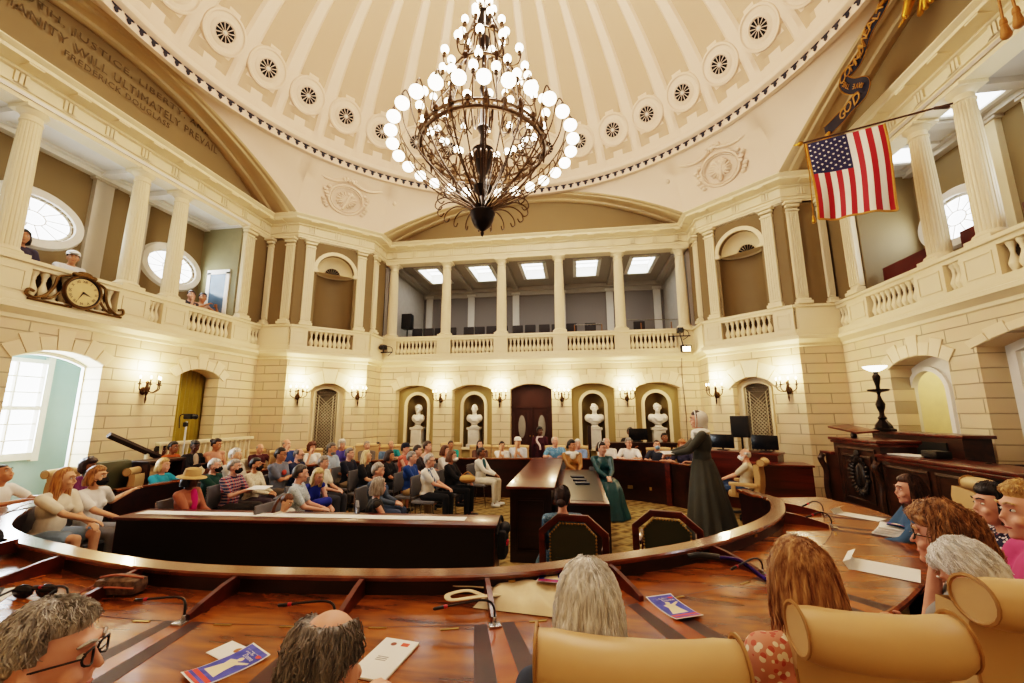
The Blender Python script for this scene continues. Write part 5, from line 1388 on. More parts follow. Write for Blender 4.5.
for i, (yy, zt) in enumerate(((3.06, 1.0), (1.62, 1.0))):
    MB().tube(smoothpath([(-.02, yy, .05), (-.05, yy, .4), (-.03, yy, .7), (-.10, yy, .9), (-.06, yy, zt)]), .05, 8).ell((-.1, yy, .92), (.05, .06, .07)).build('scroll_bracket', WALNUT, ro)
ud = thing('presiding_desk', 'upper dark walnut desk of the rostrum holding the bronze lamp', 'desk', (6.7, 2.0, 0))
MB().bbox((.1, 0, 1.66), (.42, 1.9, .05), .012).build('top', MAHOG2, ud); MB().box((.1, 0, .95), (.36, 1.8, 1.4)).build('body', WALNUT, ud, 0)
MB().box((-.09, -.2, 1.45), (.02, .9, .22)).build('blotter_panel', PM('dark_felt', '#15170f', .8), ud, 0)
ld = thing('reading_lectern', 'sloping walnut reading board on a short post at the rostrum end', 'lectern', (6.05, 2.45, TIER+RH+.045))
MB().bbox((0, 0, .15), (.34, .8, .03), .008, M=T(0, 0, 0, 0, .1, -.1)).build('board', MAHOG2, ld); MB().cone((0, 0, .03), (0, 0, .12), .05, .03).build('post', WALNUT, ld)
lp = thing('torchiere_lamp', 'tall bronze torchiere with a glowing white bowl standing on the rostrum', 'lamp', (6.62, 2.58, 1.687))
MB().lathe([(.17, 0), (.17, .03), (.13, .05), (.12, .1), (.07, .17), (.05, .2)], 8).build('base', BRONZE_D, lp)
MB().lathe([(.05, .19), (.07, .22), (.04, .26), (.035, .32), (.06, .4), (.07, .46), (.035, .55), (.02, .62), (.03, .66), (.15, .69), (.16, .72), (.03, .725), (.03, .78), (.055, .9), (.06, .95), (.03, 1.0), (.045, 1.03)], 14).build('shaft', BRONZE_D, lp, 40)
MB().lathe([(.04, 1.03), (.10, 1.06), (.16, 1.10), (.175, 1.13), (.16, 1.12), (.0, 1.09)], 24, cap=False).build('bowl_shade', PM('lit_bowl', '#fff4e2', .4, emis=7, ecol='#fff0d8', var=0), lp, 60)
th_ = thing('carved_throne', 'tall carved dark chair with arched crest at the picture edge by the rostrum', 'chair', (6.72, .02, TIER+.35), PI/2)
b = MB()
for s in (-1, 1): b.bbox((s*.33, -.25, .85), (.09, .08, 1.5), .015); b.lathe([(.05, 0), (.06, .04), (.03, .07), (.05, .1), (.0, .15)], 10, M=T(s*.33, -.25, 1.62))
b.bbox((0, -.25, 1.5), (.76, .09, .14), .015).bbox((0, -.25, 1.6), (.84, .12, .05), .012)
b.prism(segarch(0, .3, 1.6, 1.62, 1.85), -.03, .05, M=T(0, -.25, 0) @ XZ); b.bbox((0, -.25, .55), (.7, .08, .1), .015); b.build('back_frame', PM('throne_wood', '#1a100a', .4, var=.3, scale=9), th_)
MB().bbox((0, -.22, 1.02), (.56, .06, .82), .02).build('back_pad', GREENL, th_); MB().bbox((0, .05, .45), (.7, .6, .12), .03).build('seat', GREENL, th_)
for s in (-1, 1):
    MB().bbox((s*.36, .08, .74), (.09, .7, .07), .03).ell((s*.36, .42, .73), (.06, .06, .06)).tube([(s*.36, .35, .7), (s*.36, .33, .45)], .035, 8).build('armrest', PM('throne_wood', ''), th_)
    for y in (-.25, .3): MB().cone((s*.32, y, .4), (s*.32, y, -.32), .04, .03).build('leg', PM('throne_wood', ''), th_)
rp = thing('lobby_armrest_desk', 'low dark desk ledge with papers just inside the rostrum', 'desk', (6.3, 1.15, 0)) if 0 else None
tag(MB().bbox((0, 0, 0), (.3, .5, .012), .002).build('open_book', PAPER, M=T(6.15, 1.35, TIER+RL+.055, .2)), 'open white papers lying on the lower ledge of the rostrum', 'paper')
tag(MB().bbox((0, 0, .05), (.2, .26, .1), .02).build('desk_phone', BLACK, M=T(6.2, 1.0, TIER+RL+.05)), 'black desk telephone on the rostrum ledge beside the papers', 'telephone')

# ================================================================== CLERK DESKS ON THE FLAG SIDE
def clerk_desk(x, y, w, h, rz, label):
    t = thing('clerk_desk', label, 'desk', (x, y, 0), rz)
    MB().bbox((0, 0, h), (w, .6, .04), .01).build('top', MAHOG2, t); MB().box((0, -.24, h/2), (w-.06, .04, h-.04)).build('front_panel', MAHOG2, t, 0)
    for s in (-1, 1): MB().box((s*(w/2-.05), .02, h/2), (.04, .5, h-.04)).build('end_panel', MAHOG, t, 0)
clerk_desk(5.3, 3.72, 1.15, .98, -.15, 'lower mahogany clerk desk with plain front near the rostrum end')
clerk_desk(4.9, 4.35, 1.5, 1.16, -.62, 'taller mahogany clerk desk carrying two monitors before the lattice grille')
def monitor(x, y, z, rz, label):
    t = thing('monitor', label, 'monitor', (x, y, z), rz)
    MB().bbox((0, 0, .2), (.5, .04, .3), .01).build('screen', PM('monitor_black', '#0a0d14', .25, var=.2), t); MB().bbox((0, .04, .012), (.22, .16, .02), .006).tube([(0, .03, .02), (0, .03, .15)], .02).build('stand', BLACK, t)
monitor(4.55, 4.5, 1.18, -.62, 'black monitor on the clerk desk, on the bust side of the loudspeaker')
monitor(5.3, 4.15, 1.18, -.62, 'black monitor on the clerk desk, on the rostrum side of the loudspeaker')
monitor(2.95, 6.1, 1.25, .1, 'black monitor on the far wall desk beside the suited man in glasses')
fw = thing('clerk_counter', 'dark counter under the flag side busts where the suited man sits', 'desk', (2.95, 6.0, 0))
MB().bbox((0, .1, 1.22), (1.9, .5, .04), .01).build('top', MAHOG, fw); MB().box((0, -.1, .6), (1.85, .04, 1.2)).build('front_panel', MAHOG, fw, 0)
tpole = thing('tower_loudspeaker', 'thin dark column loudspeaker standing before the far wall beside the blue-shirted man', 'loudspeaker', (1.66, 5.95, 0))
MB().bbox((0, 0, 1.36), (.09, .09, .62), .01).build('cabinet', PM('brown_column', '#2b1a14', .5), tpole); MB().tube([(0, 0, 0), (0, 0, 1.06)], .02).build('pole', BLACK, tpole); MB().lathe([(.14, 0), (.14, .02), (.03, .03)], 16).build('base', BLACK, tpole)

# ================================================================== CLOCK SIDE ODDS AND ENDS
sr = thing('stair_handrail', 'dark slanting wooden handrail board against the side wall near the alcove', 'handrail', (0, 0, 0))
MB().tube([(-6.72, .55, 1.66), (-6.6, 1.42, 1.20)], .055, 4).build('rail', PM('rail_matte_brown', '#24120b', .75, var=.2), sr, 0); MB().tube([(-6.64, 1.2, 1.3), (-6.64, 1.2, TIER*0)], .04, 6).build('post', CREAM2, sr)
gc_ = thing('green_armchair', 'dark green leather armchair against the side wall behind the curly-haired woman', 'chair', (-6.05, .25, 0), -PI/2)
MB().bbox((0, -.2, .95), (.66, .16, .62), .06).build('backrest', GREENL, gc_); MB().bbox((0, .1, .45), (.66, .6, .16), .05).build('seat', GREENL, gc_)
for s in (-1, 1): MB().bbox((s*.36, .08, .66), (.09, .58, .1), .03).build('armrest', GREENL, gc_); MB().bbox((s*.28, .3, .19), (.05, .05, .37), .01).bbox((s*.28, -.2, .19), (.05, .05, .37), .01).build('leg', MAHOG, gc_)
sd = thing('side_cabinet', 'dark open-shelved cabinet below the slanting handrail', 'cabinet', (-6.1, .95, 0), -PI/2)
MB().bbox((0, 0, 1.2), (.7, .42, .05), .01).build('top', MAHOG, sd)
for s in (-1, 1): MB().box((s*.32, 0, .6), (.05, .38, 1.2)).build('side_panel', MAHOG, sd, 0)
MB().box((0, 0, .72), (.6, .36, .03)).box((0, 0, .3), (.6, .36, .03)).box((0, -.18, .6), (.6, .02, 1.15)).build('shelf', MAHOG, sd, 0)
lr = thing('low_balustrade', 'low cream balustrade with turned balusters before the curtained bay', 'balustrade', (-6.72, 2.65, 0), PI/2)
MB().bbox((0, 0, 1.44), (2.4, .14, .07), .015).build('rail', CREAM2, lr); MB().bbox((0, 0, .9), (2.4, .14, .08), .015).box((0, 0, .43), (2.4, .1, .86)).build('plinth', CREAM2, lr, 0)
for i in range(17): MB().lathe([(.03, .94), (.036, 1.05), (.018, 1.22), (.03, 1.36), (.03, 1.41)], 8).build('baluster', CREAM2, lr, 50, loc=(-1.12+.14*i, 0, 0))
# platform box under the speaker
pb_ = thing('wooden_box', 'low dark wooden box the bonneted speaker stands on', 'box', (3.16, .94, 0), .2)
MB().bbox((0, 0, .175), (.62, .5, .35), .012).build('crate', wood_mat('box_wood', '#2a150b', '#4a2614', .5), pb_)

# ================================================================== THINGS ON THE NEAR DESK
def flyer(M, label, folded=False):
    t = thing('flyer', label, 'flyer', M=M, group=None)
    n = 8; w, h = .165, .27
    vs = []; fs = []
    for i in range(n+1):
        for j in range(2): vs.append(((j-.5)*w, (i/n-.5)*h, .002+.012*(abs(i/n-.5)*2)**3))
    fs = [(2*i, 2*i+1, 2*i+3, 2*i+2) for i in range(n)]
    def zz(y): return .003+.012*(abs(y/h)*2)**3
    MB().add(vs, fs).build('sheet', PAPER, t)
    def patch(nm, x0, x1, y0, y1, mat, dz):
        vs = []; 
        for i in range(7):
            y = y0+(y1-y0)*i/6
            vs += [(x0, y, zz(y)+dz), (x1, y, zz(y)+dz)]
        MB().add(vs, [(2*i, 2*i+1, 2*i+3, 2*i+2) for i in range(6)]).build(nm, mat, t)
    patch('blue_field', -w*.46, w*.46, -h*.47, h*.47, PM('flyer_blue', '#2b3a9c', .5, col2='#4a55b8', scale=22), .0006)
    patch('red_band', -w*.46, w*.46, -h*.47, -h*.30, PM('flyer_red', '#d8402f', .5), .0012)
    fg = MB(); z = zz(.03)+.0022
    fg.add([(-.055, -.080, z), (.05, -.080, z), (.03, -.02, z), (.025, .02, z), (.065, .05, z), (.06, .06, z), (.012, .035, z), (-.005, .045, z), (-.04, .03, z), (-.03, -.0, z)], [tuple(range(10))])
    fg.lathe([(.014, z+.0001), (0, z+.0002)], 10, M=T(.0, .052, 0)); fg.build('pale_figure', PM('flyer_figure', '#ecd9b4', .6), t, 0)
    tx = MB()
    for s_, y, sz in (('A Light', .112, .030), ('under the', .092, .016), ('Dome', .073, .030)):
        v_, f_ = text_mesh(s_, sz, .0); tx.add([(p.x+(.02 if s_ == 'Dome' else -.01), p.y+y, zz(.1)+.0022) for p in v_], f_)
    tx.build('title_lettering', PAPER, t, 0)
    MB().lathe([(.017, zz(.1)+.002), (0, zz(.1)+.0025)], 14, M=T(.052, .105, 0)).build('red_spot', PM('flyer_red', ''), t, 0)
flyer(T(1.79, -3.17, NZ, .42), 'blue and red printed flyer lying alone on the desk before the auburn-haired woman')
flyer(T(-.16, -3.98, NZ, -.48), 'blue and red printed flyer on the desk between the two grey-haired men')
flyer(T(1.14, -2.98, NZ+.06, -.1), 'blue and red printed flyer resting on the canvas tote bag')
flyer(T(4.02, -1.50, NZ+.09, -1.0), 'blue and red printed flyer on the papers before the curly-haired woman')
tag(MB().bbox((0, 0, .002), (.16, .11, .003), .001).build('card', PAPER, M=T(-.24, -3.88, NZ, -.35)), 'small white card with a logo under the flyer beside the balding man', 'card')
MB().lathe([(.018, .004), (0, .0045)], 10, M=T(.03, .02, 0)).build('logo', PM('card_logo', '#a5642e', .6), bpy.data.objects['card'], 0)
pr = thing('program', 'white printed program with an orange logo standing beside the balding man', 'booklet', (.47, -3.84, NZ), -.12)
MB().bbox((0, 0, .006), (.17, .29, .01), .003).build('cover', PAPER, pr); MB().box((.035, .105, .0118), (.035, .025, .001)).build('orange_logo', PM('logo_orange', '#e0563a', .6), pr, 0); MB().lathe([(.014, .0118), (0, .012)], 12, M=T(-.02, .1, 0)).build('round_logo', PM('logo_brown', '#8a4a3a', .6), pr, 0)
rr_ = MB(); 
for q in range(3): rr_.box((-.01, .0-.012*q, .0116), (.05, .004, .0006))
rr_.build('text_block', PM('print_grey', '#8d8a86', .7), pr, 0)
def curlpaper(M, w, h, label, curl):
    n = 14; vs = []
    for i in range(n+1):
        t = i/n; x = (t-.5)*w; z = .004
        if t < curl: a = (curl-t)/curl*PI*1.1; x = (curl-.5)*w-.035*math.sin(a); z = .035*(1-math.cos(a))
        vs += [(x, -h/2, z), (x, h/2, z)]
    o = MB().add(vs, [(2*i, 2*i+1, 2*i+3, 2*i+2) for i in range(n)]).build('paper_sheet', PAPER, M=M); tag(o, label, 'paper')
curlpaper(T(3.25, -2.36, NZ, .95), .42, .24, 'white paper with a curled edge on the desk beside the curly-haired woman', .18) if 0 else None
curlpaper(T(3.28, -2.38, NZ, -.62), .40, .30, 'white printed paper curling at one end on the desk before the curly-haired woman', .15)
curlpaper(T(4.08, -.80, NZ, -.9), .42, .2, 'white paper curling at one end on the desk before the woman in denim', .15)
stk = thing('paper_stack', 'stack of white papers held before the curly-haired woman', 'papers', (4.0, -1.52, NZ), -.8)
for k in range(4): MB().bbox((.01*k, .008*k, .01+.018*k), (.34, .25, .014), .003, M=T(0, 0, 0, .06*k)).build('sheet', PAPER, stk)
# tote
tb = thing('tote_bag', 'cream canvas tote bag with looped straps lying on the desk behind the grey-haired woman', 'bag', (.98, -3.15, NZ), -.1)
n = 14; vs = []; rnd = random.Random(6)
CANV = PM('canvas', '#dccaa8', .85, var=.06, scale=25, bump=.15)
for j in range(n+1):
    for i in range(n+1):
        u, v = i/n*2-1, j/n*2-1; e = max(0, 1-max(abs(u), abs(v))**4)
        vs.append((u*.22*(1-.08*v), v*.2, .004+e*(.05+.018*noise.noise(V((u*2.2, v*2.2, .3)))+.008*math.sin(u*7+v*4))))
MB().add(vs, [(j*(n+1)+i, j*(n+1)+i+1, (j+1)*(n+1)+i+1, (j+1)*(n+1)+i) for i in range(n) for j in range(n)]).build('body', CANV, tb, 80)
def strap(pts):
    sp = smoothpath(pts, 8); m = MB(); vs = []
    for i, p in enumerate(sp):
        d = (sp[min(i+1, len(sp)-1)]-sp[max(i-1, 0)]).normalized(); q = V((-d.y, d.x, 0)).normalized()
        vs += [p+q*.016, p-q*.016, p+q*.016+V((0, 0, .004)), p-q*.016+V((0, 0, .004))]
    fs = []
    for i in range(len(sp)-1):
        a = 4*i; fs += [(a, a+1, a+5, a+4), (a+2, a+6, a+7, a+3), (a, a+4, a+6, a+2), (a+1, a+3, a+7, a+5)]
    m.add(vs, fs).build('strap', CANV, tb, 60)
strap([(-.2, .08, .03), (-.32, .06, .05), (-.42, .0, .05), (-.40, -.05, .045), (-.3, -.02, .04), (-.18, .0, .03)])
strap([(-.16, -.14, .03), (-.28, -.14, .06), (-.38, -.19, .05), (-.34, -.25, .05), (-.22, -.21, .06), (-.1, -.12, .05)])
# sunglasses
sg = thing('sunglasses', 'black sunglasses lying on the desk behind the man in glasses', 'sunglasses', (-1.80, -3.55, NZ), .2)
m = MB()
for s in (-1, 1): m.ell((s*.065, .0, .035), (.06, .018, .038))
m.tube([(-.02, 0, .05), (.02, 0, .05)], .008).build('lenses', PM('dark_lens', '#0c0b10', .15), sg)
for s in (-1, 1): MB().tube(smoothpath([(s*.12, .0, .045), (s*.13, -.08, .03), (s*.115, -.15, .008)]), .006).build('temple', BLACK, sg)
# clutch
cl = thing('clutch_bag', 'brown and cream quilted clutch bag on the desk beside a microphone', 'bag', (-1.36, -3.44, NZ), .12)
MB().bbox((0, 0, .05), (.26, .11, .09), .04).ell((0, 0, .08), (.12, .05, .03)).build('body', PM('quilted_tan', '#7d6650', .7, col2='#4b3a2e', scale=30), cl)
MB().tube(smoothpath([(-.13, .0, .09), (0, -.03, .115), (.13, .0, .09)]), .006).tube(smoothpath([(-.12, -.05, .05), (0, -.062, .06), (.12, -.05, .05)]), .005).build('red_trim', PM('clutch_trim', '#b06a50', .6), cl)
MB().tube(smoothpath([(-.13, 0, .06), (-.2, -.04, .02), (-.16, -.1, .006), (-.05, -.1, .006)]), .006).build('strap', PM('clutch_strap', '#8a5440', .6), cl)
# cane
cn = thing('walking_cane', 'purple walking cane with black handle leaning across the desk', 'cane', (0, 0, 0))
MB().tube(smoothpath([(2.19, -2.60, NZ+.09), (2.32, -2.64, NZ+.09), (2.42, -2.76, NZ+.03), (2.52, -2.98, NZ+.03), (2.62, -3.3, NZ+.02), (2.7, -3.62, NZ-.12), (2.85, -3.95, TIER+.01)], 6), .014, 10).build('shaft', PM('purple_metal', '#2c1560', .2, metal=.7, var=.3), cn)
MB().tube(smoothpath([(2.02, -2.58, NZ+.08), (2.10, -2.58, NZ+.095), (2.21, -2.61, NZ+.095)]), .021, 10).build('handle', BLACK, cn)
MB().tube(smoothpath([(2.42, -2.76, NZ+.05), (2.5, -2.72, NZ+.06), (2.53, -2.85, NZ+.02), (2.5, -2.92, NZ+.02)]), .004).build('wrist_loop', PM('magenta_cord', '#a0206a', .6), cn)
tag(MB().ell((0, 0, .12), (.22, .2, .14)).ell((.12, -.1, .1), (.14, .14, .1)).build('dark_jacket', PM('navy_cloth', '#141722', .9, var=.3), M=T(-3.4, -2.95, NZ-.06)), 'dark navy jacket bundled on the curved desk near the picture edge', 'jacket')
b_ = bpy.data.objects['dark_jacket'].modifiers.new('Remesh', 'REMESH'); b_.mode = 'VOXEL'; b_.voxel_size = .02; b_.use_smooth_shade = True
ph = thing('phone', 'dark phone on a flyer at the picture edge of the curved desk', 'phone', (-2.1, -3.55, NZ), .9)
MB().bbox((0, 0, .008), (.08, .16, .01), .004).build('body', BLACK, ph)
tag(MB().bbox((0, 0, .002), (.17, .25, .002), .001).build('leaflet', PAPER, M=T(-2.06, -3.58, NZ, .7)), 'white leaflet under the dark phone on the curved desk', 'leaflet')

# things held or carried by people
hb_ = thing('straw_bag', 'tan woven straw bag on the lap of the woman in the white mask', 'bag', (-.86, 2.66, .66))
MB().ell((0, 0, .07), (.17, .17, .08)).build('body', PM('woven_straw', '#b98d4f', .8, var=.2, scale=60, bump=.3), hb_); MB().tube(smoothpath([(-.12, 0, .12), (0, .02, .2), (.12, 0, .12)]), .01).build('handle', PM('woven_straw', '#b98d4f'), hb_)
sp_ = thing('script_pages', 'pale open pages held out in the hands of the bonneted speaker', 'papers', (2.60, .78, 1.46), .2)
MB().box((0, -.08, 0), (.22, .15, .006), M=T(0, 0, 0, 0, .2)).build('page', PAPER, sp_, 0); MB().box((0, .08, 0), (.22, .15, .006), M=T(0, 0, 0, 0, -.2)).build('page', PAPER, sp_, 0)
tag(MB().bbox((0, 0, 0), (.3, .22, .01), .003).build('folder', PAPER, M=T(-3.68, .5, .86, .1, .1)), 'white folder open on the lap of the man in the plaid shirt', 'folder')
# ================================================================== PEOPLE
SK = {'l': PM('skin_light', '#d9a583', .5, var=.06, scale=14), 'm': PM('skin_medium', '#bd8460', .5, var=.06, scale=14), 'd': PM('skin_dark', '#5a3623', .5, var=.08, scale=14), 'p': PM('skin_pink', '#dba38c', .5, var=.08, scale=14), 'b': PM('skin_brown', '#8a5a3c', .5, var=.07, scale=14)}
EYEW = PM('eye_white', '#e8e2da', .3); EYED = PM('eye_dark', '#1d120c', .2); LIP = PM('lip', '#a85a50', .5); LIPD = PM('lip_dark', '#5e2c28', .5)
SHOE = PM('dark_shoe', '#17120f', .5)
SMOOTHSTEP = lambda a, b, x: (lambda t: t*t*(3-2*t))(max(0, min(1, (x-a)/(b-a))))

def remesh(o, vox, it=3):
    r = o.modifiers.new('Remesh', 'REMESH'); r.mode = 'VOXEL'; r.voxel_size = vox; r.use_smooth_shade = True
    s = o.modifiers.new('Smooth', 'SMOOTH'); s.factor = .5; s.iterations = it
def ik(S, Wt, L1, L2, pole):
    S, Wt = V(S), V(Wt); d = Wt-S; D_ = min(d.length, (L1+L2)*.985); d = d.normalized(); Wt = S+d*D_
    a = (L1*L1-L2*L2+D_*D_)/(2*D_); h = math.sqrt(max(1e-5, L1*L1-a*a)); p = V(pole); p = p-d*p.dot(d); p.normalize()
    return S+d*a+p*h, Wt
def hand(mb, w, d, n, side, curl=.5):
    """palm, four unequal bent fingers and a thumb; d = pointing direction, n = back of hand normal"""
    d = V(d).normalized(); n = V(n); n = (n-d*n.dot(d)).normalized(); x = d.cross(n)*side
    mb.cone(w, w+d*.03, .024, .027, 8)
    for k in (-1, 0, 1): mb.cone(w+d*.025+x*.017*k, w+d*.078+x*.021*k, .0155, .0125, 7)
    for k, L in enumerate((.068, .078, .074, .058)):
        b = w+d*.085+x*(.030-.020*k)
        d1 = (d*math.cos(curl*.5)-n*math.sin(curl*.5)).normalized(); d2 = (d*math.cos(curl*1.5)-n*math.sin(curl*1.5)).normalized()
        m_ = b+d1*L*.52; mb.cone(b, m_, .0092, .0085, 7); mb.cone(m_, m_+d2*L*.5, .0085, .007, 7)
    tb_ = w+d*.025+x*.026; t1 = tb_+(d*.6+x*.7-n*.25).normalized()*.038
    mb.cone(tb_, t1, .0125, .0105, 7); mb.cone(t1, t1+(d*.9+x*.25-n*.3).normalized()*.03, .0105, .0085, 7)

HAIRS = {  # thickness, hairline, side limit, back limit, drop length, noise, volume
    'short': (.16, .52, .05, -.62, 0, .05), 'buzz': (.06, .6, .1, -.55, 0, .02), 'thick': (.18, .45, -.05, -.7, 0, .07), 'bob': (.2, .5, -2, -2, .13, .05), 'long': (.2, .75, -2, -2, .34, .05),
    'mid': (.24, .6, -2, -2, .22, .05), 'curly': (.44, .4, -2, -2, .15, .2), 'curlymid': (.42, .4, -.6, -.9, 0, .2), 'afro': (.32, .5, -.15, -.75, 0, .10), 'bald': (.08, 3, -.1, -.6, 0, .03), 'balding': (.16, .9, .0, -.65, 0, .06), 'updo': (.2, .5, -.05, -.6, 0, .06), 'bun': (.15, .52, .0, -.6, 0, .04), 'pony': (.13, .5, .0, -.6, 0, .03)}
def hairfn(kind, seed):
    th, hl, sl, bl, drop, nz = HAIRS[kind]
    def f(a, ph, lift=0.):
        cx, sx, cz, sz = math.cos(a), math.sin(a), math.cos(ph), math.sin(ph)
        front = sx                                          # +y is the face
        zl = hl if front > .45 else (sl if front > -.35 else bl)
        if front > .2 and front <= .45: zl = sl+(hl-sl)*SMOOTHSTEP(.2, .45, front)
        if -.55 < front <= -.35+.15 and drop == 0: zl = bl+(sl-bl)*SMOOTHSTEP(-.55, -.2, front)
        if kind in ('bald', 'balding') and zl < 1.5:
            top = .42 if kind == 'bald' else .78
            cov = SMOOTHSTEP(zl-.12, zl+.1, sz)*(1-SMOOTHSTEP(top-.1, top+.12, sz))
            if front > .3: cov *= (1-SMOOTHSTEP(.3, .5, front))
        elif kind in ('bald', 'balding'): cov = 0
        else: cov = SMOOTHSTEP(zl-.1, zl+.1, sz)
        n = noise.noise(V((cx*cz*3.2+seed, sx*cz*3.2, sz*3.2)))*nz+noise.noise(V((cx*cz*8+seed, sx*cz*8, sz*8)))*nz*.6
        r = .84+(.16+th+n)*cov+lift*cov
        p = V((.077*cz*cx*r, .097*cz*sx*r-.012, .108*sz*r+.02))
        if drop and sz < .1 and front < .42:
            t = max(0, min(1, (.1-sz)/1.1)); k = SMOOTHSTEP(.42, .2, front) if 0 else (1 if front < .25 else (.42-front)/.17)
            rr = 1+th+n*1.3+lift+.1*math.sin(t*PI)
            q = V((.077*cx*rr, .097*sx*rr-.012-.02*t*(1 if front < 0 else .3), .02+.0108-drop*t*1.05))
            if t > .97: q = V((q.x*.5, q.y*.6, q.z))
            p = p.lerp(q, k)
        return p
    return f
def hair_mesh(kind, seed, nu=30, nv=22):
    f = hairfn(kind, seed); vs = []; fs = []
    for j in range(nv+1):
        ph = PI/2-PI*j/nv*(.999)
        for i in range(nu): vs.append(f(2*PI*i/nu, ph))
    for j in range(nv):
        for i in range(nu): fs.append((j*nu+i, (j+1)*nu+i, (j+1)*nu+(i+1) % nu, j*nu+(i+1) % nu))
    return MB().add(vs, fs)
def strands(mb, kind, seed, n, r=.0016, frizz=.004):
    f = hairfn(kind, seed); rnd = random.Random(seed)
    drop = HAIRS[kind][4]
    for k in range(n):
        a = rnd.uniform(0, 2*PI)
        ph0 = rnd.uniform(.2, 1.45); ln = rnd.uniform(.5, .9) if not drop else rnd.uniform(1.2, 2.4)
        pts = []; lift = rnd.uniform(0, .07); da = rnd.uniform(-.25, .25); ok = True
        for q in range(8):
            ph = max(-1.35, ph0-ln*q/7); p = f(a+da*q/7, ph, lift)
            if (V((p.x/.077, (p.y+.012)/.097, (p.z-.02)/.108))).length < 1.0: ok = q > 3; break
            fz = frizz*(1+q*.25); pts.append(p+V((rnd.uniform(-fz, fz), rnd.uniform(-fz, fz), rnd.uniform(-fz, fz))))
        if ok and len(pts) > 3: mb.tube(pts, [r]*(len(pts)-1)+[r*.3], 3, caps=False)
    return mb

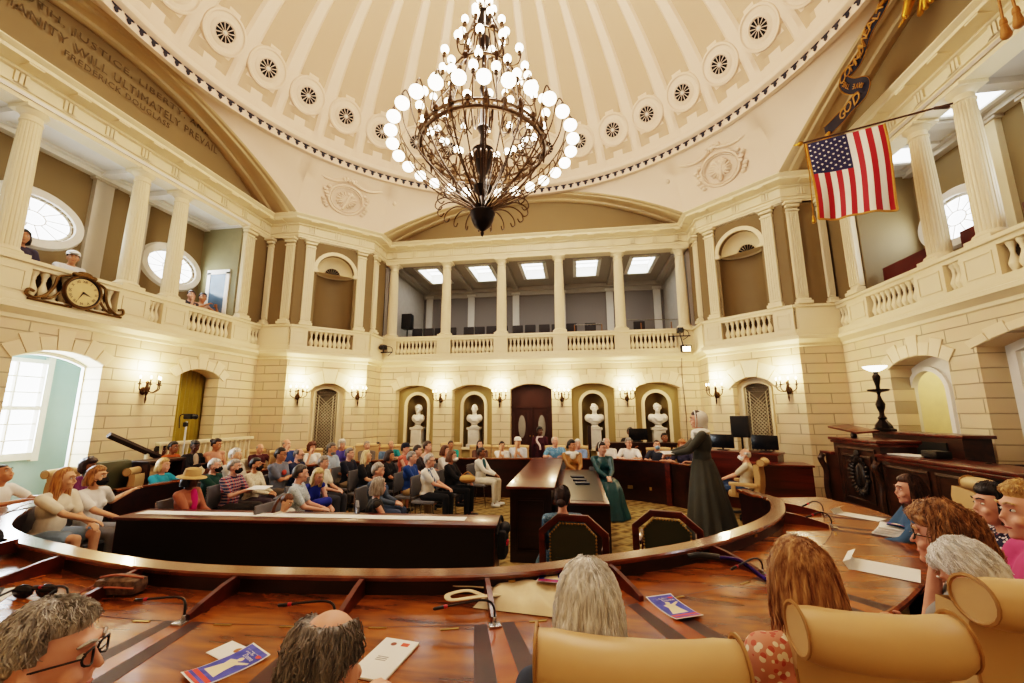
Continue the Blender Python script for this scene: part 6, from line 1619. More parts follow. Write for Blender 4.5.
POSES = {  # wrists (right, left); legs
    'lap': ((.06, .36, .70), (-.07, .34, .71)), 'clasp': ((.03, .40, .72), (-.035, .385, .72)), 'crossed': ((-.13, .23, .84), (.12, .26, .82)), 'chin': ((.05, .16, 1.06), (-.08, .26, .80)), 'chinl': ((.08, .30, .76), (-.05, .16, 1.06)),
    'desk': ((.16, .42, .88), (-.16, .42, .88)), 'book': ((.09, .36, .86), (-.09, .36, .86)), 'knees': ((.13, .46, .66), (-.13, .46, .66)), 'side': ((.12, .50, .72), (-.62, -.05, .93)), 'mouth': ((.03, .15, 1.1), (-.06, .2, .9)), 'rail': ((.14, .32, .98), (-.14, .32, .98)),
    'reach': ((.05, .52, .74), (-.1, .38, .68)), 'stand': ((.22, .05, .80), (-.22, .05, .80)), 'hold': ((.05, .42, .74), (-.05, .40, .73))}
def person(label, H, face, look, pose, z0, skin, hair, haircol, top, bottom, extras=(), lean=.0, tilt=0., vox=.014, group='people in the audience', seat='sit', female=False, scale=None, haircol2=None, nst=0, chair=None):
    stand = seat == 'stand'
    HC = 1.57 if stand else 1.21
    s = scale or max(.9, min(1.1, (H[2]-z0)/HC)); root = V((H[0], H[1], 0))
    fr = math.radians(face)                                   # compass: 0 = +y, 90 = +x
    hip = .93 if stand else .57; dz = hip-.57                 # everything above the hips is lifted for standing figures
    U = Matrix.Translation((0, -.02, hip)) @ Matrix.Rotation(-lean, 4, 'X') @ Matrix.Translation((0, .02, -hip))
    hc = U @ V((0, .03, 1.21+dz)) + V((0, .02*abs(tilt), 0))
    Rz = Matrix.Rotation(-fr, 4, 'Z'); off = Rz @ V((hc.x*s, hc.y*s, 0))
    zb = H[2]-hc.z*s
    t = thing('person', label, 'person', (H[0]-off.x, H[1]-off.y, zb), -fr, group); t.scale = (s, s, s)
    if chair == 'stack': schair(T(H[0]-off.x, H[1]-off.y, max(0, zb), -fr), 'grey stacking chair used by the '+label.split(' ', 1)[1] if 0 else 'grey stacking chair under the '+' '.join(label.split()[:9]))
    elif chair == 'tan': tchair(T(H[0]-off.x, H[1]-off.y-.0, max(0, zb), -fr), 'tan leather armchair of the '+' '.join(label.split()[:10]), G2)
    hl = math.radians(max(-75, min(75, (look-face+180) % 360-180)))
    HM = Matrix.Translation(hc) @ Matrix.Rotation(-hl, 4, 'Z') @ Matrix.Rotation(tilt, 4, 'X')
    w = .92 if female else 1.0
    sh = [U @ V((sx*.185*w, -.01, 1.01+dz)) for sx in (1, -1)]
    wr = POSES[pose]; arms = []
    for k, sx in enumerate((1, -1)):
        wt = V(wr[k]); wt.z += dz if pose != 'stand' else (.0)
        arms.append(ik(sh[k], wt, .285, .255, (sx*(.9 if pose in ('crossed', 'desk', 'rail') else .45), -.35, -.75)))
    # ---- body
    b = MB()
    b.ell((0, -.012, .02), (.075, .095, .106), 18, 12, M=HM).ell((0, .022, -.045), (.057, .066, .072), 14, 10, M=HM).cone((0, .085, .016), (0, .101, -.020), .007, .0105, 8, M=HM).ell((0, .066, -.095), (.024, .02, .018), 8, 6, M=HM)
    b.ell((0, .079, .042), (.052, .016, .012), 10, 6, M=HM)
    for sx in (-1, 1): b.ell((sx*.079, -.005, -.012), (.012, .022, .034), 8, 6, M=HM).ell((sx*.038, .066, -.03), (.024, .022, .022), 8, 6, M=HM)
    nb = U @ V((0, -.015, 1.04+dz)); b.cone(nb, HM @ V((0, -.02, -.06)), .056*w, .05*w, 12)
    b.ell((0, 0, 0), (.15*w, .1, .18), 14, 10, M=U @ Matrix.Translation((0, -.015, .90+dz))); b.ell((0, 0, 0), (.13, .105, .16), 14, 10, M=U @ Matrix.Translation((0, .0, .70+dz))); b.ell((0, -.02, hip), (.15, .12, .11), 14, 10)
    for k, sx in enumerate((1, -1)):
        e, q = arms[k]
        b.cone(U @ V((sx*.06, -.015, 1.03+dz)), sh[k], .05, .052, 10); b.cone(sh[k], e, .046, .038, 10); b.cone(e, q, .038, .026, 10)
        d = (q-e).normalized(); up = V((0, -.25, 1)) if pose not in ('chin', 'chinl', 'mouth') else V((0, 1, .3))
        hand(b, q, d, up, -sx, .55)
    if stand: hips = [(V((sx*.09, -.01, .92)), V((sx*.10, .02, .50)), V((sx*.11, -.02, .09))) for sx in (1, -1)]
    elif seat == 'cross': hips = [(V((.09, -.02, .56)), V((.02, .44, .66)), V((-.12, .52, .30))), (V((-.09, -.02, .56)), V((-.10, .42, .55)), V((-.09, .42, .09)))]
    elif seat == 'up': hips = [(V((sx*.09, -.02, .56)), V((sx*.10, .40, .74)), V((sx*.11, .40, .30))) for sx in (1, -1)]
    else: hips = [(V((sx*.09, -.02, .56)), V((sx*.12, .43, .56)), V((sx*.12, .43, .09))) for sx in (1, -1)]
    kind, bm_ = bottom
    for h_, k_, a_ in hips:
        if kind in ('shorts', 'skirt'): b.cone(h_, k_, .075, .052, 10).cone(k_, a_, .052, .036, 10)
        else: b.cone(h_, k_, .06, .045, 8).cone(k_, a_, .045, .034, 8)
        fw_ = (V((k_.x-h_.x, k_.y-h_.y, 0)) if not stand else V((0, 1, 0))).normalized(); b.cone(a_-V((0, 0, .05))-fw_*.03, a_-V((0, 0, .055))+fw_*.12, .03, .026, 8)
    o = b.build('body', SK[skin], t, 60); remesh(o, vox, 2 if vox < .012 else 3)
    # ---- face
    m = MB()
    for sx in (-1, 1): m.ell((sx*.032, .0755, .016), (.0135, .0085, .0062), 10, 6, 0, HM).ell((sx*.032, .0795, .016), (.0062, .006, .006), 8, 6, 1, HM)
    m.build('eyes', [EYEW, EYED], t)
    hc_ = hair_mat(haircol, haircol2)
    m = MB()
    for sx in (-1, 1): m.tube([HM @ V((sx*.016, .094, .042)), HM @ V((sx*.034, .09, .049)), HM @ V((sx*.054, .074, .043))], [.0045, .005, .003], 5)
    m.build('eyebrows', hc_, t)
    if 'mask' not in extras and 'maskw' not in extras and 'maskb' not in extras:
        MB().ell((0, .0815, -.060), (.021, .008, .006), 10, 6, M=HM).build('lips', LIPD if skin == 'd' else LIP, t)
    # ---- hair
    if hair and hair != 'none':
        seed = (hash(label) % 97) if 0 else sum(map(ord, label)) % 97
        hm = hair_mesh(hair, seed, 40 if nst else 30, 28 if nst else 20)
        if nst: strands(hm, hair, seed, nst, .0017, .008 if 'curl' in hair else .0035)
        hm.build('hair', hc_, t, 70, M=HM)
        if hair in ('bun', 'updo'): MB().ell((0, -.115, .07 if hair == 'bun' else -.02), (.05, .05, .045)).build('hair_bun', hc_, t, M=HM)
        if hair == 'pony': MB().tube([HM @ V(p) for p in smoothpath([(0, -.1, .03), (.02, -.14, -.02), (.06, -.13, -.12), (.07, -.1, -.24)], 4)], .025, 8).build('braid', hc_, t)
        if 'beard' in extras: MB().ell((0, .035, -.085), (.056, .062, .045), M=HM).build('beard', hc_, t)
    # ---- clothes
    tm, sl = top[0], top[1]
    c = MB(); g = .016
    c.ell((0, 0, 0), (.165*w+g, .112+g, .185), 16, 10, M=U @ Matrix.Translation((0, -.015, .89+dz))).ell((0, 0, 0), (.14+g, .105+g, .18), 16, 10, M=U @ Matrix.Translation((0, .0, .70+dz))).ell((0, -.02, hip+.03), (.155+g, .125+g, .10), 16, 10)
    if female: c.ell((.07, .075, .88+dz), (.055, .05, .055), M=U).ell((-.07, .075, .88+dz), (.055, .05, .055), M=U)
    for k, sx in enumerate((1, -1)):
        e, q = arms[k]; c.cone(U @ V((sx*.07, -.015, 1.035+dz)), sh[k], .048, .062, 12)
        if sl == 'none': continue
        if sl == 'short': c.cone(sh[k], sh[k].lerp(e, .72), .066, .058, 12)
        elif sl == 'long': c.cone(sh[k], e, .064, .052, 12).cone(e, e.lerp(q, .93), .052, .038, 12)
    o = c.build(top[2] if len(top) > 2 else 'shirt', tm, t, 60); remesh(o, max(vox, .011), 3)
    if 'collar' in extras:
        col = [U @ V((.062*math.cos(a)*w, -.005+.062*math.sin(a), 1.068+dz-.028*(math.sin(a) > .2)*math.sin(a))) for a in [2*PI*i/16 for i in range(16)]]
        MB().tube(col, .015, 6, closed=True).build('collar', extras[extras.index('collar')+1], t)
    if 'front' in extras: MB().ell((0, 0, 0), (.062, .06, .2), 12, 10, M=U @ Matrix.Translation((0, .085, .88+dz))).build('shirt_front', extras[extras.index('front')+1], t)
    if 'print' in extras: MB().ell((0, 0, 0), (.06, .03, .05), 10, 6, M=U @ Matrix.Translation((0, .12, .90+dz))).build('shirt_print', extras[extras.index('print')+1], t)
    if kind in ('pants', 'shorts'):
        p = MB().ell((0, -.02, hip-.01), (.165, .135, .115), 16, 10)
        for h_, k_, a_ in hips:
            if kind == 'pants': p.cone(h_, k_, .092, .070, 12).cone(k_, k_.lerp(a_, .9), .070, .055, 12)
            else: p.cone(h_, h_.lerp(k_, .72), .095, .088, 12)
        o = p.build('trousers' if kind == 'pants' else 'shorts', bm_, t, 60); remesh(o, max(vox, .014), 3)
    elif kind == 'skirt':
        p = MB().ell((0, -.02, hip), (.165, .135, .12), 16, 10)
        for h_, k_, a_ in hips: p.cone(h_, k_, .10, .085, 12)
        p.cone(hips[0][1], hips[1][1], .085, .085); o = p.build('skirt', bm_, t, 60); remesh(o, max(vox, .014), 3)
    elif kind == 'gown':
        if stand:
            vs = []; fs = []; n = 60; rows = 14
            for j in range(rows+1):
                u = j/rows; z = 1.03*(1-u)+.01*u; r = .145+.22*u**.8
                for i in range(n):
                    a = 2*PI*i/n; rr = r*(1+(.02+.07*u)*math.sin(a*11+1.2*math.sin(a*2)+u)); vs.append((rr*math.cos(a), rr*math.sin(a)*.92-.06*u, z))
            for j in range(rows):
                for i in range(n): fs.append((j*n+i, (j+1)*n+i, (j+1)*n+(i+1) % n, j*n+(i+1) % n))
            MB().add(vs, fs).build('skirt', bm_, t, 60)
        else:
            vs = []; fs = []; n = 54; rows = 10
            prof = [(-.02, .66, .17, .14), (.10, .66, .2, .24), (.2, .63, .23, .33), (.28, .5, .28, .34), (.34, .25, .32, .36), (.38, .02, .38, .42)]
            for j, (cy_, z, rx, ry) in enumerate(prof):
                for i in range(n):
                    a = 2*PI*i/n; k = 1+(.01+.05*j/5)*math.sin(a*10+j*.3); vs.append((rx*math.cos(a)*k, cy_+ry*math.sin(a)*k, z))
            for j in range(len(prof)-1):
                for i in range(n): fs.append((j*n+i, (j+1)*n+i, (j+1)*n+(i+1) % n, j*n+(i+1) % n))
            fs.append(tuple(range(n))); MB().add(vs, fs).build('skirt', bm_, t, 60)
    if kind != 'gown':
        for h_, k_, a_ in hips:
            fw_ = V((k_.x-h_.x, k_.y-h_.y, 0)).normalized() if not stand else V((0, 1, 0)); f0 = a_-V((0, 0, .052))
            MB().cone(f0-fw_*.04, f0+fw_*.13, .042, .036, 10).cone(a_-fw_*.02, f0-fw_*.03, .043, .043).build('shoe', extras[extras.index('shoe')+1] if 'shoe' in extras else SHOE, t)
    # ---- extras
    if 'glasses' in extras or 'shades' in extras:
        m = MB()
        for sx in (-1, 1):
            m.tube([HM @ V((sx*.034+.024*math.cos(a), .099-.010*abs(math.cos(a)), .014+.019*math.sin(a))) for a in [2*PI*i/14 for i in range(14)]], .0028, 5, closed=True)
            m.tube([HM @ V((sx*.058, .088, .02)), HM @ V((sx*.081, .0, .015))], .0025, 5)
        m.tube([HM @ V((-.011, .103, .018)), HM @ V((.011, .103, .018))], .0025, 5); m.build('glasses', BLACK, t)
    for kx, colr in (('mask', '#0c0c0e'), ('maskw', '#eeecea'), ('maskb', '#7fa9c8')):
        if kx in extras:
            m = MB().ell((0, .058, -.055), (.062, .062, .052), 14, 10, M=HM).cone((0, .105, -.02), (0, .118, -.05), .018, .02, 8, M=HM)
            for sx in (-1, 1): m.tube([HM @ V((sx*.05, .07, -.03)), HM @ V((sx*.082, .0, -.01))], .003, 4).tube([HM @ V((sx*.05, .06, -.075)), HM @ V((sx*.082, -.005, -.02))], .003, 4)
            m.build('face_mask', PM('mask'+colr, colr, .8, var=.04), t)
    if 'hat' in extras:
        MB().lathe([(.19, .045), (.185, .055), (.115, .075), (.108, .12), (.10, .165), (.06, .182), (.0, .185)], 24, M=HM @ T(0, -.01, -.02, 0, -.12), cap=False).build('bucket_hat', PM('straw_hat', '#c2a06a', .8, var=.1, scale=60, bump=.2), t)
    if 'cap' in extras or 'capn' in extras:
        cm = PM('white_cap', '#e9e8e6', .8) if 'cap' in extras else PM('navy_cap', '#161c30', .8)
        MB().lathe([(.10, .05), (.1, .08), (.09, .12), (.05, .15), (0, .155)], 20, M=HM @ T(0, -.01, 0), cap=False).ell((0, .12, .062), (.07, .06, .010), M=HM).build('cap', cm, t)
    if 'bonnet' in extras:
        m = MB(); vs = []; fs = []; nu, nv = 24, 14
        for j in range(nv+1):
            ph = PI*j/nv*.62
            for i in range(nu): a = 2*PI*i/nu; r = 1.12+.03*math.sin(i*3); vs.append(HM @ V((.092*math.sin(ph)*math.cos(a)*r, -.03-.105*math.cos(ph)*r+.0, .015+.115*math.sin(ph)*math.sin(a)*r)))
        for j in range(nv):
            for i in range(nu): fs.append((j*nu+i, (j+1)*nu+i, (j+1)*nu+(i+1) % nu, j*nu+(i+1) % nu))
        m.add(vs, fs); m.tube([HM @ V((.095*math.cos(a), .035, .02+.118*math.sin(a))) for a in [2*PI*i/24 for i in range(24)]], .008, 6, closed=True)
        m.cone(HM @ V((.0, -.09, -.08)), U @ V((0, -.07, 1.08+dz)), .05, .03); m.build('bonnet', PM('white_linen', '#e9e5dc', .85), t, 60)
    if 'shawl' in extras: MB().ell((0, 0, 0), (.17, .12, .06), 16, 8, M=U @ Matrix.Translation((0, -.01, 1.045+dz))).ell((0, 0, 0), (.07, .04, .08), M=U @ Matrix.Translation((0, .09, 1.0+dz))).build('white_collar', PM('white_linen', '#e9e5dc', .85), t)
    if 'scarf' in extras:
        MB().tube([U @ V(p) for p in smoothpath([(.07, .04, 1.05+dz), (.09, .1, .95+dz), (.0, .15, .82+dz), (-.02, .15, .7+dz)], 4)], .03, 8).tube([U @ V((.075*math.cos(a), .0+.07*math.sin(a), 1.06+dz)) for a in [2*PI*i/14 for i in range(14)]], .022, 6, closed=True).build('scarf', extras[extras.index('scarf')+1], t)
    if 'headband' in extras: MB().tube([HM @ V((.089*math.cos(a), -.0, .02+.125*math.sin(a))) for a in [PI*i/14 for i in range(15)]], .007, 6).build('headband', PM('white_linen', '#e9e5dc', .8), t)
    t['_zb'] = round(zb, 2)
    return t, HM, arms, U
def cloth(col, var=.12): return PM('cloth_'+col.strip('#'), col, .85, var=var, scale=18, bump=.08)
person('man with head tilted back in a white shirt at the edge of the curved desk', (-6.05, -1.15, 1.25), 70, 80, 'desk', 0.1, 'm','buzz','#2a2320',(cloth('#e9e6df'),'short'),('pants',cloth('#2a3040')),tilt=.45,chair='tan')
person('woman with long auburn hair in a cream tee and denim shorts', (-4.6, -1.49, 1.26), 78, 70, 'reach', 0, 'l','long','#9a5a2c',(cloth('#e3d7c2'),'short'),('shorts',cloth('#8296a8')),('shoe',PAPER),female=True,vox=.010,chair='stack',haircol2='#d09a5c',lean=.12,scale=.98)
person('woman in a white tee and black mask with her arm along a chair back', (-4.79, -1.01, 1.22), 80, 72, 'side', 0, 'l','bob','#7a4f2a',(cloth('#e6e0d8'),'short'),('pants',cloth('#8a8d92')),('mask',),female=True,vox=.010,chair='stack',haircol2='#b8824a')
person('woman with dark curly hair and a purple top behind the curved desk', (-6.25, -0.03, 1.2), 85, 75, 'lap', 0.05, 'b','curlymid','#2a1512',(cloth('#6a2d58'),'short'),('pants',cloth('#20202a')),female=True,chair='tan')
person('woman with blonde bob in a turquoise shirt in profile behind the desk', (-5.7, 0.7, 1.14), 80, 76, 'desk', 0, 'p','bob','#b98a4e',(cloth('#1d8fa6'),'short'),('pants',cloth('#303038')),female=True,chair='tan',haircol2='#e0bd84')
person('seated dark-haired person beside the slanting handrail, next to the woman in orange', (-6.8, 1.61, 1.3), 70, 80, 'lap', 0.25, 'd','afro','#0f0b0a',(cloth('#3a2a26'),'long'),('pants',cloth('#1c1c20')))
person('woman with black hair in a burnt orange top near the handrail', (-6.45, 1.54, 1.37), 80, 85, 'lap', 0.3, 'b','short','#0f0b0b',(cloth('#b0561c'),'long'),('pants',cloth('#8a4416')),female=True)
person('woman with black topknot and black jacket reading in front of the low balustrade', (-6.0, 1.56, 1.39), 95, 110, 'book', 0.3, 'd','bun','#0d0a0a',(cloth('#15151a'),'long','jacket'),('pants',cloth('#39485c')),('front',cloth('#b9a48e')),female=True,tilt=-.25)
person('woman with dark topknot and bare shoulders beside the low balustrade', (-5.8, 1.85, 1.41), 100, 80, 'lap', 0.3, 'm','bun','#2a1812',(cloth('#c08a74'),'none'),('pants',cloth('#55504e')),female=True,tilt=-.15)
person('woman in a straw bucket hat, magenta top and rust cardigan', (-3.95, -0.47, 1.13), 82, 75, 'lap', 0, 'd','bob','#120d0c',(cloth('#a4664a'),'long','cardigan'),('pants',cloth('#39302c')),('hat','front',cloth('#c5176f')),female=True,vox=.011,chair='stack')
person('white-haired man in a dark green shirt and black mask', (-4.78, 0.78, 1.14), 80, 75, 'side', 0, 'p','short','#c9c6c2',(cloth('#17413a'),'short'),('pants',cloth('#2b2b30')),('mask','collar',cloth('#17413a')),chair='stack')
person('grey-haired man in a red and blue plaid shirt and black mask', (-4.25, 0.61, 1.15), 84, 76, 'book', 0, 'p','short','#9b968f',(pattern_mat('plaid_shirt','plaid','#2b3358','#8a2f38','#c9c4c0',38),'short'),('pants',cloth('#37322e')),('mask','collar',cloth('#2b3358')),vox=.011,chair='stack')
person('black-haired person in a cream blouse and black mask', (-4.33, 1.17, 1.12), 84, 76, 'lap', 0, 'm','short','#15100f',(pattern_mat('cream_blouse','spots','#d9ccb2','#b9a98c','#efe6d2',46),'long'),('pants',cloth('#4a4048')),('mask',),female=True,chair='stack')
person('white-haired person half hidden between the green shirt and the plaid shirt', (-4.95, 1.4, 1.25), 84, 76, 'lap', 0, 'l','short','#d9d3c8',(cloth('#bfb5a6'),'short'),('pants',cloth('#4a4a50')),chair='stack')
person('bald man in a maroon shirt looking down behind the far desk', (-6.5, 3.9, 1.16), 115, 110, 'desk', 0, 'p','bald','#b9b2aa',(cloth('#4a1d24'),'long'),('pants',cloth('#20202a')),tilt=-.2,chair='tan')
person('man in glasses and a grey printed tee with arms crossed', (-4.27, 1.72, 1.24), 88, 82, 'crossed', 0, 'm','short','#15110f',(cloth('#6b7280'),'short'),('pants',cloth('#6a5f52')),('glasses','print',cloth('#b0483c')),chair='stack')
person('bald man in blue with a hand on his chin behind the far desk', (-5.7, 3.8, 1.27), 130, 105, 'chin', 0, 'p','bald','#a39d96',(cloth('#2b4a86'),'short'),('pants',cloth('#20202a')),chair='tan')
person('balding man with glasses in a navy polo behind the crossed-arms man', (-4.25, 2.23, 1.19), 88, 82, 'lap', 0, 'p','balding','#6a625b',(cloth('#1d2a4a'),'short'),('pants',cloth('#3a3a40')),('glasses','beard'),tilt=-.15,chair='stack')
person('dark grey-haired man in a grey patterned shirt looking at the far seats', (-2.61, -0.04, 1.16), 70, 50, 'lap', 0, 'p','short','#4a433d',(pattern_mat('grey_print_shirt','spots','#b9c4c8','#7f8f98','#dfe5e6',60),'short'),('pants',cloth('#3b3f48')),('collar',cloth('#b9c4c8')),vox=.011,chair='stack')
person('child with brown braided hair looking down at the bench desk', (-2.31, -0.71, 0.92), 95, 90, 'lap', 0, 'l','pony','#6a4022',(cloth('#e2dccf'),'short'),('pants',cloth('#4b5a74')),female=True,tilt=-.45,scale=.74,chair='stack')
person('blonde woman leaning forward in a royal blue sleeveless dress', (-2.67, 0.47, 1.05), 110, 120, 'knees', 0, 'p','mid','#c9a566',(cloth('#1b2f88'),'none'),('skirt',cloth('#1b2f88')),female=True,lean=.35,tilt=-.3,seat='up',haircol2='#ead09a',chair='stack',vox=.011)
person('grey-haired man in a cream shirt behind the blonde woman in blue', (-3.3, 1.6, 1.12), 90, 84, 'lap', 0, 'p','thick','#8b8073',(cloth('#e0d6c2'),'short'),('pants',cloth('#3a3c44')),chair='stack')
person('auburn-haired woman in a white top resting her chin on her hand', (-5.29, 4.2, 1.17), 140, 110, 'chin', 0, 'p','curlymid','#5a2f1c',(cloth('#e6e2dc'),'short'),('pants',cloth('#20202a')),female=True,chair='tan')
person('grey-bearded man in a pale blue shirt in the back of the seated rows', (-4.08, 3.11, 1.24), 95, 88, 'lap', 0, 'm','short','#5d5954',(cloth('#a9b7c4'),'short'),('pants',cloth('#8a8272')),('beard','collar',cloth('#a9b7c4')),chair='stack')
person('white-haired woman in purple behind the far desk', (-4.92, 4.95, 1.19), 150, 115, 'lap', 0, 'p','curlymid','#d3cec8',(cloth('#4b4690'),'short'),('pants',cloth('#20202a')),female=True,chair='tan')
person('grey-haired man in a navy tee and khaki trousers in the middle rows', (-3.57, 2.98, 1.15), 95, 88, 'lap', 0, 'p','short','#77736e',(cloth('#141a2c'),'short'),('pants',cloth('#8a7a62')),chair='stack')
person('young woman with very long blonde hair in a black tee', (-2.95, 2.55, 1.14), 92, 84, 'lap', 0, 'l','long','#c2a070',(cloth('#18181b'),'short'),('pants',cloth('#4a6488')),female=True,chair='stack',haircol2='#ead3a4',vox=.012)
person('grey-haired person low in a tan armchair behind the long-haired blonde woman', (-4.15, 4.85, 1.18), 155, 120, 'lap', 0, 'p','short','#a59a8c',(cloth('#6b625a'),'long'),('pants',cloth('#20202a')),chair='tan',scale=.9)
person('dark-haired man in a denim blue shirt behind the far desk', (-4.06, 5.3, 1.12), 155, 120, 'lap', 0, 'm','short','#17120f',(cloth('#5f7a98'),'short'),('pants',cloth('#20202a')),('collar',cloth('#5f7a98')),chair='tan')
person('bald man in a teal shirt behind the far desk', (-3.89, 5.75, 1.14), 160, 130, 'desk', 0, 'p','bald','#8d8276',(cloth('#157f86'),'short'),('pants',cloth('#20202a')),chair='tan')
person('woman with dark shoulder-length hair in a black dress', (-2.63, 2.94, 1.12), 92, 84, 'lap', 0, 'm','bob','#3a2a22',(cloth('#17171b'),'short'),('skirt',cloth('#17171b')),female=True,chair='stack')
person('woman with full grey hair seen from behind in a black striped top', (-1.27, -0.34, 1.06), 60, 30, 'lap', 0, 'p','bob','#8b7f74',(pattern_mat('black_stripe','stripe','#141314','#3a3630',None,30),'none'),('pants',cloth('#1c1c1e')),female=True,vox=.011,chair='stack',haircol2='#c0b4a6',nst=160)
person('grey-haired person hidden behind the full grey hair', (-1.79, 0.7, 1.12), 88, 84, 'lap', 0, 'p','thick','#a39a90',(cloth('#4d5a6a'),'long'),('pants',cloth('#3b4a62')),chair='stack')
person('grey-haired man in a royal blue tee and khaki trousers with crossed arms', (-1.9, 2.35, 1.15), 92, 80, 'crossed', 0, 'p','short','#8a8782',(cloth('#16407e'),'short'),('pants',cloth('#a98c5e')),vox=.011,chair='stack')
person('person in a navy cap and salmon tank top', (-2.64, 3.8, 1.2), 95, 88, 'lap', 0, 'p','short','#2d211a',(cloth('#c66a58'),'none'),('pants',cloth('#3a3a40')),('capn',),female=True,chair='stack')
person('dark-haired woman in a black top behind the navy cap', (-2.18, 3.39, 1.19), 98, 88, 'lap', 0, 'p','short','#20160f',(cloth('#2b2326'),'short'),('pants',cloth('#2a2a30')),female=True,chair='stack')
person('brown-haired person with ruddy cheeks in the back audience row', (-2.16, 3.96, 1.24), 100, 90, 'lap', 0, 'p','short','#4a3626',(cloth('#c7a796'),'short'),('pants',cloth('#2a2a30')),chair='stack')
person('short grey-haired woman in glasses, white top and blue striped scarf', (-1.4, 1.97, 1.14), 95, 82, 'clasp', 0, 'p','short','#b5b0aa',(cloth('#e6e2da'),'short'),('pants',cloth('#141416')),('glasses','scarf',pattern_mat('blue_scarf','stripe','#4f6a86','#c9d2da',None,40)),female=True,vox=.012,chair='stack')
person('brown-haired woman in a white tee in the back audience row', (-1.68, 3.8, 1.16), 98, 90, 'lap', 0, 'p','bob','#5d3b26',(cloth('#e4e0da'),'short'),('pants',cloth('#2a2a30')),female=True,chair='stack')
person('woman in black with a white mask holding a straw bag', (-1.2, 2.73, 1.14), 98, 84, 'clasp', 0, 'p','bob','#6b4a30',(cloth('#131318'),'long'),('pants',cloth('#111114')),('maskw',),female=True,vox=.012,chair='stack')
person('dark-haired child in a teal tee behind the far desk', (-2.14, 5.75, 1.15), 165, 140, 'lap', 0, 'm','short','#231a15',(cloth('#1f9a8f'),'short'),('pants',cloth('#20202a')),chair='tan',scale=.9)
person('woman with long dark hair and a brown top behind the far desk', (-1.34, 5.85, 1.15), 170, 150, 'lap', 0, 'p','long','#2b1d17',(cloth('#5a4238'),'short'),('pants',cloth('#20202a')),female=True,chair='tan')
person('woman in a white jacket and white trousers at the end of the seated rows', (-0.84, 3.87, 1.12), 105, 90, 'clasp', 0, 'b','short','#2e2019',(cloth('#e9e4d8'),'long','jacket'),('pants',cloth('#e2d8c4')),('front',pattern_mat('teal_print','spots','#2d5a62','#16323a',None,50),'shoe',PAPER),female=True,vox=.012,chair='stack')
person('dark-haired woman in white with a hand to her mouth behind the far desk', (-0.72, 5.85, 1.13), 175, 155, 'mouth', 0, 'l','short','#1f1613',(cloth('#ece8e2'),'short'),('pants',cloth('#20202a')),female=True,chair='tan')
person('boy in a white cap and pale shirt leaning on the far desk', (-0.28, 5.85, 1.23), 175, 150, 'mouth', 0, 'l','short','#3a2a20',(cloth('#cfd6dd'),'short'),('pants',cloth('#20202a')),('cap',),chair='tan')
person('woman in a maroon suit with a pale scarf standing at the far door', (0.29, 6.3, 1.5), 180, 150, 'stand', 0, 'd','afro','#120d0c',(cloth('#3f1626'),'long','jacket'),('pants',cloth('#3f1626')),('scarf',cloth('#d8c2c4')),female=True,seat='stand')
person('white-haired man in a blue patterned shirt behind the far desk', (0.74, 5.8, 1.26), 180, 150, 'desk', 0, 'p','balding','#cfcac4',(pattern_mat('blue_print','spots','#5e93b4','#2d5f86','#cfe0ea',50),'short'),('pants',cloth('#20202a')),chair='tan')
person('woman in a gold period gown with a lace collar at the central table', (1.2, 4.3, 1.26), 165, 130, 'clasp', 0, 'm','updo','#15100e',(PM('gold_taffeta','#96682a',.4,var=.25,scale=12),'long','bodice'),('gown',PM('gold_taffeta','#96682a')),('shawl',),female=True,chair='stack',group='costumed performers')
person('white-haired man in pale blue behind the woman in the gold gown', (1.34, 5.8, 1.2), 182, 150, 'lap', 0, 'p','short','#d6cfc6',(cloth('#7f9cc4'),'short'),('pants',cloth('#20202a')),chair='tan')
person('woman in a long dark teal period gown seated beside the central table', (1.83, 3.45, 1.27), 168, 140, 'clasp', 0, 'p','updo','#2a1a14',(PM('teal_taffeta','#12444a',.35,var=.3,scale=10),'long','bodice'),('gown',PM('teal_taffeta','#12444a')),('headband',),female=True,vox=.012,chair='stack',group='costumed performers')
person('white-haired man in a white shirt and dark vest behind the teal gown', (2.09, 5.75, 1.24), 185, 150, 'lap', 0, 'p','balding','#d0cbc5',(cloth('#e6e2dc'),'long'),('pants',cloth('#20202a')),chair='tan')
person('grey-haired man in glasses and a white shirt behind the far desk', (2.65, 5.7, 1.24), 190, 160, 'desk', 0, 'p','thick','#8f8b86',(cloth('#edebe8'),'short'),('pants',cloth('#20202a')),('glasses','collar',cloth('#edebe8')),chair='tan')
person('man in a dark suit and glasses at the wall desk beside a monitor', (2.79, 6.38, 1.48), 185, 165, 'desk', 0.2, 'b','short','#2c2520',(cloth('#15161a'),'long','jacket'),('pants',cloth('#15161a')),('glasses','front',PAPER))
person('man in a navy tee and pale blue surgical mask behind the far desk', (3.31, 5.5, 1.21), 195, 175, 'desk', 0, 'p','buzz','#2d2622',(cloth('#2a3142'),'short'),('pants',cloth('#20202a')),('maskb',),chair='tan')
person('dark-haired person in black behind the man in the surgical mask', (3.63, 6.1, 1.35), 190, 170, 'lap', 0.1, 'b','short','#120f0e',(cloth('#1d1a1c'),'long'),('pants',cloth('#15161a')))
person('woman with ginger curls in dark blue behind the speaker', (3.87, 5.25, 1.21), 205, 190, 'desk', 0, 'p','curlymid','#a8683a',(cloth('#2c2c44'),'short'),('pants',cloth('#20202a')),female=True,chair='tan')
person('speaker in a white bonnet and grey-green period dress standing on a wooden box', (3.02, 0.67, 1.9), -78, -85, 'hold', 0.35, 'p','short','#3a2a20',(PM('grey_green_wool','#44453d',.8,var=.12,scale=10),'long','bodice'),('gown',PM('grey_green_wool','#44453d')),('bonnet','shawl'),female=True,seat='stand',vox=.009,group='costumed performers')
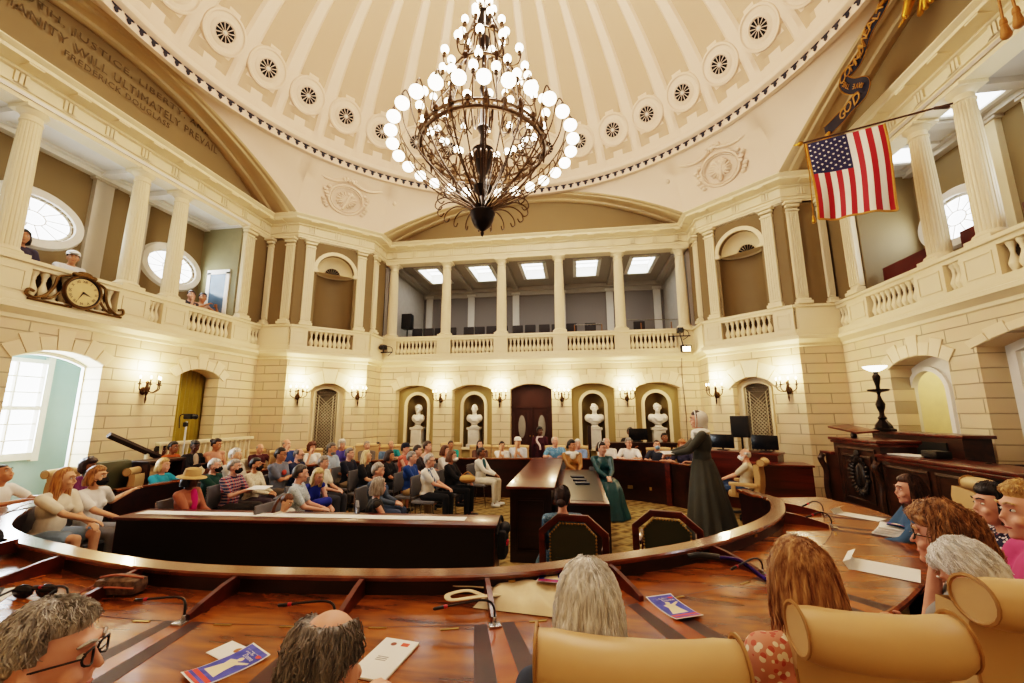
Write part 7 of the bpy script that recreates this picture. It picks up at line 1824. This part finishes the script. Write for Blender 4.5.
person('bald man in a cream shirt, jeans and white mask in a swivel armchair', (4.58, 3.34, 1.18), -62, -70, 'clasp', 0, 'p','bald','#cfcac4',(cloth('#d9ceb6'),'short'),('pants',cloth('#2f4464')),('maskw','collar',cloth('#d9ceb6')),chair='tan',seat='cross',vox=.012,lean=-.1)
person('woman in a blue print period gown with a low bun, seen from behind', (1.14, -1.17, 1.13), -8, 5, 'lap', 0, 'p','updo','#2c1912',(pattern_mat('blue_period_print','spots','#4f7088','#2f4a60','#9fb6c4',70),'long','bodice'),('gown',pattern_mat('blue_period_print','spots','#4f7088','#2f4a60')),female=True,vox=.009,group='costumed performers',nst=120)
person('grey-haired woman seen from behind in front of the widest tan armchair', (1.32, -4.42, 1.46), -8, -6, 'lap', 0.25, 'p','bob','#d9d5cc',(cloth('#3a4658'),'long'),('pants',cloth('#2a2c34')),female=True,vox=.008,haircol2='#ffffff',nst=1100,scale=.9,group='people at the near desk')
person('balding grey-haired man seen from behind at the near desk', (0.73, -4.74, 1.44), 5, 5, 'desk', 0.25, 'p','balding','#6a635c',(cloth('#3a3a40'),'short'),('pants',cloth('#2a2c34')),vox=.007,haircol2='#8e8881',nst=900,scale=.9,group='people at the near desk',tilt=-.15)
person('grey-haired man in glasses in profile at the near desk', (0.11, -4.83, 1.45), 52, 62, 'desk', 0.25, 'p','short','#8d8780',(cloth('#4a4c52'),'short'),('pants',cloth('#2a2c34')),('glasses',),vox=.006,haircol2='#cfcac2',nst=1000,scale=.9,group='people at the near desk')
person('auburn-haired woman in a coral floral top seen from behind', (1.99, -4.17, 1.47), -8, -2, 'lap', 0.25, 'p','mid','#875531',(pattern_mat('coral_floral','floral','#c98a72','#e9d8c0','#b85a48',42),'short'),('pants',cloth('#3a3030')),female=True,vox=.008,haircol2='#d9b184',nst=1300,scale=.9,group='people at the near desk')
person('woman with big curly brown hair leaning her cheek on her hand', (2.84, -3.55, 1.46), -52, -58, 'chinl', 0.25, 'p','curly','#60402a',(cloth('#8a8884'),'short'),('pants',cloth('#3a3030')),('glasses',),female=True,vox=.007,haircol2='#c9996a',nst=1200,scale=.92,group='people at the near desk',lean=.15)
person('white-haired person bowed low before the armchair at the picture edge', (2.73, -3.82, 1.4), -45, -28, 'lap', 0.25, 'p','thick','#f0ebe2',(cloth('#9a968e'),'short'),('pants',cloth('#3a3030')),vox=.009,haircol2='#ffffff',nst=900,scale=.9,group='people at the near desk',lean=.2,tilt=-.75)
person('woman with wavy brown hair in a denim jacket facing the speaker', (4.05, -1.6, 1.35), -75, -82, 'clasp', 0.25, 'p','mid','#2c1c14',(cloth('#3a5a78'),'long','jacket'),('pants',cloth('#2a2c34')),female=True,vox=.009,haircol2='#5a4030',nst=500,group='people at the near desk')
person('woman with straight dark hair in a navy floral dress', (3.84, -2.6, 1.43), -72, -80, 'lap', 0.25, 'p','bob','#150e0c',(pattern_mat('navy_floral','floral','#161a38','#d8c8c0','#8a4a5a',55),'short'),('pants',cloth('#161a38')),female=True,vox=.009,nst=500,group='people at the near desk')
person('woman with short blonde hair and pink top at the picture edge', (3.39, -3.32, 1.53), -75, -80, 'lap', 0.25, 'p','short','#b08348',(cloth('#c04a78'),'short'),('pants',cloth('#3a3030')),female=True,vox=.009,haircol2='#dcb679',nst=400,group='people at the near desk')
person('dark-haired visitor half hidden by a column in the clock gallery', (-7.91, -0.36, 4.99), 95, 110, 'lap', 3.69, 'm','bob','#17110f',(cloth('#3a3446'),'long'),('pants',cloth('#2a2a30')),female=True,group='visitors in the clock gallery')
person('visitor in a white cap behind the balcony clock', (-7.9, 0.37, 4.89), 95, 120, 'lap', 3.69, 'm','short','#17110f',(cloth('#d9d9d9'),'short'),('pants',cloth('#2a2a30')),('cap',),group='visitors in the clock gallery')
person('visitor with a hand to the face leaning on the gallery rail', (-7.9, 2.83, 4.87), 95, 120, 'chin', 3.69, 'p','short','#2a1a12',(cloth('#3c3a40'),'short'),('pants',cloth('#2a2a30')),group='visitors in the clock gallery')
person('dark-haired visitor with bare arms on the gallery rail by the glazed door', (-7.9, 3.15, 4.9), 95, 115, 'rail', 3.69, 'm','short','#100c0b',(cloth('#c09a86'),'none'),('pants',cloth('#2a2a30')),group='visitors in the clock gallery')
# ================================================================== LIGHT AND CAMERA
def lamp(name, kind, loc, energy, col, size=.2, rot=None, sy=None, spread=None):
    l = bpy.data.lights.new(name, kind); l.energy = energy; l.color = col
    if kind == 'AREA':
        l.size = size
        if sy: l.shape = 'RECTANGLE'; l.size_y = sy
        if spread: l.spread = spread
    else: l.shadow_soft_size = size
    o = bpy.data.objects.new(name, l); COL.objects.link(o); o.location = loc
    if rot is not None: o.rotation_euler = rot
    return o
WARM = (1, .80, .56); NEUT = (1, .87, .75); DAY = (.80, .91, 1)
for k, (x, y, z, e, r) in enumerate(((0, 0, 7.05, 560, .9), (0, 0, 8.9, 560, .4), (0, 0, 5.4, 220, .5), (0, 0, 10.4, 260, .4))):  # topmost point is an added lamp without fixture, whitening the dome crown
    lamp('chandelier_and_crown_fill', 'POINT', (x, y, z), e, NEUT, r)
for p in SCONCE_LIGHTS: lamp('sconce_light', 'POINT', p, 48, (1, .80, .54), .05)
# daylight
lamp('window_daylight', 'AREA', (-W-.98, -.3, 2.15), 260, DAY, 1.5, (0, -PI/2, 0), 1.6)
for s in (-1, 1):
    for y in (0, 2.66, -2.66): lamp('oval_daylight', 'AREA', (s*8.3, y, 5.56), 22, DAY, .7, (0, s*PI/2, 0), 1.1)
for x in SKX: lamp('skylight_daylight', 'AREA', (x, 8.22, GZ+.2), 16, DAY, .7, (0, 0, 0), 1.4)
lamp('corridor_light', 'POINT', (W+1.1, 2.5, 2.9), 22, (1, .86, .62), .1)
lamp('front_gallery_fill', 'AREA', (0, -6.4, 6.2), 60, NEUT, 8, (math.radians(62), 0, 0), 1.2)
w = bpy.data.worlds.new('World'); SC.world = w; w.use_nodes = True
w.node_tree.nodes['Background'].inputs[0].default_value = (.9, .85, .78, 1); w.node_tree.nodes['Background'].inputs[1].default_value = .05

cam = bpy.data.cameras.new('camera'); co = bpy.data.objects.new('camera', cam); COL.objects.link(co); SC.camera = co
cam.sensor_width = 36; cam.lens = 415.624/1024*36; cam.clip_start = .05; cam.clip_end = 100
yaw, pitch, roll = -.14870211, .17228656, -.00325086
cy, sy = math.cos(yaw), math.sin(yaw)
f = V((sy*math.cos(pitch), cy*math.cos(pitch), math.sin(pitch))); r = V((cy, -sy, 0)); u = r.cross(f)
r2 = r*math.cos(roll)+u*math.sin(roll); u2 = -r*math.sin(roll)+u*math.cos(roll)
co.matrix_world = Matrix(((r2.x, u2.x, -f.x, 1.29996), (r2.y, u2.y, -f.y, -5.71169), (r2.z, u2.z, -f.z, 2.0), (0, 0, 0, 1)))
SC.view_settings.view_transform = 'Filmic'; SC.view_settings.look = 'High Contrast'; SC.view_settings.exposure = -.36
SC.cycles.max_bounces = 6; SC.cycles.diffuse_bounces = 4; SC.cycles.glossy_bounces = 3; SC.cycles.transparent_max_bounces = 6
SC.cycles.caustics_reflective = False; SC.cycles.caustics_refractive = False; SC.cycles.sample_clamp_indirect = 6
